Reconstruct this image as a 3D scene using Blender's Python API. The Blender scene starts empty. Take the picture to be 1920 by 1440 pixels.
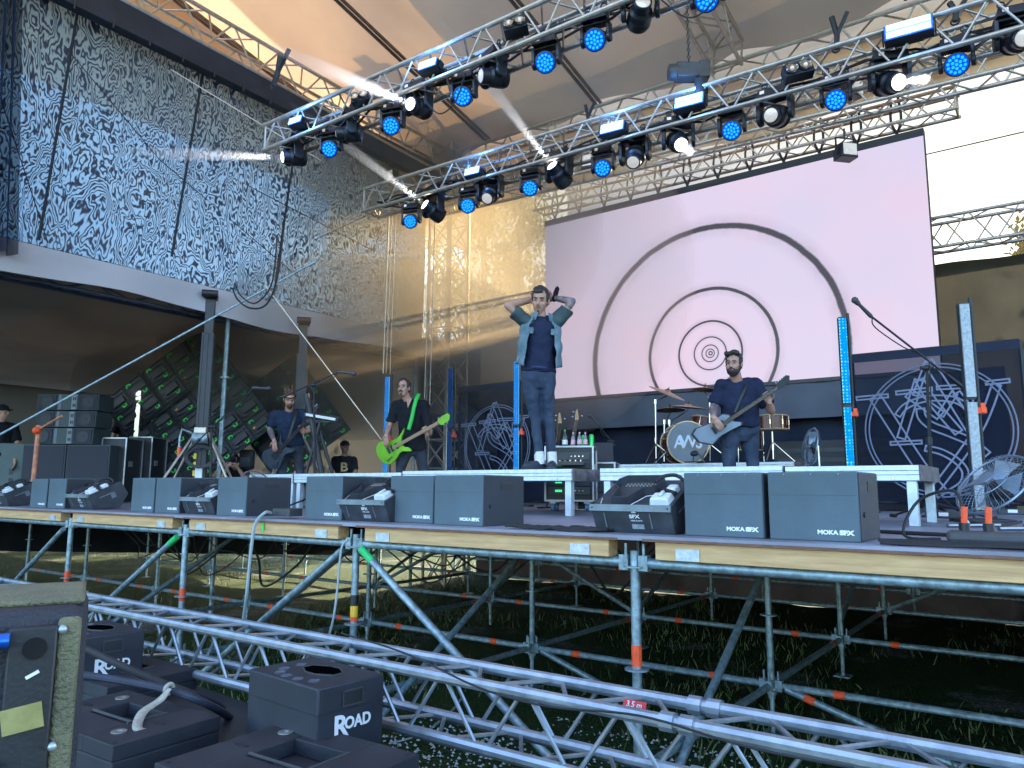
import bpy, math, random
from mathutils import Vector, Matrix, Quaternion
random.seed(7)
R_ = math.radians
scene = bpy.context.scene
col = scene.collection
# ---------------------------------------------------------------- camera
PITCH, YAW, ROLL, FPX = 0.13970264, 0.63324962, 0.00514997, 1401.68
CAM = Vector((0, 0, 1.7))
_F = Vector((-math.sin(YAW)*math.cos(PITCH), math.cos(YAW)*math.cos(PITCH), math.sin(PITCH)))
_R = Vector((math.cos(YAW), math.sin(YAW), 0)); _U = _R.cross(_F)
CR = _R*math.cos(ROLL) + _U*math.sin(ROLL); CU = -_R*math.sin(ROLL) + _U*math.cos(ROLL)
cam = bpy.data.objects.new('camera', bpy.data.cameras.new('camera')); col.objects.link(cam)
M = Matrix((CR, CU, -_F)).transposed().to_4x4(); M.translation = CAM
cam.matrix_world = M
cam.data.sensor_width = 36; cam.data.lens = FPX/1920*36; cam.data.clip_end = 3000; cam.data.clip_start = 0.05
scene.camera = cam
def ray(x, y): return CR*((x-960)/FPX) + CU*((720-y)/FPX) + _F
def oY(x, y, Y): d = ray(x, y); return CAM + d*(Y/d.y)
def oX(x, y, X): d = ray(x, y); return CAM + d*(X/d.x)
def oZ(x, y, Z): d = ray(x, y); return CAM + d*((Z-CAM.z)/d.z)
def oD(x, y, D): return CAM + ray(x, y)*D
# ---------------------------------------------------------------- light
SUN_EL, SUN_AZ = R_(18.9), R_(4.2)          # the sun stands upstage, a little left of straight back
scene.world = bpy.data.worlds.new('World'); scene.world.use_nodes = True
wn = scene.world.node_tree; bg = wn.nodes['Background']
sky = wn.nodes.new('ShaderNodeTexSky'); sky.sky_type = 'NISHITA'; sky.sun_disc = False
sky.sun_elevation = SUN_EL; sky.sun_rotation = -SUN_AZ; sky.air_density = 1.0; sky.dust_density = 1.2; sky.ozone_density = 3.0
wn.links.new(sky.outputs[0], bg.inputs[0]); bg.inputs[1].default_value = 0.15
sd = Vector((-math.sin(SUN_AZ)*math.cos(SUN_EL), math.cos(SUN_AZ)*math.cos(SUN_EL), math.sin(SUN_EL)))
sun = bpy.data.objects.new('sun', bpy.data.lights.new('sun', 'SUN')); col.objects.link(sun)
sun.rotation_euler = sd.to_track_quat('Z', 'Y').to_euler()
sun.data.energy = 5.0; sun.data.angle = R_(0.5); sun.data.color = (1.0, 0.84, 0.62)
scene.view_settings.view_transform = 'Standard'; scene.view_settings.look = 'None'
scene.view_settings.exposure = 2.95; scene.view_settings.gamma = 1; scene.view_settings.use_curve_mapping = False
EX = 2**(2.05-scene.view_settings.exposure)      # things that give off light keep their look when the exposure moves
cy = scene.cycles
cy.max_bounces = 8; cy.transparent_max_bounces = 24; cy.sample_clamp_indirect = 6; cy.caustics_reflective = False; cy.caustics_refractive = False
# ---------------------------------------------------------------- materials
def nt(m):
    m.use_nodes = True
    return m.node_tree, m.node_tree.nodes, m.node_tree.links
def mat(name, c, rough=.6, metal=0., var=.12, scale=6., bump=.0, bscale=80., emis=None, es=0., spec=.5, c2=None, stretch=None, trans=0.):
    """Principled surface whose colour wanders between two tones and whose relief is a fine noise."""
    m = bpy.data.materials.new(name); t, n, l = nt(m); b = n['Principled BSDF']
    tc = n.new('ShaderNodeTexCoord'); mp = n.new('ShaderNodeMapping'); l.new(tc.outputs['Object'], mp.inputs[0])
    if stretch: mp.inputs['Scale'].default_value = stretch
    nz = n.new('ShaderNodeTexNoise'); nz.inputs['Scale'].default_value = scale; nz.inputs['Detail'].default_value = 5; nz.inputs['Roughness'].default_value = .6
    l.new(mp.outputs[0], nz.inputs['Vector'])
    rp = n.new('ShaderNodeValToRGB'); l.new(nz.outputs['Fac'], rp.inputs[0])
    d = c2 or tuple(min(1, x*(1+var*1.6)) for x in c); a = tuple(x*(1-var*1.6) for x in c) if not c2 else c
    rp.color_ramp.elements[0].color = (*a, 1); rp.color_ramp.elements[1].color = (*d, 1)
    rp.color_ramp.elements[0].position = .3; rp.color_ramp.elements[1].position = .7
    l.new(rp.outputs[0], b.inputs['Base Color'])
    b.inputs['Roughness'].default_value = rough; b.inputs['Metallic'].default_value = metal
    b.inputs['Specular IOR Level'].default_value = spec
    if rough > .05 and var:
        mr = n.new('ShaderNodeMapRange'); l.new(nz.outputs['Fac'], mr.inputs[0]); mr.inputs[3].default_value = max(.02, rough-.12); mr.inputs[4].default_value = min(1, rough+.12); l.new(mr.outputs[0], b.inputs['Roughness'])
    if bump:
        n2 = n.new('ShaderNodeTexNoise'); n2.inputs['Scale'].default_value = bscale; n2.inputs['Detail'].default_value = 4; l.new(mp.outputs[0], n2.inputs['Vector'])
        bp = n.new('ShaderNodeBump'); bp.inputs['Strength'].default_value = bump; bp.inputs['Distance'].default_value = .01; l.new(n2.outputs['Fac'], bp.inputs['Height']); l.new(bp.outputs[0], b.inputs['Normal'])
    if emis: b.inputs['Emission Color'].default_value = (*emis, 1); b.inputs['Emission Strength'].default_value = es*EX
    if trans: b.inputs['Transmission Weight'].default_value = trans
    return m
def cloth(name, c, tl=.35, alpha=0., var=.15, scale=1.2, bump=.4, bscale=3., tint=None, weave=0.):
    """Tarpaulin or mesh: diffuse + translucent, partly open (alpha = share one looks through)."""
    m = bpy.data.materials.new(name); t, n, l = nt(m); n.remove(n['Principled BSDF']); out = n['Material Output']
    tc = n.new('ShaderNodeTexCoord'); nz = n.new('ShaderNodeTexNoise'); nz.inputs['Scale'].default_value = scale; nz.inputs['Detail'].default_value = 5
    l.new(tc.outputs['Object'], nz.inputs['Vector'])
    rp = n.new('ShaderNodeValToRGB'); l.new(nz.outputs['Fac'], rp.inputs[0])
    rp.color_ramp.elements[0].color = (*[x*(1-var) for x in c], 1); rp.color_ramp.elements[1].color = (*[min(1, x*(1+var)) for x in c], 1)
    rp.color_ramp.elements[0].position = .3; rp.color_ramp.elements[1].position = .7
    df = n.new('ShaderNodeBsdfDiffuse'); tr = n.new('ShaderNodeBsdfTranslucent'); l.new(rp.outputs[0], df.inputs[0]); l.new(rp.outputs[0], tr.inputs[0])
    n2 = n.new('ShaderNodeTexNoise'); n2.inputs['Scale'].default_value = bscale; l.new(tc.outputs['Object'], n2.inputs['Vector'])
    bp = n.new('ShaderNodeBump'); bp.inputs['Strength'].default_value = bump; bp.inputs['Distance'].default_value = .08; l.new(n2.outputs['Fac'], bp.inputs['Height']); l.new(bp.outputs[0], df.inputs['Normal'])
    mx = n.new('ShaderNodeMixShader'); mx.inputs[0].default_value = tl; l.new(df.outputs[0], mx.inputs[1]); l.new(tr.outputs[0], mx.inputs[2])
    last = mx
    if alpha:
        tp = n.new('ShaderNodeBsdfTransparent'); tp.inputs[0].default_value = (*(tint or (1, 1, 1)), 1)
        m2 = n.new('ShaderNodeMixShader'); m2.inputs[0].default_value = alpha
        if weave:
            n3 = n.new('ShaderNodeTexNoise'); n3.inputs['Scale'].default_value = weave; n3.inputs['Detail'].default_value = 2; l.new(tc.outputs['Object'], n3.inputs['Vector'])
            mr = n.new('ShaderNodeMapRange'); l.new(n3.outputs['Fac'], mr.inputs[0]); mr.inputs[1].default_value = .3; mr.inputs[2].default_value = .7; mr.inputs[3].default_value = alpha-.12; mr.inputs[4].default_value = alpha+.12; l.new(mr.outputs[0], m2.inputs[0])
        l.new(mx.outputs[0], m2.inputs[1]); l.new(tp.outputs[0], m2.inputs[2]); last = m2
    l.new(last.outputs[0], out.inputs['Surface'])
    return m
def emat(name, c, s):
    m = bpy.data.materials.new(name); t, n, l = nt(m); n.remove(n['Principled BSDF'])
    e = n.new('ShaderNodeEmission'); e.inputs[0].default_value = (*c, 1); e.inputs[1].default_value = s*EX; l.new(e.outputs[0], n['Material Output'].inputs[0])
    return m
# ---------------------------------------------------------------- mesh builder
def frame(z, x=None):
    z = Vector(z).normalized(); a = Vector(x) if x else (Vector((0, 0, 1)) if abs(z.z) < .95 else Vector((1, 0, 0)))
    u = (a - z*a.dot(z)).normalized(); return u, z.cross(u), z
class MB:
    def loft(s, cs, rs, R, n=24, mi=0):
        vs = [c+R @ Vector((a*math.cos(q), b*math.sin(q), 0)) for c, (a, b) in zip(cs, rs) for q in [2*math.pi*k/n for k in range(n)]]; m = len(cs)
        fs = [(i*n+k, i*n+(k+1) % n, (i+1)*n+(k+1) % n, (i+1)*n+k) for i in range(m-1) for k in range(n)]+[tuple(range(n-1, -1, -1)), tuple(range((m-1)*n, m*n))]
        return s.add(vs, fs, mi)
    def __init__(s): s.v = []; s.f = []; s.mi = []
    def add(s, vs, fs, mi=0):
        o = len(s.v); s.v += [tuple(v) for v in vs]; s.f += [tuple(i+o for i in f) for f in fs]; s.mi += [mi]*len(fs); return s
    def box(s, c, d, rot=None, mi=0, taper=1.):
        c = Vector(c); h = [x/2 for x in d]; vs = []
        for z in (-1, 1):
            k = taper if z > 0 else 1
            for x, y in ((-1, -1), (1, -1), (1, 1), (-1, 1)):
                p = Vector((x*h[0]*k, y*h[1]*k, z*h[2]))
                vs.append(c + (rot @ p if rot else p))
        return s.add(vs, [(3, 2, 1, 0), (4, 5, 6, 7), (0, 1, 5, 4), (1, 2, 6, 5), (2, 3, 7, 6), (3, 0, 4, 7)], mi)
    def cyl(s, a, b, r, n=10, r1=None, mi=0, caps=True):
        a, b = Vector(a), Vector(b); u, w, _ = frame(b-a); r1 = r if r1 is None else r1
        vs = [a+(u*math.cos(t)+w*math.sin(t))*r for t in [2*math.pi*i/n for i in range(n)]] + [b+(u*math.cos(t)+w*math.sin(t))*r1 for t in [2*math.pi*i/n for i in range(n)]]
        fs = [(i, (i+1) % n, n+(i+1) % n, n+i) for i in range(n)]
        if caps: fs += [tuple(range(n-1, -1, -1)), tuple(range(n, 2*n))]
        return s.add(vs, fs, mi)
    def tube(s, pts, r, n=8, mi=0, smooth=0):
        pts = [Vector(p) for p in pts]
        if smooth: pts = spline(pts, smooth)
        rs = r if isinstance(r, (list, tuple)) else [r]*len(pts)
        u = frame(pts[1]-pts[0])[0]; vs = []; m = len(pts)
        for i, p in enumerate(pts):
            t = (pts[min(i+1, m-1)]-pts[max(i-1, 0)]).normalized(); u = (u-t*u.dot(t)).normalized(); w = t.cross(u)
            vs += [p+(u*math.cos(q)+w*math.sin(q))*rs[i] for q in [2*math.pi*k/n for k in range(n)]]
        fs = [(i*n+k, i*n+(k+1) % n, (i+1)*n+(k+1) % n, (i+1)*n+k) for i in range(m-1) for k in range(n)]
        fs += [tuple(range(n-1, -1, -1)), tuple(range((m-1)*n, m*n))]
        return s.add(vs, fs, mi)
    def lathe(s, prof, o=(0, 0, 0), ax=(0, 0, 1), n=20, mi=0, sc=(1, 1)):
        u, w, z = frame(ax); o = Vector(o); vs = []
        for r, h in prof: vs += [o+z*h+u*math.cos(q)*r*sc[0]+w*math.sin(q)*r*sc[1] for q in [2*math.pi*k/n for k in range(n)]]
        m = len(prof); fs = [(i*n+k, i*n+(k+1) % n, (i+1)*n+(k+1) % n, (i+1)*n+k) for i in range(m-1) for k in range(n)]
        fs += [tuple(range(n-1, -1, -1)), tuple(range((m-1)*n, m*n))]
        return s.add(vs, fs, mi)
    def prism(s, poly, o, u, v, th, mi=0):
        o, u, v = Vector(o), Vector(u), Vector(v); nn = u.cross(v).normalized(); n = len(poly)
        vs = [o+u*x+v*y-nn*th/2 for x, y in poly]+[o+u*x+v*y+nn*th/2 for x, y in poly]
        return s.add(vs, [tuple(range(n-1, -1, -1)), tuple(range(n, 2*n))]+[(i, (i+1) % n, n+(i+1) % n, n+i) for i in range(n)], mi)
    def sph(s, c, r, n=12, m=8, mi=0, rot=None):
        r = (r, r, r) if not isinstance(r, (tuple, list)) else r; c = Vector(c); vs = []
        for i in range(m+1):
            a = math.pi*i/m
            for k in range(n):
                q = 2*math.pi*k/n; p = Vector((r[0]*max(math.sin(a), 1e-3)*math.cos(q), r[1]*max(math.sin(a), 1e-3)*math.sin(q), -r[2]*math.cos(a)))
                vs.append(c+(rot @ p if rot else p))
        fs = [(i*n+k, i*n+(k+1) % n, (i+1)*n+(k+1) % n, (i+1)*n+k) for i in range(m) for k in range(n)]
        fs += [tuple(range(n-1, -1, -1)), tuple(range(m*n, m*n+n))]
        return s.add(vs, fs, mi)
    def torus(s, c, R, r, ax=(0, 0, 1), n=24, m=6, mi=0, a0=0, a1=2*math.pi, sc=1.):
        u, w, z = frame(ax); c = Vector(c); full = abs(a1-a0) > 6.28; k = n if full else n+1; vs = []
        for i in range(k):
            q = a0+(a1-a0)*i/n; d = u*math.cos(q)*sc+w*math.sin(q)
            vs += [c+d*(R+r*math.cos(p))+z*r*math.sin(p) for p in [2*math.pi*j/m for j in range(m)]]
        fs = [(i*m+j, ((i+1) % k)*m+j, ((i+1) % k)*m+(j+1) % m, i*m+(j+1) % m) for i in range(n) for j in range(m)]
        return s.add(vs, fs, mi)
    def sheet(s, fn, nu, nv, mi=0):
        vs = [fn(i/nu, j/nv) for j in range(nv+1) for i in range(nu+1)]; w = nu+1
        return s.add(vs, [(j*w+i, j*w+i+1, (j+1)*w+i+1, (j+1)*w+i) for j in range(nv) for i in range(nu)], mi)
    def mesh(s, name, mats, sharp=35):
        me = bpy.data.meshes.new(name); me.from_pydata(s.v, [], s.f)
        for m in (mats if isinstance(mats, (list, tuple)) else [mats]): me.materials.append(m)
        me.polygons.foreach_set('material_index', s.mi); me.polygons.foreach_set('use_smooth', [True]*len(s.f))
        me.update(); me.set_sharp_from_angle(angle=R_(sharp)); return me
    def build(s, name, mats, parent=None, bevel=0, sharp=35, **kw):
        o = bpy.data.objects.new(name, s.mesh(name, mats, sharp)); col.objects.link(o)
        if parent: o.parent = parent
        if bevel:
            b = o.modifiers.new('bevel', 'BEVEL'); b.width = bevel; b.segments = 2; b.limit_method = 'ANGLE'; b.angle_limit = R_(40)
        for k, v in kw.items(): o[k] = v
        return o
def spline(p, k):
    out = []
    for i in range(len(p)-1):
        a, b, c, d = p[max(i-1, 0)], p[i], p[i+1], p[min(i+2, len(p)-1)]
        for j in range(k):
            t = j/k; out.append(.5*((2*b)+(c-a)*t+(2*a-5*b+4*c-d)*t*t+(-a+3*b-3*c+d)*t**3))
    return out+[p[-1]]
def thing(name, label, cat, loc=(0, 0, 0), rz=0., group=None, rot=None):
    o = bpy.data.objects.new(name, None); col.objects.link(o); o.location = loc; o.empty_display_size = .1
    if rot: o.rotation_euler = rot
    else: o.rotation_euler = (0, 0, rz)
    return tag(o, label, cat, group)
def tag(o, label, cat, group=None):
    o['label'] = label; o['category'] = cat
    if group: o['group'] = group
    return o
def struct(o, kind='structure'): o['kind'] = kind; return o
def copy_tree(o, parent=None):
    c = o.copy(); col.objects.link(c)
    if parent: c.parent = parent
    for ch in list(o.children): copy_tree(ch, c)
    return c
def text_mesh(txt, size, mat_, parent, loc, rot, name='lettering', ext=.002, sx=1., bold=0.):
    cu = bpy.data.curves.new('t', 'FONT'); cu.body = txt; cu.size = size; cu.extrude = ext; cu.align_x = 'CENTER'; cu.align_y = 'CENTER'; cu.offset = bold; cu.resolution_u = 3
    o = bpy.data.objects.new('t', cu); col.objects.link(o); dg = bpy.context.evaluated_depsgraph_get(); me = bpy.data.meshes.new_from_object(o.evaluated_get(dg)); bpy.data.objects.remove(o)
    me.materials.clear(); me.materials.append(mat_)
    q = bpy.data.objects.new(name, me); col.objects.link(q); q.parent = parent; q.location = loc; q.rotation_euler = rot; q.scale = (sx, 1, 1)
    return q
ORD = ['first', 'second', 'third', 'fourth', 'fifth', 'sixth', 'seventh', 'eighth', 'ninth', 'tenth', 'eleventh', 'twelfth']
# ---------------------------------------------------------------- shared materials
m_alu = mat('aluminium', (.40, .44, .48), .38, .85, .12, 14, .05, 120)
m_alud = mat('warm_lit_aluminium', (.50, .44, .37), .45, .7, .12, 14, .05, 120)  # tan of the warm beam light is mixed into the metal colour
m_galv = mat('galvanised_steel', (.24, .32, .35), .5, .55, .3, 22, .08, 90)
m_black = mat('black_plastic', (.012, .013, .016), .5, 0, .2, 8, .08, 150)
m_blackm = mat('black_metal', (.02, .021, .025), .45, .3, .2, 8, .05, 120)
m_rubber = mat('black_rubber', (.015, .015, .017), .75, 0, .2, 10)
m_dark = mat('dark_grey_paint', (.045, .047, .05), .6, 0, .2, 5, .15, 200)
m_orange = mat('orange_tape', (.85, .09, .02), .6, 0, .15, 30, .1, 60)
m_green = mat('green_tape', (.02, .45, .12), .6, 0, .15, 30)
m_white = mat('white_paint', (.75, .76, .78), .5, 0, .05, 20)
m_chrome = mat('chrome', (.38, .38, .38), .18, 1., .05, 10)
m_wood = mat('spruce_beam', (.42, .235, .095), .65, 0, .1, 3.2, .2, 30, c2=(.68, .43, .20), stretch=(.9, 14, 14))
m_ply = mat('brown_plywood_edge', (.15, .07, .045), .7, 0, .3, 20, .1, 60, stretch=(1, 1, 12))
# ================================================================ ground
DECK = 1.474
def ground_mat():
    m = bpy.data.materials.new('ground_soil_and_grass'); t, n, l = nt(m); b = n['Principled BSDF']; b.inputs['Roughness'].default_value = .95; b.inputs['Specular IOR Level'].default_value = .1
    tc = n.new('ShaderNodeTexCoord')
    def noise(s, d=6): q = n.new('ShaderNodeTexNoise'); q.inputs['Scale'].default_value = s; q.inputs['Detail'].default_value = d; q.inputs['Roughness'].default_value = .65; l.new(tc.outputs['Object'], q.inputs['Vector']); return q
    def ramp(src, cs, ps):
        r = n.new('ShaderNodeValToRGB'); l.new(src, r.inputs[0]); r.color_ramp.elements[0].color = (*cs[0], 1); r.color_ramp.elements[1].color = (*cs[1], 1); r.color_ramp.elements[0].position, r.color_ramp.elements[1].position = ps; return r
    g = ramp(noise(25).outputs['Fac'], ((.016, .032, .009), (.048, .075, .022)), (.35, .7))
    v = n.new('ShaderNodeTexVoronoi'); v.inputs['Scale'].default_value = 45; l.new(tc.outputs['Object'], v.inputs['Vector'])
    s = ramp(v.outputs['Color'], ((.05, .05, .047), (.24, .23, .22)), (.1, .9))
    mk = ramp(noise(.9, 8).outputs['Fac'], ((0, 0, 0), (1, 1, 1)), (.55, .66))
    mx = n.new('ShaderNodeMixRGB'); l.new(mk.outputs[0], mx.inputs[0]); l.new(g.outputs[0], mx.inputs[1]); l.new(s.outputs[0], mx.inputs[2]); l.new(mx.outputs[0], b.inputs['Base Color'])
    bp = n.new('ShaderNodeBump'); bp.inputs['Strength'].default_value = .8; bp.inputs['Distance'].default_value = .02; l.new(v.outputs['Distance'], bp.inputs['Height']); l.new(bp.outputs[0], b.inputs['Normal'])
    return m
m_ground = ground_mat()
def gz(x, y): return .03*math.sin(x*.7)*math.cos(y*.9)+.015*math.sin(2.3*x+y) if abs(x) < 40 and abs(y) < 40 else 0
g = MB(); xs = [-900, -200, -60]+[-40+i*.8 for i in range(101)]+[60, 200, 900]; w = len(xs)
g.add([(x, y+300*0, gz(x, y)) for y in xs for x in xs], [(j*w+i, j*w+i+1, (j+1)*w+i+1, (j+1)*w+i) for j in range(w-1) for i in range(w-1)])
struct(g.build('ground', m_ground))
# gravel and grass in front of and under the stage
m_grassb = mat('grass_blade', (.035, .07, .015), .7, 0, .5, 3, c2=(.13, .15, .05))
gr = MB(); rnd = random.Random(3)
for i in range(26000):
    if i < 17000: x = rnd.uniform(-9, 2.2); y = 2.2+rnd.random()**1.5*9
    else: x = rnd.uniform(-24, -4); y = rnd.uniform(2.5, 16)
    if math.sin(x*1.3+y*.7)+math.sin(y*2.1-x*.6)*.8+rnd.uniform(-.9, .9) < -.1: continue
    h = rnd.uniform(.03, .11); a = rnd.uniform(0, 6.28); wd = rnd.uniform(.003, .007); z = gz(x, y); lx, ly = rnd.uniform(-.05, .05), rnd.uniform(-.05, .05)
    dx, dy = math.cos(a)*wd, math.sin(a)*wd
    gr.add([(x-dx, y-dy, z-.01), (x+dx, y+dy, z-.01), (x+lx+dx*.3, y+ly, z+h), (x+lx*.5-dx*.7, y+ly*.5-dy*.7, z+h*.6)], [(0, 1, 2, 3)])
struct(gr.build('grass', m_grassb), 'stuff')
m_stone = mat('gravel_stone', (.28, .28, .28), .85, 0, .5, 9, c2=(.5, .49, .47))
pb = MB()
for i in range(9000):
    x = rnd.uniform(-5.5, 1.2); y = rnd.uniform(1.8, 5.0)
    if math.sin(x*2.1+1)+math.sin(y*3+x)+rnd.uniform(-.8, .8) < .0: continue
    r = rnd.uniform(.006, .018); z = gz(x, y)
    q = [(x+r*math.cos(t+i), y+r*math.sin(t+i)*.8, z) for t in (0, 1.57, 3.14, 4.71)]
    pb.add(q+[(x, y, z+r*.9)], [(0, 1, 4), (1, 2, 4), (2, 3, 4), (3, 0, 4)])
struct(pb.build('gravel', m_stone, sharp=20), 'stuff')
# ================================================================ scaffold under the stage
X0, D0, BAY = -1.793, 3.508, 2.07
LEDZ = 1.334
sc_root = thing('scaffold', 'galvanised ring-lock scaffold of posts, ledgers and diagonals carrying the stage deck', 'scaffold', (X0, D0, 0))
def L(p): return Vector(p)-Vector((X0, D0, 0))
def tape(parent, p, q, t, w=.055, m=None, r=.027):
    p, q = Vector(p), Vector(q); d = (q-p).normalized(); c = p+(q-p)*t
    MB().cyl(c-d*w/2, c+d*w/2, r, 10).build('tape', m or m_orange, parent)
cols = list(range(-1, 7)); rows = list(range(0, 5))
for c in cols:
    for r in rows:
        x, y = X0-c*BAY, D0+r*BAY
        if c > 4 and r > 3: continue
        b = MB(); n = 12 if r < 2 else 8
        b.cyl(L((x, y, .24)), L((x, y, LEDZ+(.06 if r == 0 else -.02))), .0242, n)
        b.cyl(L((x, y, .0)), L((x, y, .26)), .017, 8); b.box(L((x, y, .006)), (.14, .14, .012))
        b.cyl(L((x, y, .27)), L((x, y, .30)), .034, 8)
        for z in ((LEDZ, LEDZ-.5, LEDZ-1.0) if r == 0 else (LEDZ-.5, LEDZ-1.0)): b.cyl(L((x, y, z-.004-.02)), L((x, y, z+.004-.02)), .061, 14)
        p = b.build('standard', m_galv, sc_root)
        if r == 0: tape(p, L((x, y, 0)), L((x, y, LEDZ)), .66 if c in (0, 1) else .62, .1, r=.0262)
        elif (c+r) % 3 == 0: tape(p, L((x, y, 0)), L((x, y, LEDZ)), .93, .06, r=.0262)
def ledger(a, b, r=.0242, n=12, tapes=(), wedge=True, nm='ledger'):
    a, b = Vector(a), Vector(b); d = (b-a).normalized(); m = MB(); m.cyl(L(a+d*.06), L(b-d*.06), r, n)
    if wedge:
        for e, s in ((a, 1), (b, -1)):
            m.box(L(e+d*s*.055), (.05 if abs(d.x) > .5 else .05, .05, .075)); m.box(L(e+d*s*.05+Vector((0, 0, .03))), (.012, .012, .13))
    o = m.build(nm, m_galv, sc_root)
    for t in tapes: tape(o, L(a), L(b), t, .07)
    return o
for c in cols[:-1]:
    xa, xb = X0-(c+1)*BAY, X0-c*BAY
    ledger((xa, D0, LEDZ), (xb, D0, LEDZ), .026)
    for r in (1, 2, 3, 4):
        if c > 3 and r > 3: continue
        y = D0+r*BAY; ledger((xa, y, .334), (xb, y, .334), n=10, tapes=(.22, .8) if r < 3 else (.8,))
for c in (-1, 0, 1, 2, 3):
    for r in (0, 1, 2):
        ledger((X0-c*BAY, D0+r*BAY, .334), (X0-c*BAY, D0+(r+1)*BAY, .334), n=8, tapes=(.85,) if r else ())
def brace(a, b, n=12, tapes=()): return ledger(a, b, .0242, n, tapes, False, 'diagonal_brace')
b1 = brace((X0-BAY+.05, D0-.03, LEDZ-.01), (X0-.1, D0-.03, .03)); tape(b1, L((X0-BAY+.05, D0-.03, LEDZ-.01)), L((X0-.1, D0-.03, .03)), .045, .13, m_green, .0262)
b2 = brace((X0-BAY-.12, D0+.03, LEDZ-.02), (X0-2*BAY+.06, D0+.03, .08))
b3 = brace((X0-2*BAY-.04, D0-.03, LEDZ-.02), (X0-3*BAY+.15, D0-.03, .25)); tape(b3, L((X0-2*BAY-.04, D0-.03, LEDZ-.02)), L((X0-3*BAY+.15, D0-.03, .25)), .05, .13, m_green, .0262)
brace((X0-3*BAY-.04, D0-.03, LEDZ-.02), (X0-4*BAY+.15, D0-.03, .25))
for c in (0, 1, 2, 3):
    brace((X0-c*BAY+.05, D0, .06), (X0-c*BAY+.05, D0+BAY, LEDZ-.05))
    brace((X0-c*BAY-.05, D0+2*BAY, .36), (X0-c*BAY-.05, D0+3*BAY, LEDZ-.05), 8)
brace((X0+.04, D0+BAY, .334), (X0+1.25, D0+BAY, -.02), tapes=(.18,))
brace((X0-BAY+.04, D0+BAY, .334), (X0-BAY+1.15, D0+BAY, -.02))
brace((X0-BAY, D0+2*BAY, .334), (X0-2*BAY, D0+2*BAY, 1.3), 8); brace((X0-3*BAY, D0+2*BAY, .334), (X0-2*BAY, D0+2*BAY, 1.3), 8)
brace((X0, D0+3*BAY, .334), (X0+BAY, D0+3*BAY, 1.3), 8)
# a yellow and black warning band on the second post
p = MB().cyl(L((X0-BAY, D0, .86)), L((X0-BAY, D0, .98)), .0266, 12).build('tape', mat('yellow_warning_tape', (.7, .5, .03), .5), sc_root)
MB().cyl(L((X0-BAY, D0, .93)), L((X0-BAY, D0, 1.0)), .0268, 12).build('tape', m_black, sc_root)
# ================================================================ stage floor and its front beams
m_deck = mat('stage_floor_paint', (.20, .205, .25), .55, 0, .22, 1.6, .06, 40)
f = MB(); f.box(((-30+2.6)/2, (3.43+12.2)/2, DECK-.012), (32.6, 8.77, .024)); struct(f.build('stage_floor', m_deck))
m_plate = mat('zinc_plate', (.45, .50, .54), .45, .6, .15, 40)
bounds = [X0+BAY*2]+[X0-c*BAY for c in range(-1, 10)]
labs = ['beneath the two largest grey boxes', 'beneath the fog machine beside the widest gap', 'below the green bass player', 'under the left guitarist', 'beneath the speaker towers', 'nearest the left edge of the picture', 'just past the left edge']
for i in range(len(bounds)-1):
    xr, xl = bounds[i]-(.12 if i else 0), bounds[i+1]+.14
    if i in (2, 3, 4, 5): xl -= .03*i*0
    cx, wd = (xr+xl)/2, xr-xl
    lab = labs[i-1] if 0 < i < 8 else 'out past the frame'
    t = thing('deck_beam', 'pale spruce beam along the stage front, '+(labs[i] if i < len(labs) else 'far along the left of the stage'), 'beam', (cx, 3.45, 1.36), group='spruce beams along the stage front')
    MB().box((0, .05, .042), (wd, .10, .086)).build('timber', m_wood, t, bevel=.003)
    MB().box((0, .04, .086+.007), (wd+.12 if i else wd, .13, .0125)).build('plywood_edge', m_ply, t)
    for s in (-1, 1):
        MB().box((s*(wd/2-.17), -.003, .03), (.12, .006, .055)).cyl((s*(wd/2-.17)-.04, -.008, .045), (s*(wd/2-.17)-.04, -.004, .045), .005, 8).cyl((s*(wd/2-.17)+.04, -.008, .045), (s*(wd/2-.17)+.04, -.004, .045), .005, 8).build('metal_plate', m_plate, t)
# skirts closing off the back of the stage underside
m_skirt = cloth('black_molton', (.010, .011, .013), .1, 0, .3, 2)
def wavy(x0, y0, x1, y1, z0, z1, amp=.04, k=40):
    L_ = math.hypot(x1-x0, y1-y0)
    return lambda u, v: (x0+(x1-x0)*u-(y1-y0)/L_*amp*math.sin(u*L_*k/6.), y0+(y1-y0)*u+(x1-x0)/L_*amp*math.sin(u*L_*k/6.), z0+(z1-z0)*v)
tag(MB().sheet(wavy(-9.6, 11.9, 4, 11.9, 0, 1.45), 160, 3).build('back_skirt', m_skirt), 'black cloth skirt closing the back under the stage', 'skirt')
tag(MB().sheet(wavy(-21, 3.4, -10.6, 9.9, .46, 1.45), 110, 3).build('short_skirt', m_skirt), 'short black cloth hung below the floor at the left rear of the stage', 'skirt')
tag(MB().sheet(wavy(2.6, 3.6, 2.6, 12, 0, 1.45), 60, 3).build('side_skirt', m_skirt), 'black cloth closing the right side under the stage', 'skirt')
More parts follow.
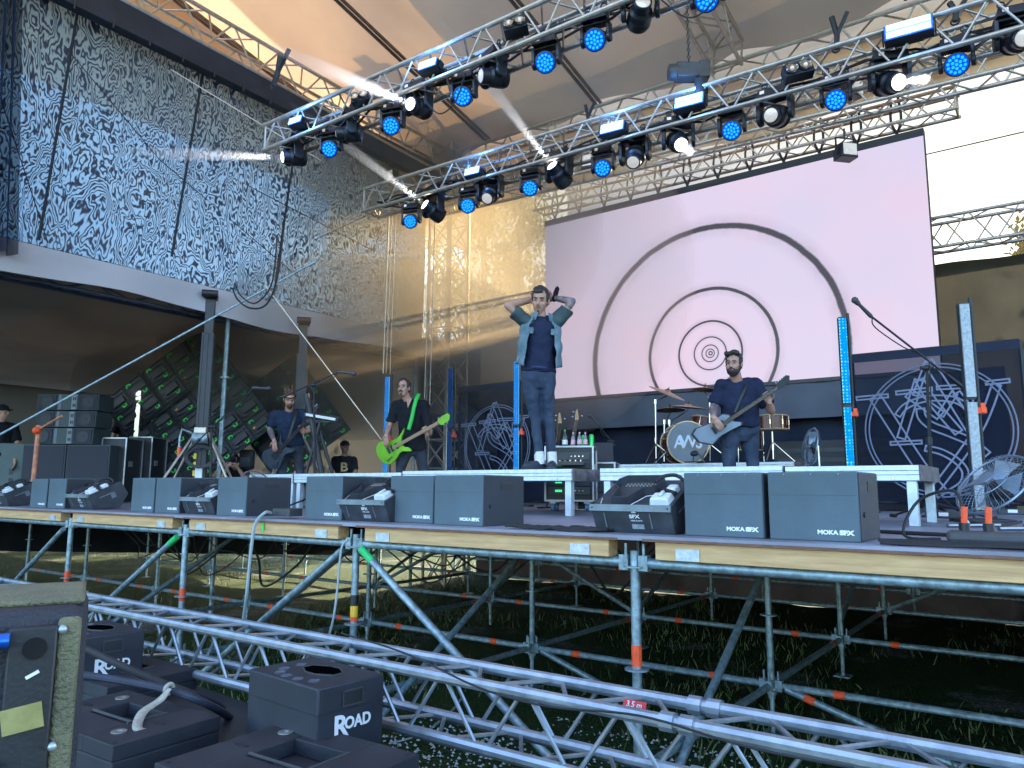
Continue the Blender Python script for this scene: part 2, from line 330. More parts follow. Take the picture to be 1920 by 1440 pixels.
# ================================================================ truss generator
def truss(name, a, b, w, h, label, mt, cat='truss', rt=.025, rl=.010, pitch=.5, up=(0, 0, 1), group=None, coup=(), tri=False):
    """Square (or triangular) lattice truss from a to b; chords and lattice are separate parts."""
    a, b = Vector(a), Vector(b); d = (b-a); Ln = d.length; d.normalize(); u = Vector(up); v = (u-d*u.dot(d)).normalized(); s = d.cross(v)
    root = thing(name, label, cat, a, group=group)
    cs = [(-1, -1), (1, -1), (1, 1), (-1, 1)]
    P = lambda i, t: s*cs[i][0]*w/2+v*cs[i][1]*h/2+d*t
    for i in range(4): 
        m = MB().cyl(P(i, 0), P(i, Ln), rt, 10)
        for c in coup: m.cyl(P(i, c-.06), P(i, c-.01), rt*1.35, 10); m.cyl(P(i, c+.01), P(i, c+.06), rt*1.35, 10)
        m.build('chord', mt, root)
    n = max(2, round(Ln/pitch)); lm = MB()
    for f_, (i, j) in enumerate(((0, 1), (1, 2), (2, 3), (3, 0))):
        for k in range(n):
            t0, t1 = Ln*k/n, Ln*(k+1)/n; tm = (t0+t1)/2
            g_ = .18*(t1-t0)*0
            lm.cyl(P(i, t0+.02), P(j, tm-.015), rl, 6, caps=False); lm.cyl(P(j, tm+.015), P(i, t1-.02), rl, 6, caps=False)
    for t in (.03, Ln-.03):
        for i, j in ((0, 1), (1, 2), (2, 3), (3, 0)): lm.cyl(P(i, t), P(j, t), rl*1.2, 6, caps=False)
    lm.build('lattice', mt, root)
    return root, P, d
# foreground truss lying along the front of the stage
ft, FP, _ = truss('barrier_truss', (-14, 2.47, .81), (1.4, 2.58, .81), .24, .24, 'long bright aluminium box truss running low across the picture in front of the stage', m_alu, rt=.025, rl=.009, pitch=.42, coup=(4.2, 8.2, 12.9))
rd = mat('red_label', (.55, .03, .03), .5)
lb = MB().box((0, 0, 0), (.09, .003, .032)).build('length_label', rd, ft); lb.location = oZ(1192, 1321, .93)-Vector((-14, 2.47, .81))+Vector((0, -.01, .0)); lb.rotation_euler = (R_(-35), 0, 0)
text_mesh('3.5 m', .028, m_white, lb, (0, -.0025, 0), (R_(90), 0, 0))
for x, lab in ((-12.5, 'far left'), (-3.3, 'behind the lettered road box'), (-.35, 'below the largest grey box')):
    t = thing('truss_stand', 'steel post stand under the front box truss, '+lab, 'stand', (x, 2.5, 0)); MB().box((0, 0, .01), (.5, .5, .02)).build('base_plate', m_galv, t); MB().cyl((0, 0, .02), (0, 0, .66), .03).build('post', m_galv, t)
# ================================================================ roof, towers and overhead trusses
m_roof = cloth('roof_membrane', (.66, .46, .30), .24, 0, .16, .45, .5, 1.6)
m_beamcl = mat('black_wrap', (.016, .02, .035), .6, 0, .25, 3, .2, 20)
RZ = lambda y: 8.25+.217*(10.3-y)
px = [-12.9, -10.55, -8.2, -5.85, -3.5, -1.15, 1.2, 3.55]
def roof_fn(u, v):
    x = px[0]+(px[-1]-px[0])*u; y = 10.45-(10.45+1.0)*v; k = (x-px[0])/2.35 % 1
    sag = .16*math.sin(math.pi*k)*(.55+.45*math.cos(v*22))+.05*math.sin(x*3+y*2)
    return (x, y, RZ(y)-sag+.02)
roof = thing('stage_roof', 'brown fabric stage roof stretched over thin purlins above the lighting trusses', 'roof', (0, 10.4, 8.2))
o = MB().sheet(lambda u, v: tuple(Vector(roof_fn(u, v))-Vector((0, 10.4, 8.2))), 140, 60).build('membrane', m_roof, roof, sharp=180)
o = MB().sheet(lambda u, v: (-10.9+.15*math.sin(v*9), -10.4+13+u*(-14.9+.0)+0, -1.0+v*2.8), 20, 6).build('side_flap', m_roof, roof, sharp=180)
o = MB().sheet(lambda u, v: (-13.0+u*18.0, .25+.06*math.sin(u*50), .42-v*(1.66+.03*math.sin(u*36))), 60, 6).build('rear_flap', m_roof, roof, sharp=180)  # roof cloth behind the truss; its left end is extended to block the sun
m_purl = mat('purlin_metal', (.17, .13, .11), .6, .4, .2, 8)
for i, x in enumerate(px[1:-1]):
    if i in (3,): continue
    m = MB(); a, b = Vector((x, 10.4, RZ(10.4)+.0)), Vector((x, -.5, RZ(-.5)))
    o_ = Vector((0, 10.4, 8.2))
    for dx in (-.045, .045): m.cyl(a+Vector((dx, 0, -.08))-o_, b+Vector((dx, 0, -.08))-o_, .028, 8)
    m.build('purlin', m_purl, roof)
TL, TY = -9.0, 10.35
side, _, _ = truss('roof_truss', (TL-.18, 10.2, 7.78), (TL-.18, 0, 8.0), .5, .5, 'grey roof edge truss above the patterned mesh wall, running towards the back tower', m_alud, rt=.03, rl=.014, pitch=.8)
rear, _, _ = truss('roof_truss', (TL-1.8, TY, 7.62), (5, TY, 7.42), .5, .75, 'grey roof edge truss along the back of the brown fabric roof', m_alud, rt=.03, rl=.015, pitch=.95)
mid, _, _ = truss('roof_truss', (-3.5, 10.1, 8.0), (-3.5, 1, 9.95), .42, .42, 'grey truss under the roof fabric running back from the top centre of the picture', m_alud, rt=.028, rl=.013, pitch=.75)
t = thing('roof_beam', 'thick dark wrapped beam holding the top edge of the patterned mesh wall', 'beam', (TL, 6, 7.45))
MB().box((0, -1, .02), (.16, 10.8, .36)).build('beam', m_beamcl, t, bevel=.01)
m_sm = MB()
for k in range(24): m_sm.cyl((.085, 4.2-k*.45, -.1), (.085, 4.2-k*.45, -.21), .012, 6)
m_sm.build('eyelet', m_blackm, t)
# tower at the back left corner
tw = thing('roof_tower', 'slim grey lattice tower standing at the back left corner of the stage', 'tower', (-9.1, 10.35, 0))
H = 9.3; q = .26; cr = [(-q, -q), (q, -q), (q, q), (-q, q)]
for x, y in cr: MB().cyl((x, y, 0), (x, y, H), .028, 8).build('upright', m_alud, tw)
lm = MB(); n = 18
for i in range(4):
    (xa, ya), (xb, yb) = cr[i], cr[(i+1) % 4]
    for k in range(n):
        z0, z1 = H*k/n, H*(k+1)/n; lm.cyl((xa, ya, z0), (xb, yb, z1), .013, 6, caps=False); lm.cyl((xb, yb, z0), (xa, ya, z1), .013, 6, caps=False); lm.cyl((xa, ya, z1), (xb, yb, z1), .013, 6, caps=False)
lm.build('lattice', m_alud, tw)
m = MB(); m.box((0, 0, 7.75), (.72, .72, .5)); m.build('sleeve_block', mat('sleeve', (.22, .2, .19), .5, .6, .2, 6), tw, bevel=.02)
MB().box((0, 0, H+.05), (.8, .5, .12)).cyl((0, 0, H+.2), (.25, 0, H+.2), .12, 12).build('head_section', m_alud, tw)
# horizontal wind truss at the back
wt, _, _ = truss('wind_truss', (-9.0, 11.65, 5.25), (5, 11.65, 5.25), .3, .42, 'thin horizontal truss running behind the video screen, seen on both sides of it', m_alud, rt=.025, rl=.011, pitch=.6)
# ---- lighting trusses
T1a, T1b = oY(548, 262, 5.2), oY(1300, -55, 5.2)
d1 = (T1b-T1a).normalized(); T1b = T1a+d1*9.5
t1, _, _ = truss('lighting_truss', T1a+Vector((-.35, 0, .06)), T1b, .30, .32, 'front lighting truss nearest the camera, slanting up to the top centre', m_alud, rt=.025, rl=.010, pitch=.45)
T2a, T2b = oY(712, 380, 7.4), oY(1960, 22, 7.4); d2 = (T2b-T2a).normalized(); T2b = T2a+d2*11
t2, _, _ = truss('lighting_truss', T2a+Vector((-.2, 0, .03)), T2b, .32, .34, 'second lighting truss hanging further back in front of the video screen', m_alud, rt=.025, rl=.011, pitch=.5)
T6a, T6b = oY(800, 385, 9.0), oY(1925, 103, 9.0); d6 = (T6b-T6a).normalized(); T6b = T6a+d6*11.5
t6, _, _ = truss('lighting_truss', T6a, T6b, .32, .34, 'bare third truss hanging just behind the second one, tinted violet', m_alud, rt=.025, rl=.011, pitch=.5)
T4a, T4b = oY(1010, 385, 11.0), oY(1798, 190, 11.0)
t4, _, _ = truss('screen_truss', T4a, T4b, .3, .30, 'truss directly above the video screen that carries its hanging straps', m_alud, rt=.025, rl=.011, pitch=.5)
t5, _, _ = truss('screen_truss', T4a+Vector((-.1, -.55, .35)), T4b+Vector((.9, -.55, .52)), .3, .30, 'upper truss in front of the one that carries the video screen', m_alud, rt=.025, rl=.011, pitch=.5)
# bundle of cables lying on the two lighting trusses
for (a, d, Ln, lab) in ((T1a, d1, 8.6, 'front'), (T2a, d2, 10, 'second')):
    t = thing('cable_bundle', 'black cable bundle laid inside the %s lighting truss' % lab, 'cable', a, group='cable bundles on the trusses')
    for k in range(5):
        pts = [d*(Ln*j/24)+Vector((0, random.uniform(-.06, .06), random.uniform(-.10, .03)+(-.07 if j % 6 == k else 0))) for j in range(25)]
        MB().tube(pts, .013, 5, smooth=2).build('cable', m_rubber, t)
    if lab == 'front':
        for k in (5, 11, 17): MB().tube([d*(Ln*k/20)+Vector((0, -.1, -.15)), d*(Ln*(k+.6)/20)+Vector((0, -.1, -.45)), d*(Ln*(k+1.1)/20)+Vector((0, -.1, -.4)), d*(Ln*(k+1.4)/20)+Vector((0, -.1, -.15))], .007, 5, smooth=5).build('cable', m_rubber, t)
# ================================================================ mesh wall on the left with its interference pattern
def moire():
    m = bpy.data.materials.new('moire_mesh'); t, n, l = nt(m); n.remove(n['Principled BSDF']); out = n['Material Output']
    tc = n.new('ShaderNodeTexCoord'); mp = n.new('ShaderNodeMapping'); l.new(tc.outputs['Object'], mp.inputs[0]); mp.inputs['Scale'].default_value = (1, 1.35, .62)
    def nz(s, d, r, v): q = n.new('ShaderNodeTexNoise'); q.inputs['Scale'].default_value = s; q.inputs['Detail'].default_value = d; q.inputs['Roughness'].default_value = r; l.new(v, q.inputs['Vector']); return q
    def math_(op, a, b=None, c=None):
        q = n.new('ShaderNodeMath'); q.operation = op
        for i, x in enumerate((a, b, c)):
            if x is None: continue
            if isinstance(x, (int, float)): q.inputs[i].default_value = x
            else: l.new(x, q.inputs[i])
        return q.outputs[0]
    w = nz(.9, 2, .5, mp.outputs[0]); va = n.new('ShaderNodeVectorMath'); va.operation = 'SCALE'; l.new(w.outputs['Color'], va.inputs[0]); va.inputs['Scale'].default_value = .6
    vb = n.new('ShaderNodeVectorMath'); vb.operation = 'ADD'; l.new(mp.outputs[0], vb.inputs[0]); l.new(va.outputs[0], vb.inputs[1])
    a = nz(1.15, 4.5, .55, vb.outputs[0]); sx = n.new('ShaderNodeSeparateXYZ'); l.new(tc.outputs['Object'], sx.inputs[0])
    # contour bands of a warped height field, closer together towards the back end
    fy = math_('MULTIPLY_ADD', sx.outputs['Y'], 1.5, 70.)
    ph = math_('MULTIPLY', a.outputs['Fac'], fy); ph = math_('ADD', ph, math_('MULTIPLY', sx.outputs['Y'], .55))
    sn = math_('SINE', math_('MULTIPLY', ph, 3.6))
    f = nz(9, 3, .6, mp.outputs[0]); sn2 = math_('MULTIPLY_ADD', f.outputs['Fac'], .7, math_('ADD', sn, -.35))
    r = n.new('ShaderNodeMapRange'); l.new(sn2, r.inputs[0]); r.inputs[1].default_value = -.75; r.inputs[2].default_value = .55; r.inputs[3].default_value = 0; r.inputs[4].default_value = 1
    # large fields where the bands fade
    big = nz(.55, 2, .5, tc.outputs['Object']); br = n.new('ShaderNodeMapRange'); l.new(big.outputs['Fac'], br.inputs[0]); br.inputs[1].default_value = .3; br.inputs[2].default_value = .7; br.inputs[3].default_value = .75; br.inputs[4].default_value = 1.0
    op = math_('MULTIPLY', r.outputs[0], br.outputs[0])
    cr_ = n.new('ShaderNodeMixRGB'); l.new(nz(1.4, 3, .5, tc.outputs['Object']).outputs['Fac'], cr_.inputs[0]); cr_.inputs[1].default_value = (.02, .05, .12, 1); cr_.inputs[2].default_value = (.10, .085, .075, 1)
    df = n.new('ShaderNodeBsdfDiffuse'); l.new(cr_.outputs[0], df.inputs[0])
    ym = n.new('ShaderNodeMapRange'); l.new(math_('ADD', sx.outputs['Y'], math_('MULTIPLY', nz(.7, 2, .5, tc.outputs['Object']).outputs['Fac'], 3.)), ym.inputs[0]); ym.inputs[1].default_value = -3.5; ym.inputs[2].default_value = 4.; lc = n.new('ShaderNodeMixRGB'); l.new(ym.outputs[0], lc.inputs[0]); lc.inputs[1].default_value = (.42, .64, .80, 1); lc.inputs[2].default_value = (.68, .74, .72, 1)
    lt = n.new('ShaderNodeBsdfDiffuse'); tr = n.new('ShaderNodeBsdfTranslucent'); l.new(lc.outputs[0], lt.inputs[0]); l.new(lc.outputs[0], tr.inputs[0])
    tp = n.new('ShaderNodeBsdfTransparent'); tp.inputs[0].default_value = (.10, .15, .18, 1)
    m0 = n.new('ShaderNodeMixShader'); m0.inputs[0].default_value = .5; l.new(lt.outputs[0], m0.inputs[1]); l.new(tr.outputs[0], m0.inputs[2])
    m1 = n.new('ShaderNodeMixShader'); m1.inputs[0].default_value = .5; l.new(m0.outputs[0], m1.inputs[1]); l.new(tp.outputs[0], m1.inputs[2])
    m2 = n.new('ShaderNodeMixShader'); l.new(op, m2.inputs[0]); l.new(df.outputs[0], m2.inputs[1]); l.new(m1.outputs[0], m2.inputs[2]); l.new(m2.outputs[0], out.inputs[0])
    return m
m_moire = moire()
SX = -9.2
mw = thing('mesh_wall', 'tall patterned mesh wall at the upper left with swirling blue-white and dark bands', 'mesh wall', (SX, 6, 4.3))
MB().sheet(lambda u, v: (.05*math.sin(u*14)*math.sin(v*3), -5.5+u*9.25, -.1+v*3.25), 60, 20).build('mesh_sheet', m_moire, mw, sharp=180)
m_seam = mat('dark_seam', (.012, .016, .028), .8)
m = MB()
def W(x, y): return oX(x, y, SX+.04)-Vector((SX, 6, 4.3))
for a, b in (((148, 8), (73, 450)), ((382, 128), (322, 480)), ((550, 300), (512, 560))): m.tube([W(*a), W(*b)], .016, 6)
m.build('seam', m_seam, mw)
m = MB()
for a, b in (((-20, 120), (90, 455)), ((120, 85), (300, 300)), ((300, 300), (560, 520)), ((430, 330), (700, 470)), ((590, 450), (760, 370))): m.tube([W(*a), W(*b)], .006, 5)
m.build('guy_rope', m_seam, mw)
# folds gathered at the near edge of the mesh
fd = thing('gathered_cloth', 'dark gathered cloth hanging at the near edge of the patterned mesh wall', 'cloth', (SX+.15, 3.0, 4.3))
MB().sheet(lambda u, v: (.10*math.sin(u*26)+.1*v, -.42+u*.55*(1-.45*v)+(1-v)*.02, -.1+v*3.2), 60, 20).build('fold', cloth('navy_cloth', (.03, .045, .08), .3, .25, .3, 2, .3, 3), fd, sharp=180)
# ================================================================ tent beside the stage
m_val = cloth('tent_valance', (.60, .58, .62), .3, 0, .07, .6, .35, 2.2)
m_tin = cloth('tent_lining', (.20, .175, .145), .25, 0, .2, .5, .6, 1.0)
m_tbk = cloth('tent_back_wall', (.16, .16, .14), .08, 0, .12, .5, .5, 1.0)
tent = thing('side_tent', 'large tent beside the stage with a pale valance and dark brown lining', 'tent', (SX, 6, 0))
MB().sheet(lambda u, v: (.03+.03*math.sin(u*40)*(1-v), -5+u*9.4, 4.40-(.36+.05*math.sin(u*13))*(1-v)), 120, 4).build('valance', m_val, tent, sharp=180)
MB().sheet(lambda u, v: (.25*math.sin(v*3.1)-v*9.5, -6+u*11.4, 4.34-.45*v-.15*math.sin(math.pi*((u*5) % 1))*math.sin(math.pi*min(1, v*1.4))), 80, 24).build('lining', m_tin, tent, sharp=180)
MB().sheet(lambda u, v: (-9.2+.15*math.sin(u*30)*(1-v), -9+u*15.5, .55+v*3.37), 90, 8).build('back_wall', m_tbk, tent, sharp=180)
MB().sheet(lambda u, v: (-9.3+u*9.4, 5.4+.12*math.sin(u*24)*(1-v*.6), (.55+.8*min(1, u*1.4))*(1-v)+v*(3.97+.5*u)), 90, 10).build('end_wall', m_tbk, tent, sharp=180)  # lower edge brought down below the floor to shade the grass there
MB().sheet(lambda u, v: (-9.5*v, -6+u*11.6, 4.42+.9*math.sin(math.pi*v)), 20, 10).build('outer_roof', cloth('tent_roof', (.5, .5, .5), .3, 0), tent, sharp=180)
a, b = Vector((-.18, -5.5, 4.05)), Vector((-.18, 4.4, 4.05)); m = MB()
for dx, dz in ((0, 0), (-.22, .0), (-.11, .16)): m.cyl(a+Vector((dx, 0, dz)), b+Vector((dx, 0, dz)), .022, 8)
for k in range(12):
    y0 = -5.5+k*.82
    for (p, q_) in (((0, 0), (-.11, .16)), ((-.22, 0), (-.11, .16)), ((0, 0), (-.22, 0))): m.cyl((-.18+p[0], y0, 4.05+p[1]), (-.18+q_[0], y0+.41, 4.05+q_[1]), .010, 6); m.cyl((-.18+q_[0], y0+.41, 4.05+q_[1]), (-.18+p[0], y0+.82, 4.05+p[1]), .010, 6)
m.build('eaves_truss', mat('blue_steel', (.06, .08, .13), .5, .4), tent)
for x, y in ((430, 560), (778, 712)):
    p = oX(x, y, SX-.1)-Vector((SX, 6, 0)); MB().cyl((p.x, p.y, 0), (p.x, p.y, 4.2), .03, 10).cyl((p.x, p.y, 3.2), (p.x, p.y, 3.23), .06, 10).build('tent_pole', m_galv, tent)
# ================================================================ rear scrim, drape and trees
m_scrim = cloth('rear_scrim', (.065, .052, .032), .6, .70, .12, .8, .2, 1., tint=(.085, .09, .09), weave=70)
rs = thing('rear_scrim', 'sheer grey mesh stretched across the back of the stage behind tower and screen', 'mesh wall', (-3, 12.2, 4.9))
m_scrim2 = cloth('warm_sun_scrim', (.045, .036, .02), .6, .74, .12, .8, .2, 1., tint=(.42, .36, .25), weave=70)  # warmer, more open copy of the scrim, added to let golden sun into the smoke
MB().sheet(lambda u, v: (-4.6+u*12.85, .04*math.sin(u*20), v*8.2-.1), 60, 20).build('mesh_sheet', m_scrim, rs, sharp=180)
MB().sheet(lambda u, v: (-7.25+u*2.65, .03*math.sin(u*7), v*8.2-.1), 20, 20).build('mesh_sheet', m_scrim2, rs, sharp=180)
m = MB()
for z in (1.75,): m.cyl((-7.25, -.03, z), (8, -.03, z+.05), .010, 6)
m.build('hem_line', m_seam, rs)
m_drape = cloth('olive_black_drape', (.040, .038, .030), .18, 0, .25, 1.2, .5, 2.)
MBd = MB().sheet(wavy(-10.9, 12.05, 5, 12.05, DECK, 4.93, .07, 26), 260, 6)
tag(MBd.build('rear_drape', m_drape, sharp=180), 'dark drape across the lower back of the stage behind screen and banners', 'drape')
# blue-black masking in front of the drape below the screen
m_mask = cloth('navy_mask', (.028, .034, .055), .04, 0, .15, 1.5, .3, 2.)
tag(MB().sheet(wavy(-10.3, 11.3, -.5, 11.3, DECK, 3.28, .05, 34), 200, 6).build('stage_skirt', m_mask, sharp=180), 'navy masking cloth behind the drum kit under the video screen', 'drape')
m_leaf = mat('leaf', (.075, .11, .02), .6, 0, .5, .8, c2=(.20, .21, .045)); m_bark = mat('bark', (.09, .07, .05), .9, 0, .3, 10, .5, 20)
# leaves let light through
t_, n_, l_ = nt(m_leaf); b_ = n_['Principled BSDF']; trn = n_.new('ShaderNodeBsdfTranslucent'); trn.inputs[0].default_value = (.28, .32, .05, 1); mxs = n_.new('ShaderNodeMixShader'); mxs.inputs[0].default_value = .45
l_.new(b_.outputs[0], mxs.inputs[1]); l_.new(trn.outputs[0], mxs.inputs[2]); l_.new(mxs.outputs[0], n_['Material Output'].inputs[0])
def tree(x, y, h, w, label, n=5200, seed=1, slim=1.):
    rn = random.Random(seed); t = thing('tree', label, 'tree', (x, y, 0), group='trees behind the stage'); tr = MB()
    pts = [Vector((math.sin(k*.7+seed)*.15*k/6, math.cos(k+seed)*.12*k/6, h*k/7)) for k in range(8)]
    tr.tube(pts, [.028*h*(1-k/8.5)*.6 for k in range(8)], 8, smooth=0); cl = []
    for k in range(34):
        z = h*(.16+.82*rn.random()); a = rn.uniform(0, 6.28); rr = w*math.sin(math.pi*min(1, max(.08, (z/h)**.75)))**.6*rn.uniform(.35, 1.)
        e = Vector((math.cos(a)*rr, math.sin(a)*rr, z)); s_ = Vector((0, 0, z-rr*slim*.9)); tr.cyl(s_, e, .03*h/12, 5, .012, caps=False); cl.append((e, rn.uniform(.35, .75)*w*.45))
        cl.append((s_.lerp(e, .55)+Vector((0, 0, .2)), rn.uniform(.35, .7)*w*.4))
    tr.build('trunk', m_bark, t); lf = MB()
    for k in range(n):
        c, r = cl[rn.randrange(len(cl))]; v = Vector((rn.gauss(0, 1), rn.gauss(0, 1), rn.gauss(0, 1.3)))*r*.62; p = c+v; s_ = rn.uniform(.06, .13)
        u, q_, _ = frame(Vector((rn.gauss(0, 1), rn.gauss(0, 1), rn.gauss(0, 1)))); lf.add([p-u*s_, p+q_*s_*.6, p+u*s_, p-q_*s_*.6], [(0, 1, 2, 3)])
    lf.build('crown', m_leaf, t); return t
p = oY(815, 640, 24); tree(p.x, p.y, 14.5, 2.5, 'tall yellow-green poplar seen in the gap left of the back tower', 7000, 3)
p = oY(905, 640, 23); tree(p.x, p.y, 15.5, 2.8, 'tall poplar seen through the mesh just right of the back tower', 8500, 5)
p = oY(975, 640, 22); tree(p.x, p.y, 13.0, 2.2, 'poplar behind the mesh beside the left edge of the screen', 7000, 8)
p = oY(760, 640, 30); tree(p.x, p.y, 15, 3.6, 'dark broad tree behind the far end of the patterned mesh', 6000, 11)
p = oY(1965, 500, 22); tree(p.x, p.y, 8.4, 1.7, 'tree behind the mesh at the right edge of the picture', 5000, 12)
# ================================================================ video screen
SY = 11.0; sl, sr = oY(1023, 425, SY), oY(1731, 255, SY); SW = sr.x-sl.x; SZ1 = (sl.z+sr.z)/2; SZ0 = oY(1036, 748, SY).z; SH = SZ1-SZ0; SC = Vector(((sl.x+sr.x)/2, SY, (SZ0+SZ1)/2))
def screen_mat():
    m = bpy.data.materials.new('screen_image'); t, n, l = nt(m); n.remove(n['Principled BSDF']); out = n['Material Output']
    tc = n.new('ShaderNodeTexCoord'); sx = n.new('ShaderNodeSeparateXYZ'); l.new(tc.outputs['Object'], sx.inputs[0])
    def M_(op, a, b=None, c=None):
        q = n.new('ShaderNodeMath'); q.operation = op
        for i, x in enumerate((a, b, c)):
            if x is None: continue
            if isinstance(x, (int, float)): q.inputs[i].default_value = x
            else: l.new(x, q.inputs[i])
        return q.outputs[0]
    wn_ = n.new('ShaderNodeTexNoise'); wn_.inputs['Scale'].default_value = 2.2; wn_.inputs['Detail'].default_value = 6; wn_.inputs['Roughness'].default_value = .7; l.new(tc.outputs['Object'], wn_.inputs['Vector'])
    tot = None; c5 = oY(1331.5, 662.5, SY)-SC
    # centre offset x, z, radius, line width in metres for each ring
    rings = []
    for xl_, xr_, wpx in ((1329.5, 1335.5, 3.0), (1324, 1339.5, 2.4), (1316.5, 1347, 2.6), (1302, 1362, 3.2), (1273.5, 1392, 5), (1219, 1459, 8.5), (1116, 1592, 15)):
        a, b = oY(xl_, 662, SY), oY(xr_, 662, SY); rings.append(((a.x+b.x)/2-SC.x, c5.z, (b.x-a.x)/2, wpx*(b.x-a.x)/(xr_-xl_)/2))
    for cx, cz, r, wd in rings:
        dx = M_('SUBTRACT', sx.outputs['X'], cx); dz = M_('SUBTRACT', sx.outputs['Z'], cz)
        dist = M_('SQRT', M_('ADD', M_('MULTIPLY', dx, dx), M_('MULTIPLY', dz, dz)))
        dist = M_('ADD', dist, M_('MULTIPLY_ADD', wn_.outputs['Fac'], wd*.8, -wd*.4))
        e = M_('ABSOLUTE', M_('SUBTRACT', dist, r)); q = n.new('ShaderNodeMapRange'); q.interpolation_type = 'SMOOTHSTEP'; l.new(e, q.inputs[0]); q.inputs[1].default_value = wd*.45; q.inputs[2].default_value = wd*1.05; q.inputs[3].default_value = 1; q.inputs[4].default_value = 0
        # sketchy grey halo outside the line
        h = n.new('ShaderNodeMapRange'); l.new(e, h.inputs[0]); h.inputs[1].default_value = wd; h.inputs[2].default_value = wd*3.6; h.inputs[3].default_value = .5; h.inputs[4].default_value = 0
        hh = M_('MULTIPLY', h.outputs[0], M_('POWER', wn_.outputs['Fac'], 1.8)); v = M_('MAXIMUM', q.outputs[0], hh)
        tot = v if tot is None else M_('MAXIMUM', tot, v)
    # faint blocks of slightly different modules
    def blk(s, th):
        v = n.new('ShaderNodeVectorMath'); v.operation = 'SCALE'; l.new(tc.outputs['Object'], v.inputs[0]); v.inputs['Scale'].default_value = s
        f_ = n.new('ShaderNodeVectorMath'); f_.operation = 'FLOOR'; l.new(v.outputs[0], f_.inputs[0]); w_ = n.new('ShaderNodeTexWhiteNoise'); w_.noise_dimensions = '3D'; l.new(f_.outputs[0], w_.inputs['Vector']); return w_.outputs['Value']
    b1_ = blk(1.95, 0); mr = n.new('ShaderNodeMapRange'); l.new(b1_, mr.inputs[0]); mr.inputs[1].default_value = .72; mr.inputs[2].default_value = 1; mr.inputs[3].default_value = 0; mr.inputs[4].default_value = .22
    big = n.new('ShaderNodeTexNoise'); big.inputs['Scale'].default_value = .42; l.new(tc.outputs['Object'], big.inputs['Vector'])
    c0 = n.new('ShaderNodeMixRGB'); l.new(M_('MULTIPLY_ADD', big.outputs['Fac'], 2.2, -.6), c0.inputs[0]); c0.inputs[0].default_value = .5; c0.use_clamp = True
    c0.inputs[1].default_value = (.66, .63, .84, 1); c0.inputs[2].default_value = (.80, .64, .80, 1)
    c1 = n.new('ShaderNodeMixRGB'); l.new(mr.outputs[0], c1.inputs[0]); l.new(c0.outputs[0], c1.inputs[1]); c1.inputs[2].default_value = (.84, .58, .72, 1)
    c2 = n.new('ShaderNodeMixRGB'); l.new(tot, c2.inputs[0]); l.new(c1.outputs[0], c2.inputs[1]); c2.inputs[2].default_value = (.075, .07, .09, 1)
    em = n.new('ShaderNodeEmission'); l.new(c2.outputs[0], em.inputs[0]); em.inputs[1].default_value = SCREEN_E
    gl = n.new('ShaderNodeBsdfGlossy'); gl.inputs[0].default_value = (.02, .02, .02, 1); gl.inputs[1].default_value = .4
    ad = n.new('ShaderNodeAddShader'); l.new(em.outputs[0], ad.inputs[0]); l.new(gl.outputs[0], ad.inputs[1]); l.new(ad.outputs[0], out.inputs[0])
    return m
SCREEN_E = 1.0/2**scene.view_settings.exposure*1.04
sc = thing('video_screen', 'huge pinkish-white video screen showing dark concentric rings', 'screen', SC)
MB().box((0, 0, 0), (SW, .01, SH)).build('display', screen_mat(), sc)
m = MB(); m.box((0, .07, 0), (SW+.02, .12, SH+.01)); m.build('cabinet', m_black, sc)
MB().box((0, .05, SH/2+.055), (SW+.02, .14, .1)).build('top_bar', m_black, sc)
m_bord = cloth('grey_border_cloth', (.11, .12, .15), .1, 0, .12, 1)
MB().box((0, .03, -SH/2-.03), (SW+.02, .1, .05)).build('bottom_bar', mat('dark_mauve_bar', (.05, .04, .05), .6), sc)
MB().sheet(lambda u, v: (-SW/2+SW*u, .01+.015*math.sin(u*60), -SH/2-.06-.50*v), 100, 3).build('border_cloth', m_bord, sc, sharp=180)
st0 = None
n_h = 12
for i in range(n_h):
    x = sl.x+.18+(SW-.5)*i/(n_h-1); zt = T4a.z+(T4b.z-T4a.z)*((x-T4a.x)/(T4b.x-T4a.x))-.1
    if st0 is None:
        st0 = thing('hanging_strap', '', 'strap', (x, SY, 0)); zz = SZ1+.1
        MB().tube([(-.05, .05, zt-zz+.3), (-.065, 0, (zt-zz)*.5+.12), (0, 0, .03)], .018, 6, smooth=4).tube([(.05, -.05, zt-zz+.3), (.065, 0, (zt-zz)*.5+.12), (0, 0, .03)], .018, 6, smooth=4).build('sling', m_blackm, st0)
        MB().torus((0, 0, .03), .03, .009, (1, 0, 0), 12, 6).cyl((0, 0, -.02), (0, 0, .02), .016, 8).build('shackle', m_blackm, st0); o = st0
    else: o = copy_tree(st0)
    o.location = (x, SY+.04, SZ1+.1)
    tag(o, '%s black sling from the left holding up the video screen' % ORD[i], 'strap', 'slings above the video screen')
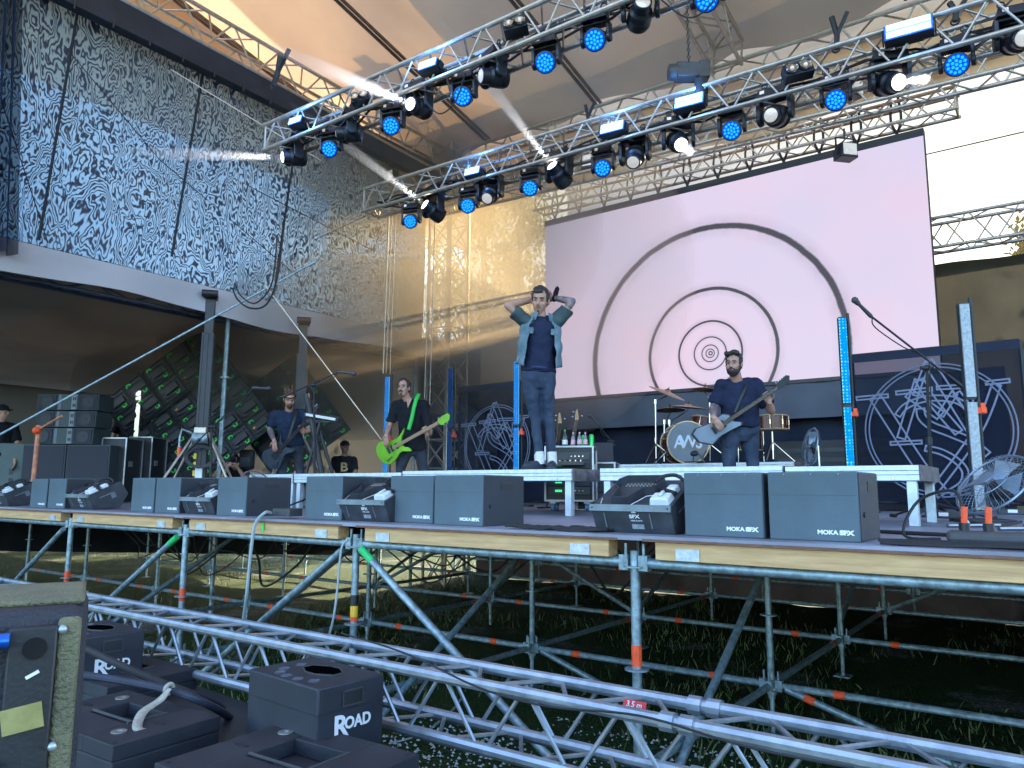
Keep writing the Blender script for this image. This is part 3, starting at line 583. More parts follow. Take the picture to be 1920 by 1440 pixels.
# ================================================================ monogram banners
m_ban = cloth('banner_mesh', (.022, .028, .045), .35, .30, .1, 2, .2, 3., tint=(.55, .6, .7))
m_ink = mat('pale_ink', (.16, .185, .27), .7, 0, .08, 12)
BN = [  # strokes of the monogram, each an outlined ribbon: points and half width, centred on the ring
 ([(410, 545), (800, 1290), (990, 1580)], 58), ([(225, 555), (540, 545)], 18), ([(1530, 500), (1330, 960), (900, 1560)], 38), ([(1440, 480), (1640, 470)], 18),
 ([(845, 400), (640, 1000)], 40), ([(940, 215), (800, 560)], 24), ([(940, 215), (1080, 500), (1330, 1040)], 46), ([(535, 1050), (830, 1045)], 17),
 ([(850, 400), (960, 640), (1170, 960)], 40), ([(740, 530), (1020, 780)], 50), ([(620, 522), (960, 505)], 18), ([(1160, 560), (1020, 780)], 30),
 ([(1005, 495), (1330, 500)], 18), ([(1180, 560), (1300, 770)], 34), ([(1340, 560), (1330, 790)], 20),
 ([(620, 760), (700, 670), (850, 610), (1010, 600), (1180, 640), (1310, 760)], 28), ([(840, 700), (850, 790), (930, 880), (1090, 960), (1270, 1060), (1400, 1190)], 38),
 ([(860, 1110), (1000, 1150), (1130, 1240), (1200, 1350), (1170, 1470), (1050, 1560)], 28)]
def banner(x0, x1, z0, z1, Y, label, cxf, czf, R):
    w, h = x1-x0, z1-z0; t = thing('monogram_banner', label, 'banner', ((x0+x1)/2, Y, z0), group='monogram banners')
    MB().sheet(lambda u, v: (-w/2+w*u, .025*math.sin(u*9)*(1-v), h*v), 40, 10).build('cloth', m_ban, t, sharp=180)
    m_r = MB(); m_r.cyl((-w/2, .04, h), (w/2, .04, h), .02, 8).cyl((-w/2, .04, .02), (w/2, .04, .02), .02, 8).cyl((-w/2, .04, 0), (-w/2, .04, h), .018, 8).cyl((w/2, .04, 0), (w/2, .04, h), .018, 8).build('frame', m_blackm, t)
    MB().sheet(lambda u, v: (-w/2+w*u, -.006+.025*math.sin(u*9)*.05, h-.09*v), 20, 2).build('header_strip', m_mask, t, sharp=180)
    k = MB(); cx, cz = -w/2+w*cxf, h*czf
    def rib(pts, hw, closed=False, yy=-.034):
        pts = [Vector((p[0], 0, p[1])) for p in pts]; pts = spline(pts, 6) if len(pts) > 2 else pts
        def nrm(i):
            a, b = pts[max(i-1, 0)], pts[min(i+1, len(pts)-1)]; d = (b-a).normalized(); return Vector((-d.z, 0, d.x))
        Lp = [pts[i]+nrm(i)*hw for i in range(len(pts))]; Rp = [pts[i]-nrm(i)*hw for i in range(len(pts))]
        loop = Lp+Rp[::-1]+[Lp[0]]
        for i in range(len(loop)-1):
            a, b = loop[i], loop[i+1]
            if (b-a).length < 1e-5: continue
            d = (b-a).normalized(); nn = Vector((-d.z, 0, d.x))*LW; a2, b2 = a-d*LW, b+d*LW; o_ = Vector((0, yy-random.random()*.004, 0))
            k.add([a2-nn+o_, b2-nn+o_, b2+nn+o_, a2+nn+o_], [(0, 1, 2, 3)])
    LW = R*.0125; S = 2.28*R
    for r_ in (R*1.0, R*.945): k.torus((cx, -.036, cz), r_, LW*.9, (0, 1, 0), 72, 4)
    for pts, hw in BN: rib([(cx+(a-985)/690*R, cz+(925-b)/680*R) for a, b in pts], hw/690*R)
    k.build('monogram', m_ink, t); return t
bl = oY(860, 720, 9.0); brr = oY(1600, 672, 9.0); br2 = oY(1912, 645, 9.0)
banner(bl.x, bl.x+1.68, 1.5, 3.30, 9.0, 'dark monogram banner behind the singer, partly hidden by his legs', .47, .47, .62)
banner(brr.x-.02, br2.x, 1.56, 3.22, 9.0, 'dark see-through monogram banner at the right behind the microphone stand', .51, .47, .70)
# ================================================================ stage lights
m_led = emat('blue_led', (.02, .40, 1.0), .38); m_ledr = mat('lens_rim', (.01, .03, .12), .3, 0, .1, 20, emis=(0, .12, 1), es=.1)
m_strip = emat('strobe_strip', (.50, .80, 1.0), .60); m_strb = mat('blue_glow_diffuser', (.02, .1, .5), .4, 0, .1, 10, emis=(.0, .12, 1.), es=.28)
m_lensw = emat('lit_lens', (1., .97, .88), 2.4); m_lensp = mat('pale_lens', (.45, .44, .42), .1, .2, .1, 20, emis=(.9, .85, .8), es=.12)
m_hous = mat('lamp_housing', (.016, .019, .028), .42, .1, .2, 10, .05, 100)
m_refl = mat('reflector', (.55, .53, .48), .2, 1, .1, 10)
def clamps(m, w):
    for s in (-1, 1): m.box((s*w*.32, 0, .035), (.035, .05, .07)); m.torus((s*w*.32, 0, .085), .03, .009, (0, 1, 0), 12, 5)
def head(kind, p, d, label, group, sc=1., lens=None):
    d = Vector(d).normalized(); t = thing(kind+('_head' if kind != 'strobe' else '_light'), label, 'stage light', p, group=group); t.scale = (sc,)*3
    yaw = math.atan2(d.x, -d.y); t.rotation_euler = (0, 0, yaw*.6+YAW*.0); rl = Matrix.Rotation(-yaw*.6, 3, 'Z') @ d
    if kind == 'wash':
        m = MB(); m.box((0, 0, -.035), (.25, .17, .075), taper=.9); clamps(m, .25); m.cyl((.0, 0, -.07), (0, 0, -.09), .05, 12); m.build('base', m_hous, t, bevel=.008)
        MB().box((-.06, -.088, -.03), (.035, .006, .03)).build('control_panel', m_lensp, t)
        m = MB(); m.box((0, 0, -.095), (.27, .09, .02))
        for s in (-1, 1): m.box((s*.128, 0, -.17), (.028, .085, .16), taper=1.2); m.cyl((s*.11, 0, -.235), (s*.146, 0, -.235), .05, 12)
        m.build('yoke', m_hous, t, bevel=.006); c = Vector((0, 0, -.235)); r = .098
        m = MB(); m.lathe([(.05, -.105), (.085, -.09), (.1, -.03), (.1, .05), (.104, .07), (.096, .075)], c, rl, 24); m.build('body', m_hous, t)
        fc = c+rl*.076; u, v, _ = frame(rl); m = MB(); m.lathe([(.093, 0), (.09, .004)], fc, rl, 24, mi=1)
        ang = [(0, 0)]+[(.034, k*60) for k in range(6)]+[(.068, k*30+15) for k in range(12)]
        for rr, a in ang: m.lathe([(.0145, .003), (.0135, .012), (.007, .016)], fc+u*rr*math.cos(R_(a))+v*rr*math.sin(R_(a)), rl, 8)
        m.build('led_face', [m_led, m_ledb], t)
    elif kind == 'spot':
        m = MB(); m.box((0, 0, -.045), (.34, .24, .09), taper=.92); clamps(m, .34); m.build('base', m_hous, t, bevel=.012)
        MB().box((-.10, -.124, -.04), (.05, .006, .035)).build('control_panel', m_lensp, t)
        m = MB(); m.box((0, 0, -.105), (.36, .14, .03))
        for s in (-1, 1): m.box((s*.172, 0, -.21), (.04, .13, .22), taper=1.25); m.cyl((s*.15, 0, -.30), (s*.196, 0, -.30), .075, 14)
        m.build('yoke', m_hous, t, bevel=.01); c = Vector((0, 0, -.30))
        m = MB(); m.lathe([(.07, -.19), (.115, -.17), (.125, -.06), (.12, .03), (.095, .06), (.095, .15), (.082, .155)], c, rl, 20); m.build('body', m_hous, t)
        u, v, _ = frame(rl); m = MB()
        for k in range(5): m.torus(c-rl*(.05+k*.022), .124, .004, rl, 20, 4)
        m.build('cooling_ribs', m_hous, t); MB().lathe([(.078, 0), (.07, .012), (.04, .022), (.0, .025)], c+rl*.152, rl, 20).build('lens', lens or m_lensp, t)
        MB().torus(c+rl*.156, .085, .009, rl, 22, 6).build('rim', m_hous, t)
    return t, d
m_ledb = emat('blue_led_backing', (.0, .10, .95), .24)
UP_ = CU; FW = _F
def rel(a, b, c): return CR*a+CU*b+FW*c          # a direction given as seen by someone facing the stage
def lamp_pos(x, y, A, dv, Y=None):
    """Point on the truss line whose column passes under picture column x."""
    n = ray(x, y).cross(CU); t = -(A-CAM).dot(n)/dv.dot(n); return A+dv*t
def hang(x, y, A, dv, drop=.17): p = lamp_pos(x, y, A, dv); return p-Vector((0, .0, drop))
washes = [(1, 623, 278), (1, 738, 235), (1, 871, 180), (1, 1025, 117), (1, 1117, 75), (1, 1325, 0), (2, 773, 414), (2, 880, 385), (2, 996, 352), (2, 1131, 315), (2, 1371, 245), (2, 1565, 188), (2, 1790, 122)]
cnt = {1: 0, 2: 0}; NM = {1: 'front lighting truss', 2: 'second lighting truss'}
for tr_, x, y in washes:
    A, dv = (T1a, d1) if tr_ == 1 else (T2a, d2); s = .92 if tr_ == 1 else 1.0
    p = lamp_pos(x, y, A, dv); q = oY(x, y, p.y); p = Vector((p.x, p.y, q.z+.235*s)); toc = (CAM-p).normalized()
    top = lamp_pos(x, y, A, dv).z-.17
    t, d = head('wash', p, (toc*.8+Vector((0, -.5, -.25))).normalized(), 'blue-lit LED wash head, %s from the left end of the %s' % (ORD[cnt[tr_]], NM[tr_]), 'blue wash heads on the %s' % NM[tr_], s)
    cnt[tr_] += 1
    if top > p.z+.1: MB().cyl((0, 0, .09), (0, 0, (top-p.z)/s), .016, 8).build('drop_pipe', m_hous, t)
spots = [(1, 552, 290, (-.85, -.12, -.5), 'W', 'sending a pale beam left from the end of the front truss'), (1, 655, 245, (-1, -.05, -.1), 'P', 'black profile-shaped head pointing left between two blue heads'),
 (1, 785, 195, (-.5, -.05, -.8), 'W', 'with a glowing white lens, below a blue strobe on the front truss'), (1, 925, 138, (-.85, -.1, -.4), 'P', 'angled head with its unlit grey lens turned left on the front truss'),
 (1, 1200, 18, (0, .25, -.9), 'P', 'large head with pale lens at the top centre of the picture'), (2, 813, 390, (-.7, .45, -.5), 'W', 'throwing a white beam up to the left from the second truss'),
 (2, 920, 360, (-.3, -.55, -.8), 'P', 'tilted head with dim lens over the tower'), (2, 1048, 322, (-.6, .6, -.5), 'W', 'throwing a white beam steeply up over the left corner of the screen'),
 (2, 1190, 290, (-.3, -.6, -.75), 'P', 'dark head pointing down left in front of the screen'), (2, 1271, 262, (0, -.45, -.9), 'W', 'brilliant white head facing straight down to the stage'),
 (2, 1452, 212, (-.6, -.2, -.75), 'P', 'black head with grey lens turned left over the screen'), (2, 1665, 150, (.1, -.3, -.9), 'W', 'bright white head near the right end of the screen'),
 (2, 1905, 68, (-.25, -.3, -.9), 'P', 'head with a pinkish lens at the right edge of the picture')]
beams = []
for tr_, x, y, dr, k, lab in spots:
    A, dv = (T1a, d1) if tr_ == 1 else (T2a, d2); s = .80 if tr_ == 1 else .92
    p = lamp_pos(x, y, A, dv); q = oY(x, y, p.y); p = Vector((p.x, p.y, q.z+.26*s)); top = lamp_pos(x, y, A, dv).z-.17
    t, d = head('spot', p, rel(*dr), 'moving head, '+lab if not lab.startswith(('black', 'angled', 'large', 'tilted', 'dark', 'brilliant', 'bright', 'head')) else lab, 'moving spot heads on the %s' % NM[tr_], s, m_lensw if k == 'W' else m_lensp)
    if top > p.z+.1: MB().cyl((0, 0, .09), (0, 0, (top-p.z)/s), .018, 8).build('drop_pipe', m_hous, t)
    if k == 'W': beams.append((p-Vector((0, 0, .30*s))+d*.17*s, d, x))
sidx = 0
for tr_, x, y, w in ((1, 555, 227, .20), (1, 803, 122, .22), (2, 886, 322, .24), (2, 1148, 240, .30), (2, 1292, 190, .33), (2, 1703, 53, .40)):
    A, dv = (T1a, d1) if tr_ == 1 else (T2a, d2); p = lamp_pos(x, y, A, dv); q = oY(x, y, p.y-.22); h = w*.46
    t = thing('strobe_light', 'twin-strip strobe glowing blue-white, %s' % ['at the left end of the front truss', 'above the white-lensed head on the front truss', 'at the left of the second truss near the tower', 'upper left of the video screen', 'below the chain hoist', 'at the upper right of the picture'][sidx], 'strobe light', (q.x, p.y-.22, q.z), YAW*.75, 'blue-white strobes on the trusses'); t.rotation_euler = (R_(-16), R_(0), YAW*.15)
    MB().box((0, .04, 0), (w, .10, h)).box((0, .11, 0), (w*.6, .05, h*.7)).build('housing', m_hous, t, bevel=.006)
    MB().box((0, -.012, 0), (w*.97, .008, h*.95)).build('diffuser', m_strb, t)
    for s in (-1, 1): MB().box((0, -.022, s*h*.235), (w*.9, .012, h*.34)).build('light_strip', m_strip, t)
    for s in (-1, 1): MB().box((s*(w/2+.012), .05, .0), (.012, .06, h*.8)).build('end_cap', m_hous, t); MB().torus((s*w*.3, .16, h*.5), .028, .009, (0, 1, 0), 10, 5).box((s*w*.3, .14, h*.3), (.02, .06, h*.6)).build('bracket', m_hous, t)
    sidx += 1
    lp = bpy.data.objects.new('lamp', bpy.data.lights.new('strobe', 'POINT')); lp.data.shadow_soft_size = 0; lp.data.energy = 2.2; lp.data.color = (.10, .35, 1.); col.objects.link(lp); lp.parent = t; lp.location = (0, -.10, 0)
for i, (tr_, x, y, w) in enumerate(((1, 675, 182, .2), (1, 965, 45, .22), (2, 1497, 128, .28))):
    A, dv = (T1a, d1) if tr_ == 1 else (T2a, d2); p = lamp_pos(x, y, A, dv); q = oY(x, y, p.y-.2); h = w*.52
    t = thing('blinder_light', ['unlit two-lamp blinder at the left of the front truss', 'unlit two-lamp blinder at the top of the front truss', 'unlit two-lamp blinder on the second truss over the screen'][i], 'stage light', (q.x, p.y-.2, q.z), group='two-lamp blinders'); t.rotation_euler = (R_(-15), R_(-12), YAW*.8)
    MB().box((0, .05, 0), (w, .12, h)).build('housing', m_hous, t, bevel=.006)
    for s in (-1, 1): 
        o = MB().lathe([(.0, .0), (h*.1, .0), (h*.34, .03), (h*.4, .045), (h*.42, .03)], (s*w*.235, .0, 0), (0, -1, 0), 20).build('lamp', m_refl, t)
        MB().torus((s*w*.235, -.02, 0), h*.4, .008, (0, 1, 0), 20, 5).build('rim', m_hous, o)
        MB().sph((s*w*.235, -.03, 0), h*.14, 10, 6).build('bulb', m_lensp, o)
    MB().box((0, .13, 0), (w*.5, .05, .03)).torus((0, .16, h*.3), .03, .01, (1, 0, 0), 10, 5).build('bracket', m_hous, t)
# extra fixtures further back, a chain hoist and the black slings of the trusses
for i, (x, y, Y, a) in enumerate(((1108, 305, 9.0, -.4), (1592, 168, 9.0, .5), (735, 333, 8.9, -.6), (1585, 285, 10.6, .2))):
    q = oY(x, y, Y); t = thing('flood_lamp', ['brownish flood lamp hanging left above the screen corner', 'brown flood lamp behind a blue head at the upper right', 'brown box lamp hanging in front of the mesh wall', 'dark lamp body hung among the straps over the screen'][i], 'stage light', q, a+YAW)
    MB().box((0, 0, 0), (.26, .2, .22), taper=.8).box((0, .12, 0), (.18, .06, .16)).build('housing', m_hous, t, bevel=.01); MB().box((0, -.105, 0), (.2, .01, .16)).build('glass', m_lensp, t)
    MB().box((-.14, 0, .08), (.01, .03, .24)).box((.14, 0, .08), (.01, .03, .24)).box((0, 0, .2), (.29, .03, .01)).cyl((0, 0, .2), (0, 0, .34), .014).build('bracket', m_hous, t)
q = oY(1292, 136, 7.3); t = thing('chain_hoist', 'black chain hoist motor hanging on its chain from the roof above a strobe', 'hoist', q, YAW)
MB().box((-.02, 0, 0), (.26, .17, .17)).lathe([(.085, -.23), (.09, -.2), (.09, -.12), (.08, -.1)], (0, 0, 0), (1, 0, 0), 16).box((.15, 0, 0), (.12, .19, .2)).build('motor', mat('hoist_grey', (.05, .045, .04), .55, 0, .2, 12), t, bevel=.015)
m = MB(); zt = 2.7
for k in range(64): m.torus((0, 0, .1+k*.042), .016, .005, (1, 0, 0) if k % 2 else (0, 1, 0), 8, 4, sc=1.)
m.build('chain', m_blackm, t); MB().lathe([(.03, -.16), (.07, -.14), (.075, -.3), (.05, -.36)], (.1, -.1, .0), (0, 0, 1), 12).build('chain_bag', m_rubber, t)
MB().tube([(-.28, 0, 3.3), (0, 0, 2.75), (.22, 0, 3.4)], .02, 6).build('sling', m_blackm, t)
for i, (x, y0, y1, Y) in enumerate(((1572, 28, 92, 8.2), (533, 97, 160, 4.8), (1105, 195, 238, 9.6), (1795, 0, 40, 8.4))):
    a, b = oY(x, y0, Y), oY(x-4+(i == 1)*-16, y1, Y); t = thing('truss_sling', ['black sling wrapped round the back truss above the screen', 'black forked sling round the roof edge truss over the mesh wall', 'dark sling at the middle of the back truss', 'black sling at the top right of the picture'][i], 'sling', a)
    MB().tube([Vector((-.07, 0, 0)), (b-a)*.6, b-a], .03, 6).tube([Vector((.09, 0, .0)), (b-a)*.6, b-a], .025, 6).build('webbing', m_blackm, t); MB().torus(b-a, .04, .01, (0, 1, 0), 10, 5).build('shackle', m_blackm, t)
# ---- lit smoke in front of the white heads
def smoke(name, dens, c=(.9, .92, 1), g=.3):
    m = bpy.data.materials.new(name); t, n, l = nt(m); n.remove(n['Principled BSDF']); v = n.new('ShaderNodeVolumePrincipled'); v.inputs['Color'].default_value = (*c, 1); v.inputs['Density'].default_value = dens; v.inputs['Anisotropy'].default_value = g
    l.new(v.outputs[0], n['Material Output'].inputs['Volume']); return m
m_smoke = smoke('beam_smoke', 1.3)
for i, (p, d, x) in enumerate(beams):
    Ln = {552: 1.5, 785: 1.3, 813: 1.5, 1048: 1.5, 1271: .35, 1665: .3}[x]
    Ln *= 1.5; rr_ = Matrix((frame(d)[0], frame(d)[1], d)).transposed(); o = MB().sph((0, 0, 0), (.07, .07, Ln/2), 16, 16, rot=rr_).build('smoke', m_smoke, sharp=180); o.location = p+d*(Ln*.46+.0); struct(o, 'stuff')
    lp = bpy.data.objects.new('spot_beam', bpy.data.lights.new('spot_beam', 'SPOT')); col.objects.link(lp); lp.location = p+d*.01; lp.rotation_euler = (-d).to_track_quat('Z', 'Y').to_euler(); lp.data.energy = 110; lp.data.spot_size = R_(9); lp.data.spot_blend = .3; lp.data.shadow_soft_size = .03; lp.data.color = (1, .96, .86)
# ================================================================ risers on the stage
m_ralu = mat('riser_aluminium', (.52, .58, .62), .45, .35, .1, 18, .04, 60); m_rtop = mat('riser_top', (.06, .05, .045), .6, 0, .2, 6); m_rside = mat('riser_wood_side', (.13, .11, .11), .6, .1, .35, 14, .1, 40, stretch=(8, 1, 1))
def riser(x0, x1, y0, y1, zt, label, h=.10, legs=2, group='low risers on the stage'):
    t = thing('stage_riser', label, 'riser', ((x0+x1)/2, (y0+y1)/2, DECK), group=group); w, d, H = x1-x0, y1-y0, zt-DECK
    MB().box((0, 0, H-.008), (w-.03, d-.03, .018)).build('top', m_rtop, t)
    m = MB()
    for k, (a, b) in enumerate(((0, .34), (.36, .62), (.64, 1.))):
        z = H-h*(a+b)/2; hh = h*(b-a)
        m.box((0, -(d/2-.012-.002*k), z), (w, .024, hh))
    m.build('front_frame', m_ralu, t, bevel=.002); MB().box((0, d/2-.012, H-h/2), (w, .024, h)).build('rear_frame', m_ralu, t, bevel=.002)
    for s in (-1, 1):
        m = MB()
        for k, (a, b) in enumerate(((0, .31), (.33, .6), (.62, 1.))): m.box((s*(w/2+.003+.002*k), 0, H-h*(a+b)/2), (.022, d-.05, h*(b-a)+.004))
        m.build('side_rail', m_rside, t)
    for i in range(legs):
        for s in (-1, 1):
            x = -w/2+.05+(w-.1)*i/(legs-1); MB().box((x, s*(d/2-.055), (H-h)/2), (.06, .06, H-h)).build('leg', m_ralu, t, bevel=.004)
    MB().cyl((w/2-.15, -d/2-.004, H-h*.85), (w/2-.15, -d/2+.01, H-h*.85), .008, 8).build('bolt', m_chrome, t)
    return t
riser(-5.38, -3.385, 5.47, 6.35, 1.874, 'low aluminium riser the singer stands on'); riser(-7.1, -5.40, 5.47, 6.35, 1.860, 'low aluminium riser behind the grey box row, left of the singer')
riser(-3.105, -1.62, 5.47, 6.5, 1.874, 'aluminium riser right of the singer behind the large fog machine'); riser(-1.60, -.755, 5.47, 6.35, 1.868, 'aluminium riser whose square legs show beside the right-hand microphone stand')
riser(-7.95, -7.13, 5.47, 6.3, 1.858, 'short aluminium riser behind the wire fans on the left')
riser(-5.35, -2.53, 9.0, 11.0, 2.035, 'wide aluminium riser carrying the drum kit', .085, 3)
# ================================================================ grey effect boxes along the stage front
m_grey = mat('grey_textured_paint', (.075, .110, .130), .75, 0, .1, 3, .25, 350); m_greyd = mat('black_textured_paint', (.022, .026, .034), .6, 0, .12, 4, .3, 300)
m_logo = mat('white_print', (.72, .74, .76), .6, 0, .05, 20)
gb = [(1610, 'large grey box at the right end of the front row'), (1430, 'large grey box second from the right, three bolts along its top edge'), (905, 'grey box with a slot handle on its side, left of the big fog machine'), (812, 'grey box just behind the one with the slot handle'),
      (640, 'grey box on the left of the middle fog machine'), (460, 'grey box beside the bass player with a full dark side and slot handle'), (335, 'grey box left of the third fog machine'), (287, 'narrow-looking grey box left of its twin'), (120, 'grey box right of a narrow twin near the left edge'), (85, 'grey box nearest to the left edge fog machine')]
def effect_box(x, y, label, side=True):
    t = thing('effect_box', label, 'box', (x, y, DECK), group='grey effect boxes along the stage front'); w, d, h = .395, .42, .312
    bd = MB().box((0, 0, h/2), (w, d, h)); b = bd.build('body', m_grey, t, bevel=.006)
    MB().box((0, .22-.004, h/2), (w-.004, .012, h-.004)).build('rear_panel', m_greyd, t); MB().box((0, -d/2-.0002, h*.66), (w-.012, .0016, .0016)).build('panel_seam', m_dark, b)
    sd = MB().box((w/2+.002, .0, h/2), (.006, d-.018, h-.012)).build('side_panel', m_greyd, t); m = MB()
    MB().box((w/2+.004, .03, h*.79), (.008, .13, .045)).build('handle_slot', m_black, sd)
    MB().box((w/2+.007, .03, h*.79+.018), (.006, .13, .006)).build('handle_lip', m_dark, sd)
    for s in (-.12, 0, .12): m.sph((s, -d/2, h-.012), .004, 8, 5)
    m.build('bolt', m_chrome, b); MB().cyl((w/2, -.14, .12), (w/2+.012, -.14, .12), .012, 8).build('knob', m_blackm, sd)
    tx = text_mesh('MOKA', .026, m_logo, b, (.062, -d/2-.0015, .040), (R_(90), 0, 0), 'logo', .001, 1.15, .0012); text_mesh('SFX', .027, m_logo, b, (.142, -d/2-.0015, .040), (R_(90), 0, 0), 'logo', .001, 1.3, .0018)
    return t
for i, (xx, lab) in enumerate(gb):
    Y = 3.60 if i != 3 else 3.68; p = oY(xx, 950, Y-.0); effect_box(p.x-.1975, Y+.21, lab)
# ================================================================ fog machines
m_fog = mat('fog_metal', (.04, .045, .055), .5, .2, .2, 8, .1, 150); m_foglip = mat('fog_lip', (.16, .20, .22), .5, .3, .15, 10); m_bot = mat('white_bottle', (.62, .66, .68), .45, 0, .06, 8); m_holes = mat('grille_light', (.45, .48, .50), .4, .6, .1, 20)
def fog(x, y, label, rz=0, s=1.):
    t = thing('fog_machine', label, 'fog machine', (x, y, DECK), rz, 'fog machines along the stage front'); t.scale = (s,)*3; w = .50
    prof = [(.06, .0), (.0, .135), (.0, .15), (.33, .30), (.42, .17), (.34, .02)]
    MB().prism([(a, b) for a, b in prof], (0, 0, 0), (0, 1, 0), (0, 0, 1), w).build('body', m_fog, t, bevel=.004)
    fl = MB().box((0, -.006, .143), (w+.012, .012, .038)).build('front_lip', m_foglip, t)
    for sx_ in (-1, 1): MB().sph((sx_*(w/2-.012), -.013, .143), .005, 8, 5).build('screw', m_blackm, fl)
    n = Vector((0, -.41, .91)).normalized(); v = Vector((0, .91, .41)).normalized(); u = Vector((1, 0, 0)); o = Vector((0, 0, .152))
    pl = [(-.115, .02), (-.015, .02), (.03, .15), (.085, .17), (.10, .20), (.10, .30), (.08, .33), (-.15, .33), (-.185, .28), (-.175, .20), (-.13, .15)]
    m = MB(); k = len(pl)
    for i in range(k):
        a, b = Vector((*pl[i], 0)), Vector((*pl[(i+1) % k], 0)); A, B = o+u*a.x+v*a.y, o+u*b.x+v*b.y; hgt = .05
        m.cyl(A, A+n*hgt, .004, 6); c = (A+B)/2+n*hgt/2; d = (B-A); rm = Matrix((d.normalized(), n.cross(d).normalized(), n)).transposed(); m.box(c, (d.length, .007, hgt), rm)
    m.build('basin_wall', m_fog, t)
    MB().prism([(a, b) for a, b in pl], o+n*.004, u, v, .004).build('basin_floor', m_dark, t); m = MB()
    for r in range(2):
        for q in range(10): m.sph(o+u*(-.14+q*.023)+v*(.29-r*.025)+n*.008, (.008, .008, .004), 8, 4)
    for q in range(3): m.sph(o+u*(-.09+q*.022)+v*(.055)+n*.008, (.008, .008, .004), 8, 4)
    m.build('nozzle_grille', m_holes, t)
    m = MB(); m.box(o+u*.17+v*.075+n*.012, (.125, .10, .05), Matrix((u, v, n)).transposed(), taper=.85); m.box(o+u*.185+v*.205+n*.012, (.07, .08, .045), Matrix((u, v, n)).transposed(), taper=.8); m.box(o+u*.175+v*.08+n*.045, (.022, .06, .02), Matrix((u, v, n)).transposed()); m.build('bottle', m_bot, t, bevel=.014)
    m = MB(); m.box(o+u*.18+v*.145+n*.03, (.15, .022, .018), Matrix((u, v, n)).transposed() @ Matrix.Rotation(-.5, 3, 'Z')); m.build('strap', m_black, t)
    MB().tube([o+u*.09+v*.20+n*.06, o+u*.12+v*.25+n*.075, o+u*.18+v*.30+n*.06, o+u*.235+v*.29+n*.02], .011, 8, smooth=4).build('hose', m_rubber, t)
    for (a, b) in (((-.11, .012), (-.185, .16)), ((.0, .012), (.05, .135)), ((.05, .135), (.13, .16)), ((-.225, .10), (-.20, .03))):
        A, B = o+u*a[0]+v*a[1]+n*.002, o+u*b[0]+v*b[1]+n*.002; MB().cyl(A, B, .0022, 4).build('printed_line', m_logo, t)
    fn = Vector((0, -.91, -.41)); rot = (R_(66), 0, 0)
    c0 = Vector((.03, .031, .065))
    text_mesh('SFX', .03, m_logo, t, c0+Vector((-.01, -.0128, .029)), (R_(114), 0, 0), 'logo', .001, 1.3, .001); text_mesh('FIRE FLAME', .012, m_logo, t, c0+Vector((.0, -.006+.003, .006)), (R_(114), 0, 0), 'logo', .001, 1.2)
    MB().box(c0+Vector((.005, .0085, -.027)), (.075, .003, .028), Matrix.Rotation(R_(24), 3, 'X')).build('label_plate', m_plate, t)
    m = MB(); a = c0+Vector((-.01, -.026, .058)); m.add([a+Vector((-.016, .003, -.008)), a+Vector((.016, .003, -.008)), a+Vector((0, -.004, .012))], [(0, 1, 2)]); m.build('warning_triangle', m_logo, t)
    for sx_ in (-.17, .12): MB().box((sx_, .026, .07), (.008, .004, .09), Matrix.Rotation(R_(24), 3, 'X')).build('vent_rib', m_foglip, t)
    sd = MB().box((w/2+.001, .19, .155), (.003, .16, .01), Matrix.Rotation(R_(24), 3, 'X')).box((w/2+.001, .26, .15), (.003, .05, .05), Matrix.Rotation(R_(24), 3, 'X')).build('side_mark', m_foglip, t)
for xx, s, lab in ((1112, .92, 'largest black fog machine with white bottle, between singer and big grey boxes'), (634, .92, 'fog machine under the bass player between two grey boxes'), (338, .9, 'fog machine partly hidden behind the box below the left guitarist'), (123, .95, 'fog machine in front of the speaker towers'), (-25, .95, 'fog machine cut by the left edge of the picture')):
    p = oY(xx, 950, 3.58); fog(p.x+.25*s, 3.56 if xx > 1000 else 3.58, lab, 0, s)
# ================================================================ LED tubes
def led_mat(name, a, b, s):
    m = bpy.data.materials.new(name); t, n, l = nt(m); n.remove(n['Principled BSDF']); tc = n.new('ShaderNodeTexCoord'); mp = n.new('ShaderNodeMapping'); l.new(tc.outputs['Object'], mp.inputs[0]); mp.inputs['Scale'].default_value = (32, 32, 32)
    v = n.new('ShaderNodeTexVoronoi'); v.inputs['Randomness'].default_value = .15; v.inputs['Scale'].default_value = 1; l.new(mp.outputs[0], v.inputs['Vector']); r = n.new('ShaderNodeValToRGB'); l.new(v.outputs['Distance'], r.inputs[0])
    r.color_ramp.elements[0].color = (*a, 1); r.color_ramp.elements[1].color = (*b, 1); r.color_ramp.elements[0].position = .25; r.color_ramp.elements[1].position = .5
    e = n.new('ShaderNodeEmission'); e.inputs[1].default_value = s*EX; l.new(r.outputs[0], e.inputs[0]); l.new(e.outputs[0], n['Material Output'].inputs[0]); return m
lm1 = led_mat('led_cyan', (.30, 1., .85), (.0, .22, .70), .42); lm2 = led_mat('led_blue', (.22, .65, 1.), (.01, .16, .55), .34); lm3 = mat('led_off', (.30, .34, .36), .4, 0, .2, 60, .3, 60); lm4 = led_mat('led_dim', (.06, .2, .4), (.01, .05, .2), .15)
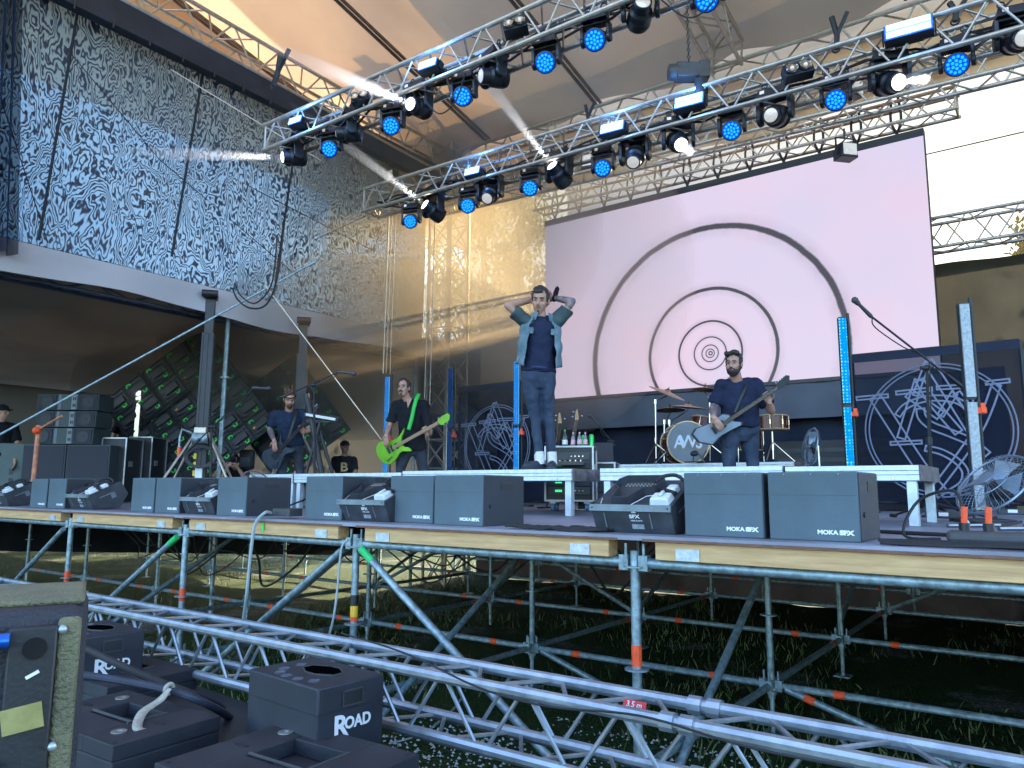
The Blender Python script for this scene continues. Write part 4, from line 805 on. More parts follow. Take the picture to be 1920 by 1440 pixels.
for x, Y, zt, mm, lab in ((1591, 7.9, 3.43, lm1, 'bright cyan LED tube standing right of the dark-shirted guitarist'), (968, 8.0, 3.40, lm2, 'blue LED tube standing behind the singer'), (724, 8.0, 3.40, lm2, 'blue LED tube standing left of the bass player'), (843, 8.2, 3.45, lm4, 'dim LED tube standing between the bass player and the banner'), (1826, 6.6, 3.14, lm3, 'unlit grey LED tube standing at the right before the banner')):
    p = oY(x, 800, Y); H = zt-DECK; t = thing('led_tube', lab, 'LED tube', (p.x, Y, DECK), YAW*.6, 'standing LED tubes')
    MB().box((0, -.0, .06+(H-.06)*.27), (.065, .022, (H-.06)*.50)).box((0, 0, .06+(H-.06)*.77), (.065, .022, (H-.06)*.45)).build('led_strip', mm, t)
    MB().box((0, .022, .06+(H-.06)*.25), (.07, .02, (H-.06)*.47)).box((0, .022, .06+(H-.06)*.77), (.07, .02, (H-.06)*.47)).build('backing', m_black, t)
    MB().cyl((.06, .05, 0), (.06, .05, H+.05), .014, 8).cyl((-.035, .035, 0.03), (-.035, .035, H), .010, 6).build('pole', m_blackm, t); MB().box((.02, .05, .012), (.36, .3, .024)).build('base_plate', m_blackm, t)
    MB().box((.045, .03, H*.50), (.10, .07, .045)).box((.07, 0, H*.50+.02), (.03, .03, .07)).build('clamp', m_orange, t)
# ================================================================ microphone stands
def mic(m_, a, d, L=.16):
    d = Vector(d).normalized(); m_.lathe([(.011, 0), (.015, .1), (.016, .11)], a, d, 12); return d
def mic_stand(label, base, top, b0, b1, micend, tri=.34, r=.011, thick=1.):
    t = thing('microphone_stand', label, 'microphone stand', base); B = Vector(base); l = lambda p: Vector(p)-B
    pole = MB().cyl((0, 0, .12), l(top), r*thick, 10).cyl((0, 0, .12), l(top)*.52, r*1.4*thick, 10).build('pole', m_blackm, t); MB().cyl(l(top)*.52-Vector((0, 0, .03)), l(top)*.52+Vector((0, 0, .03)), r*1.9, 10).build('clutch', m_black, pole)
    for k in range(3):
        a = R_(20+120*k); e = Vector((math.cos(a)*tri, math.sin(a)*tri, .02)); MB().cyl((0, 0, .14), e, .009, 8).cyl((0, 0, .26), e*.45+Vector((0, 0, .06)), .005, 6).build('leg', m_blackm, t); MB().cyl(e*.93, e*1.08, .015, 8).build('rubber_foot', m_rubber, t)
    MB().lathe([(.015, .1), (.04, .13), (.035, .2), (.014, .26)], (0, 0, 0), (0, 0, 1), 12).build('hub', m_black, t)
    MB().sph(l(top), .026, 10, 8).cyl(l(top)-CR*.05, l(top)+CR*.05, .014, 10).build('boom_clamp', m_blackm, t)
    MB().cyl(l(b0), l(b1), .0085*thick, 8).cyl(l(b1)+(l(b0)-l(b1))*.0, l(b1)+(l(b0)-l(b1))*.18, .016*thick, 10).build('boom', m_blackm, t)
    me_ = l(b0); d = Vector(micend).normalized(); MB().lathe([(.012, -.02), (.017, .0), (.013, .12), (.02, .14), (.022, .16)], me_, d, 12).build('microphone', m_dark, t); MB().sph(me_+d*.175, (.027, .027, .027), 12, 8).build('microphone_grille', m_dark, t)
    MB().tube([me_-d*.02, me_-d*.05-Vector((0, 0, .06)), l(b0).lerp(l(b1), .35)-Vector((0, 0, .05)), l(b0).lerp(l(b1), .6)+Vector((0, .01, .012)), l(top)+Vector((.02, -.02, -.1)), Vector((.03, -.02, .5)), Vector((.05, -.05, .03))], .005, 6, smooth=5).build('cable', m_rubber, t)
D_ = 5.3; dep = ray(1745, 985).dot(_F)
bs = oZ(1748, 975, DECK); dd = (bs-CAM).dot(_F); mic_stand('tall boom microphone stand at the right before the see-through banner', bs, oD(1738, 690, dd), oD(1632, 592, dd), oD(1806, 727, dd), rel(-.75, .75, 0), .42)
bs = Vector((oD(593, 880, 8.6).x, oD(593, 880, 8.6).y, DECK)); mic_stand('boom microphone stand in front of the left guitarist, its boom rising to the right', bs, oD(588, 722, 8.6), oD(636, 697, 8.6), oD(528, 745, 8.6), rel(1, -.12, 0), .35)
bs = Vector((oD(397, 880, 8.9).x, oD(397, 880, 8.9).y, DECK)); mic_stand('boom microphone stand before the lifting mast at the left', bs, oD(397, 800, 8.9), oD(476, 727, 8.9), oD(352, 845, 8.9), rel(1, -.05, 0), .3)
bs = Vector((oD(1150, 880, 10.6).x, oD(1150, 880, 10.6).y, DECK)); mic_stand('small microphone stand beside the drum kit and the laptop', bs, oD(1146, 828, 10.6), oD(1122, 796, 10.6), oD(1152, 836, 10.6), rel(-.6, .6, 0), .25)
# ================================================================ fans
m_wire = mat('fan_wire', (.20, .25, .30), .35, .7, .1, 20); m_blade = mat('fan_blade', (.22, .30, .38), .35, .3, .1, 10)
def fan(label, c, ax, R, z0=DECK, stand=True, wires=44):
    c = Vector(c); ax = Vector(ax).normalized(); t = thing('floor_fan', label, 'fan', (c.x, c.y, z0), group='wire floor fans'); C = Vector((0, 0, c.z-z0)); u, v, _ = frame(ax); m = MB(); dp = R*.30
    def pt(r, q, s): h = dp*math.sqrt(max(0, 1-(r/R)**2))*.9+.01; return C+(u*math.cos(q)+v*math.sin(q))*r+ax*h*s
    for s in (1, -1):
        for k in range(wires): q = 2*math.pi*k/wires; m.tube([pt(R*f, q, s) for f in (.2, .5, .75, .92, 1.)], .0013, 4)
        for f in (.22, .62): m.torus(C+ax*(dp*math.sqrt(1-f*f)*.9+.01)*s, R*f, .0025, ax, 32, 4)
    m.build('guard', m_wire, t); MB().torus(C, R, .008, ax, 44, 6).build('rim', m_wire, t)
    MB().lathe([(.05, -dp*1.35), (.065, -dp*1.2), (.065, -dp*.5), (.05, -.01)], C, ax, 16).build('motor', m_black, t); MB().lathe([(R*.2, .0), (R*.2, .006), (.01, .01)], C+ax*dp*.92, ax, 20).build('cap', m_wire, t)
    for k in range(4):
        q = k*math.pi/2; w = []
        for i in range(5):
            r = R*(.14+.72*i/4); 
            for j in (-1, 1): w.append(C+(u*math.cos(q+j*.36*(.5+.5*i/4))+v*math.sin(q+j*.36*(.5+.5*i/4)))*r+ax*(j*.028))
        MB().add(w, [(2*i, 2*i+1, 2*i+3, 2*i+2) for i in range(4)]).build('blade', m_blade, t)
    h = C.z; sidev = u if abs(u.z) < .5 else v; sidev = Vector((sidev.x, sidev.y, 0)).normalized(); bk = Vector((-ax.x, -ax.y, 0)).normalized() if abs(ax.z) < .95 else Vector((0, 1, 0))
    for s in (-1, 1): MB().tube([C+sidev*s*(R+.02), C+sidev*s*(R+.03)-Vector((0, 0, h*.5)), C+sidev*s*R*.8-Vector((0, 0, h-.015))], .011, 8, smooth=4).build('bracket', m_chrome, t)
    for s in (-1, 1): MB().tube([-bk*.18+sidev*s*R*.8+Vector((0, 0, .012)), bk*.22+sidev*s*R*.8+Vector((0, 0, .012))], .012, 8).build('foot', m_chrome, t)
fan('large tilted wire fan at the right edge of the stage floor', oD(1862, 908, 4.6), rel(-.72, .69, -.08), .235)
fan('small upright wire fan behind the riser, right of the drums', oY(1521, 838, 8.2), rel(-.93, .15, .1), .20, wires=30)
fan('wire fan behind the third fog machine, only its upper arc in sight', oY(417, 935, 4.45), rel(.15, .75, -.65), .27)
fan('wire fan facing right behind the grey box with the full dark side', oY(487, 925, 4.75), rel(.8, .5, -.3), .26)
fan('wire fan behind the grey boxes near the left edge', oY(40, 925, 4.3), rel(.3, .75, -.6), .25)
# ================================================================ drum kit
def drum_shell(t, c, ax, r, d, col_, head_=None, n=28):
    c = Vector(c); ax = Vector(ax).normalized(); MB().lathe([(r, -d/2), (r, d/2)], c, ax, n).build('shell', col_, t)
    for s in (-1, 1): MB().torus(c+ax*s*d/2, r+.004, .011, ax, n, 6).build('hoop', m_hoop, t)
    MB().lathe([(r-.006, 0), (r-.01, .003)], c-ax*(d/2+.002), ax, n).build('drum_head', head_ or m_white, t)
    m = MB(); u, v, _ = frame(ax)
    for k in range(8): q = k*math.pi/4+.2; e = (u*math.cos(q)+v*math.sin(q))*(r+.014); m.cyl(c+e-ax*d/2, c+e+ax*d/2, .0035, 5); m.cyl(c+e-ax*.03, c+e+ax*.03, .008, 6)
    m.build('tension_rod', m_gold, t)
m_hoop = mat('drum_hoop', (.50, .36, .22), .3, .5, .1, 10); m_gold = mat('brass_chrome', (.65, .52, .34), .25, .9, .1, 10); m_shell = mat('red_sparkle', (.07, .018, .016), .25, .2, .5, 60); m_head = mat('grey_drum_head', (.14, .17, .19), .5, 0, .08, 6); m_cym = mat('bronze_cymbal', (.42, .30, .20), .35, .8, .2, 12, .1, 30)
KY = 9.5; kc = oY(1283, 829, KY); rk = .275; RT = 2.035
kt = thing('kick_drum', 'kick drum with a grey head bearing pale block letters, standing on the riser', 'kick drum', (kc.x, KY, RT)); kax = Vector((.78, -1, 0)).normalized(); C_ = Vector((0, 0, rk+.012))
drum_shell(kt, C_, -kax, rk, .4, m_shell, m_head)
yaw_k = math.atan2(kax.x, -kax.y); ic = mat('ice_blue_letters', (.35, .48, .62), .5, 0, .3, 18, c2=(.62, .70, .78)); og = mat('orange_edge', (.55, .28, .08), .5)
fp = C_+kax*.207
for q, (tx_, dx, sc_) in enumerate((('A', -.125, 1.0), ('W', .0, 1.15), ('S', .14, 1.0))):
    side = Vector((math.cos(yaw_k), math.sin(yaw_k), 0)); p = fp+side*dx+Vector((0, 0, .01-.012*(q != 1)))
    text_mesh(tx_, .22, og, kt, p-Vector((0, 0, .012))+kax*.001, (R_(90), 0, yaw_k), 'letter_edge', .001, sc_*.9, .004); text_mesh(tx_, .22, ic, kt, p+kax*.003, (R_(90), 0, yaw_k), 'letter', .001, sc_*.9, .003)
for s in (-1, 1): MB().cyl(C_+Vector((s*.22, -.1, -.12)), Vector((s*.36, -.18, .01)), .009, 8).build('spur', m_chrome, kt)
km = thing('kick_microphone', 'small black microphone on a low stand in front of the kick drum', 'microphone', oY(1300, 866, KY-.6)); MB().lathe([(.02, -.03), (.035, 0), (.035, .05), (.02, .06)], (0, 0, .10), (.5, .8, .2), 12).build('microphone_body', m_black, km); MB().cyl((0, 0, 0), (0, 0, .1), .008, 6).cyl((-.12, 0, 0), (.12, 0, 0), .008, 6).build('low_stand', m_blackm, km)
def cymbal_stand(label, base, arm0, c, R, tilt, tip=True):
    t = thing('cymbal_stand', label, 'cymbal', (base.x, base.y, RT), group='cymbals of the drum kit'); B = Vector((base.x, base.y, RT)); l = lambda p: p-B
    MB().cyl((0, 0, .05), l(arm0), .013, 10).cyl((0, 0, .3), (0, 0, .36), .022, 10).cyl(l(arm0)-Vector((0, 0, .04)), l(arm0)+Vector((0, 0, .02)), .024, 10).build('pole', m_chrome, t); MB().cyl(l(arm0)-(l(c)-l(arm0))*.35, l(c)-Vector((0, 0, .04)), .009, 8).build('arm', m_chrome, t)
    for k in range(3): a = R_(30+k*120); MB().cyl((0, 0, .28), (math.cos(a)*.32, math.sin(a)*.32, .015), .009, 6).build('leg', m_chrome, t)
    n = Vector(tilt).normalized(); MB().lathe([(R, -.004), (R*.98, 0), (R*.3, .025), (R*.2, .03), (R*.12, .05), (.008, .055)], l(c), n, 32).lathe([(R*.98, -.004), (.01, .02)], l(c), n, 32).build('cymbal', m_cym, t); MB().cyl(l(c)-n*.05, l(c)+n*.09, .006, 6).lathe([(.02, .05), (.02, .065)], l(c), n, 10).build('wing_nut', m_black, t)
def onY(x, y, Y): return oY(x, y, Y)
cymbal_stand('tilted crash cymbal on its tall stand at the left of the kit', onY(1231, 868, 9.3), onY(1229, 752, 9.3), onY(1250, 737, 9.4), .26, rel(.36, .93, -.13)); cymbal_stand('thin ride cymbal seen edge-on above the kick drum', onY(1258, 868, 9.9), onY(1255, 790, 9.9), onY(1290, 764, 9.9), .27, (.12, -.02, 1))
cymbal_stand('hi-hat cymbal seen edge-on left of the ride cymbal', onY(1246, 868, 9.5), onY(1246, 790, 9.5), onY(1256, 769, 9.5), .21, (-.03, .05, 1)); cymbal_stand('small cymbal beside the guitarist shoulder', onY(1331, 868, 9.6), onY(1331, 748, 9.6), onY(1322, 731, 9.6), .17, (.05, .08, 1))
sn = oY(1447, 793, 9.2); t = thing('side_drum', 'reddish brown side drum on a chrome stand at the right of the kit', 'drum', (sn.x, sn.y, RT)); drum_shell(t, (0, 0, sn.z-RT), (0, 0, 1), .18, .165, m_shell)
MB().cyl((0, 0, .04), (0, 0, sn.z-RT-.1), .014, 8).cyl((-.16, 0, sn.z-RT-.09), (.16, 0, sn.z-RT-.09), .009, 6).cyl((0, 0, .15), (0, 0, .22), .024, 8).build('pole', m_chrome, t)
for k in range(3): a = R_(30+k*120); MB().cyl((0, 0, .25), (math.cos(a)*.25, math.sin(a)*.25, .015), .008, 6).build('leg', m_chrome, t)
t = thing('rack_tom', 'dark tom drum behind the kick drum, partly hidden by the guitar', 'drum', onY(1316, 800, 9.7)); drum_shell(t, (0, 0, 0), (.1, .3, 1), .16, .2, m_shell); MB().cyl((0, 0, -.1), (-.1, .1, -.45), .012, 8).build('mount', m_chrome, t)
t = thing('floor_tom', 'dark floor tom standing behind the guitarist legs', 'drum', (onY(1400, 840, 9.9).x, 9.9, RT)); drum_shell(t, (0, 0, .38), (0, 0, 1), .2, .38, m_shell)
for k in range(3): a = R_(20+k*120); MB().cyl((math.cos(a)*.215, math.sin(a)*.215, 0), (math.cos(a)*.215, math.sin(a)*.215, .45), .007, 6).build('leg', m_chrome, t)
t = thing('amplifier_head', 'dark slatted speaker case behind the small fan', 'case', (-2.2, 9.9, DECK)); MB().box((0, 0, .42), (1.5, .5, .84)).build('cabinet', m_greyd, t, bevel=.01); m = MB()
for k in range(6): m.box((0, -.254, .12+k*.12), (1.4, .01, .05))
m.build('slat', m_dark, t)
# ================================================================ rack case, spare guitars, drinks, laptop
m_case = mat('rack_black', (.015, .016, .02), .5, 0, .2, 10); m_edge = mat('case_edge', (.36, .38, .40), .4, .7, .1, 20)
def rack(label, p, w, d, h, rz, units=5, wheels=True):
    t = thing('rack_case', label, 'flight case', p, rz); z0 = .11 if wheels else 0; MB().box((0, 0, z0+h/2), (w-.02, d-.02, h-.02)).build('body', m_case, t); m = MB(); e = .018
    for sx_ in (-1, 1):
        for sy in (-1, 1): m.box((sx_*w/2, sy*d/2, z0+h/2), (e, e, h))
        for sz in (0, 1): m.box((sx_*w/2, 0, z0+sz*h), (e, d-e, e)); 
    for sy in (-1, 1):
        for sz in (0, 1): m.box((0, sy*d/2, z0+sz*h), (w-e, e, e))
    m.build('edging', m_edge, t); MB().box((0, 0, z0+h+.004), (w-.01, d-.01, .012)).build('lid', m_dark, t)
    for k in range(units):
        f = MB().box((0, -d/2+.006-.001*k, z0+h*(.1+.8*(k+.5)/units)), (w-.07, .02, h*.8/units-.012)).build('device', m_greyd if k % 2 else m_dark, t, bevel=.003)
        if k in (0, 1, 3): MB().box((-w*.22, -d/2-.007, z0+h*(.1+.8*(k+.5)/units)), (.07, .005, .022)).build('display', emat('green_display', (.05, .9, .25), .35), f)
        m = MB()
        for q in range(4): m.cyl((w*(.05+.08*q), -d/2-.002, z0+h*(.1+.8*(k+.5)/units)), (w*(.05+.08*q), -d/2-.014, z0+h*(.1+.8*(k+.5)/units)), .007, 8)
        m.build('knob', m_chrome, f)
    for sx_ in (-1, 1):
        MB().box((sx_*(w/2+.008), -d*.2, z0+h*.6), (.012, .10, .08)).build('butterfly_latch', m_edge, t)
        if wheels:
            for sy in (-1, 1): 
                c = MB().box((sx_*w*.36, sy*d*.34, .095), (.06, .06, .03)).build('caster', m_edge, t); MB().cyl((sx_*w*.36-.018, sy*d*.34, .045), (sx_*w*.36+.018, sy*d*.34, .045), .045, 14).build('wheel', mat('blue_wheel', (.1, .2, .35), .5), c)
    return t
rp = oZ(1072, 948, DECK); rp = oY(1072, 948, 6.9); rp.z = DECK; rk_ = rack('tall rack case on wheels behind the singer, drinks standing on it', rp, .50, .5, .56, .45, 5)
rtop = DECK+.11+.56+.012; rp2 = oY(1122, 880, 7.5); rack('low rack case with a laptop on top, right of the tall rack', Vector((rp2.x, 7.5, DECK)), .42, .5, .52, .4, 3, False)
rt = Matrix.Rotation(.45, 3, 'Z')
def on_rack(x, y): return rp+rt @ Vector((x, y, 0))+Vector((0, 0, rtop-DECK))
m_can = mat('green_can', (.03, .40, .08), .3, .4, .2, 20, c2=(.05, .6, .12)); m_pet = mat('clear_bottle', (.5, .55, .55), .1, 0, .05, 6, trans=.7); m_pink = mat('pink_label', (.75, .40, .50), .5, 0, .1, 30); m_glass = mat('dark_bottle', (.05, .09, .07), .1, 0, .1, 8, trans=.3)
for i, (x, y, lab) in enumerate(((-.19, -.1, 'tall green drinks can at the left end on the rack case'), (.13, .05, 'green drinks can behind the pink-labelled bottles'), (.22, -.06, 'green drinks can at the right end on the rack case'))):
    t = thing('drinks_can', lab, 'can', on_rack(x, y), group='green cans on the rack'); t.scale = (.85, .85, .75); MB().lathe([(.026, 0), (.033, .008), (.033, .15), (.026, .165), (.025, .168)], (0, 0, 0), (0, 0, 1), 16).build('body', m_can, t); MB().lathe([(.024, 0), (.024, .003)], (0, 0, .166), (0, 0, 1), 16).build('lid', m_alu, t)
for i, (x, y, k, lab) in enumerate(((-.06, -.08, 1, 'dark glass bottle with pale label on the rack case'), (.03, -.1, 0, 'water bottle with pink label, left one of three'), (.10, -.13, 0, 'water bottle with pink label, middle one of three'), (.16, -.11, 0, 'water bottle with pink label, right one of three'))):
    t = thing('drink_bottle', lab, 'bottle', on_rack(x, y), group='bottles on the rack'); t.scale = (.75, .75, .68); s = 1.15 if k else .95
    MB().lathe([(.03*s, 0), (.033*s, .01), (.033*s, .12*s), (.028*s, .15*s), (.012*s, .185*s), (.012*s, .21*s)], (0, 0, 0), (0, 0, 1), 16).build('body', m_glass if k else m_pet, t); MB().lathe([(.0342*s, .03), (.0342*s, .10)], (0, 0, 0), (0, 0, 1), 16).build('label', m_white if k else m_pink, t); MB().lathe([(.014*s, .205*s), (.014*s, .23*s)], (0, 0, 0), (0, 0, 1), 12).build('cap', m_green if k else m_pink, t)
t = thing('laptop', 'open black laptop on the low rack case', 'laptop', Vector((rp2.x, 7.5, DECK+.54)), .5); MB().box((0, 0, .01), (.34, .24, .018)).build('base', m_black, t, bevel=.004); MB().box((.0, .15, .12), (.34, .012, .23), Matrix.Rotation(-.35, 3, 'X')).build('lid', m_black, t)
t = thing('mixer_console', 'small mixer tray sticking out of the tall rack case', 'mixer', rp+rt @ Vector((-.05, -.34, .49)), .45); MB().box((0, 0, 0), (.44, .22, .04)).build('body', m_dark, t, bevel=.005); m = MB()
for k in range(24): m.cyl((-.19+(k % 8)*.054, -.07+(k//8)*.06, .02), (-.19+(k % 8)*.054, -.07+(k//8)*.06, .035), .009, 6)
m.build('knob', m_chrome, t)
# ---- cables and distribution on the floor
def cable(label, pts, r=.008, mt=None, z=None, nm='cable'):
    o = MB().tube(pts, r, 6, smooth=8).build(nm, mt or m_rubber); tag(o, label, 'cable'); return o
rc = random.Random(5)
for i in range(14):
    xa, xb = ((-2.62, -1.98), (-.66, 2.2))[i % 2]; y = 3.50+(i//2)*.026; pts = [Vector((xa+(xb-xa)*k/12+rc.uniform(-.02, .02), y+rc.uniform(-.015, .015), DECK+.008+rc.uniform(0, .012))) for k in range(13)]
    o = cable('dark cable in the bundle %s' % ('left of the large fog machine' if i % 2 == 0 else 'at the stage edge right of the last grey box'), pts, .0075); o['group'] = 'cables bundled %s' % ('by the fog machine' if i % 2 == 0 else 'at the right stage edge')
for i, (a, b, c_, d_, lab) in enumerate((((1650, 960), (1560, 955), (1500, 965), (1400, 985), 'thin black cable crossing the floor left of the riser legs'), ((1915, 978), (1850, 985), (1780, 965), (1730, 968), 'black cable looping to the microphone stand foot'), ((1915, 962), (1860, 955), (1800, 968), (1760, 950), 'black cable under the large tilted fan'), ((1915, 1000), (1820, 1004), (1760, 1002), (1640, 996), 'black cable in front of the power strip'), ((1660, 945), (1640, 950), (1690, 952), (1700, 948), 'coiled black cable near the right banner foot'))):
    cable(lab, [oZ(*q, DECK+.01) for q in (a, b, c_, d_)], .010)
p0 = oZ(1790, 1006, DECK+.03); t = thing('power_strip', 'long grey power strip with two orange plugs at the right of the stage floor', 'power strip', p0); MB().box((.22, .0, .0), (.50, .075, .055)).build('body', m_dark, t, bevel=.02)
for k in (.04, .13): o = MB().cyl((k, 0, .02), (k, 0, .06), .022, 10).build('socket', m_black, t); MB().cyl((k, 0, .06), (k+.005, 0, .13), .013, 8).build('plug', m_orange, t)
MB().tube([(.04, 0, .12), (.0, .05, .2), (-.15, .12, .15), (-.2, .0, .0), (-.05, -.05, -.01)], .007, 6, smooth=6).build('lead', m_rubber, t)
for i, (x, y, lab) in enumerate(((1770, 972, 'grey floor socket box at the foot of the microphone stand'), (1900, 965, 'black box at the right edge under the fan'))):
    t = thing('floor_box', lab, 'box', oZ(x, y, DECK)); MB().box((0, 0, .03), (.26, .1, .06)).build('body', m_dark, t, bevel=.01); MB().box((0, -.052, .035), (.08, .004, .03)).build('label_plate', m_white, t)
t = thing('floor_box', 'small black junction box with a pale cable at the stage edge', 'box', oY(515, 968, 3.52)); MB().box((.07, .06, .03), (.20, .12, .055)).build('body', m_dark, t, bevel=.004)
cable('pale grey cable drooping over the stage edge and hanging to the ground', [oY(508, 962, 3.5), oY(496, 962, 3.43), oY(478, 985, 3.38), oY(470, 1040, 3.36), oY(463, 1110, 3.36), oY(455, 1170, 3.4)], .012, mat('pale_cable', (.30, .36, .36), .6))
cable('thin grey cable hanging beside the warning-taped post', [oY(652, 1012, 3.42), oY(640, 1030, 3.40), oY(632, 1110, 3.38), oY(625, 1160, 3.38), oY(612, 1210, 3.4)], .008, mat('pale_cable_thin', (.30, .34, .34), .6))
for nm_, x, y, h_ in (('tape_mark', 493, 985, .06),):
    q = oY(x, y, 3.443); o = MB().box((0, 0, 0), (.022, .003, .085)).build('tape_mark', mat('neon_green_tape', (.02, .75, .06), .5)); o.location = q; tag(o, 'neon green tape strip on the spruce beam by the hanging cable', 'tape')
# ================================================================ lifting masts with rotated LED walls seen from behind
m_mast = mat('mast_alu', (.028, .029, .033), .4, .5, .2, 10, .05, 60)
def mast(label, x, y, zt, rz=.9):
    t = thing('lifting_mast', label, 'lift', (x, y, DECK-.0), rz, 'lifting masts'); H = zt-DECK
    MB().box((0, 0, .3+H*.35), (.165, .15, H*.70)).build('outer_mast', m_mast, t, bevel=.01); MB().box((0, .01, H*.62), (.12, .10, H*.76)).build('inner_mast', m_dark, t, bevel=.01)
    m = MB()
    for s in (-1, 0, 1): m.box((s*.062, -.08, .3+H*.35), (.018, .02, H*.70)); 
    m.build('guide_rail', m_mast, t); MB().box((0, -.0, H-.03), (.17, .16, .08)).cyl((-.1, -.12, H-.02), (.1, -.12, H-.02), .05, 14).build('pulley_head', m_blackm, t)
    m = MB(); m.box((0, -.19, .92), (.15, .12, .16)); m.build('winch_body', m_alud, t, bevel=.01); MB().cyl((-.09, -.22, .86), (.09, -.22, .86), .075, 18).build('winch_drum', m_galv, t); MB().tube([(-.1, -.22, .92), (-.22, -.22, .97), (-.24, -.22, .86), (-.24, -.22, .72)], .014, 8).build('winch_handle', m_galv, t); MB().cyl((-.24, -.22, .62), (-.24, -.22, .74), .022, 10).build('winch_grip', m_orange, t)
    m = MB()
    for k in range(4): m.torus((.02, -.26, .62), .15+.012*k, .007, (0, 1, .1), 24, 5, sc=.8)
    m.build('wire_coil', m_dark, t); m = MB()
    for a in (45, 135, 225, 315):
        e = Vector((math.cos(R_(a))*.85, math.sin(R_(a))*.85, .04)); MB().box(e*.5+Vector((0, 0, .06)), (.85, .05, .06), Matrix.Rotation(R_(a), 3, 'Z')).cyl(e, e+Vector((0, 0, .12)), .02, 8).build('outrigger', m_mast, t); MB().cyl(e*.8+Vector((0, 0, .08)), (math.cos(R_(a))*.1, math.sin(R_(a))*.1, .95), .016, 8).build('stay', m_alud, t)
    m = MB()
    for k in range(4): m.box((-.06, -.105, .30+k*.11), (.035, .006, .07))
    m.build('yellow_marks', mat('yellow_print', (.75, .48, .02), .5), t); MB().box((.0, -.12, .38), (.09, .03, .2)).build('weight_block', m_ralu, t, bevel=.008)
mast('black lifting mast with a winch in front of the nearer rotated LED wall', -9.15, 5.55, 4.30, .9); mast('black lifting mast behind the left guitarist before the further LED wall', -8.95, 6.95, 4.17, .9)
m_pan = mat('led_panel_back', (.020, .024, .038), .45, .15, .25, 6, .08, 50); m_hand = mat('green_handle', (.04, .80, .10), .5, 0, .1, 10, emis=None); m_plug = mat('orange_plug', (.75, .38, .10), .5)
def led_wall(label, quad, D, nx, ny):
    """Panels hung in a plane that faces the camera side; quad gives the corners top, right, left as picture points."""
    T, Rr, Lf = [oD(*q, D) for q in quad]; a = Rr-T; b = Lf-T; W_, H_ = a.length, b.length; ua = a.normalized(); vb = (b-ua*b.dot(ua)).normalized(); n = ua.cross(vb).normalized()
    if n.dot(CAM-T) < 0: n = -n
    t = thing('led_wall', label, 'LED wall', T, group='rotated LED walls'); pw, ph = W_/nx, H_/ny; rm = Matrix((ua, vb, ua.cross(vb))).transposed(); sg = 1 if ua.cross(vb).dot(n) > 0 else -1
    proto = None
    for i in range(nx):
        for j in range(ny):
            c = ua*(i+.5)*pw+vb*(j+.5)*ph
            if proto is None:
                p = bpy.data.objects.new('panel', None); col.objects.link(p); p.parent = t
                def P(x, y, z): return Vector((x, y, z*sg))
                m = MB().box((0, 0, 0), (pw*.985, ph*.985, .05)); base = m.build('panel', m_pan, t, bevel=.006); bpy.data.objects.remove(p); base.rotation_euler = rm.to_euler()
                m = MB()
                for s in (-1, 1): m.box(P(s*pw*.47, 0, .035), (pw*.03, ph*.97, .03)); m.box(P(0, s*ph*.47, .035), (pw*.90, ph*.03, .03))
                m.box(P(0, -.02, .05), (pw*.28, ph*.62, .05)); m.box(P(pw*.28, 0, .035), (.02, ph*.8, .02)); m.box(P(-pw*.30, 0, .035), (.02, ph*.8, .02)); m.build('frame', m_dark, base, bevel=.004)
                m = MB()
                for s, yy in ((-1, .22), (1, -.22)):
                    m.box(P(s*pw*.38, yy*ph, .07), (.016, ph*.15, .016)); m.box(P(s*(pw*.38-.02), yy*ph+ph*.075, .07), (.04, .016, .016)); m.box(P(s*(pw*.38-.02), yy*ph-ph*.075, .07), (.04, .016, .016))
                m.build('handle', m_hand, base); m = MB()
                for q in range(6): m.sph(P(pw*(-.4+.16*q), ph*(.3*math.sin(q*2.1)), .05), .010, 6, 4)
                m.build('screw', m_chrome, base); MB().cyl(P(.0, ph*.2, .07), P(pw*.02, ph*.31, .075), .018, 8).build('plug', m_plug, base); MB().tube([P(0, ph*.3, .07), P(pw*.2, ph*.42, .09), P(pw*.35, ph*.2, .08), P(pw*.42, -ph*.1, .05)], .006, 5, smooth=4).build('cable', m_rubber, base)
                proto = base; o = base
            else: o = copy_tree(proto, t)
            o.location = c
            for ch in list(o.children):
                if ch.name.startswith('plug') and (i*3+j*2) % 5: bpy.data.objects.remove(ch)
    MB().cyl(ua*W_*.36-n*.02+n*.09, ua*W_*.36+vb*H_+n*.09, .02, 8).cyl(-ua*.02+vb*H_*.62+n*.07, ua*(W_+.02)+vb*H_*.62+n*.07, .018, 8).build('rigging_bar', m_mast, t)
    return t
led_wall('large rotated LED wall seen from behind with green handles, next to the speaker towers', ((383, 612), (520, 795), (193, 757)), 12.3, 6, 5)
led_wall('second rotated LED wall seen from behind, behind the left guitarist', ((556, 662), (658, 806), (430, 775)), 12.9, 4, 4)
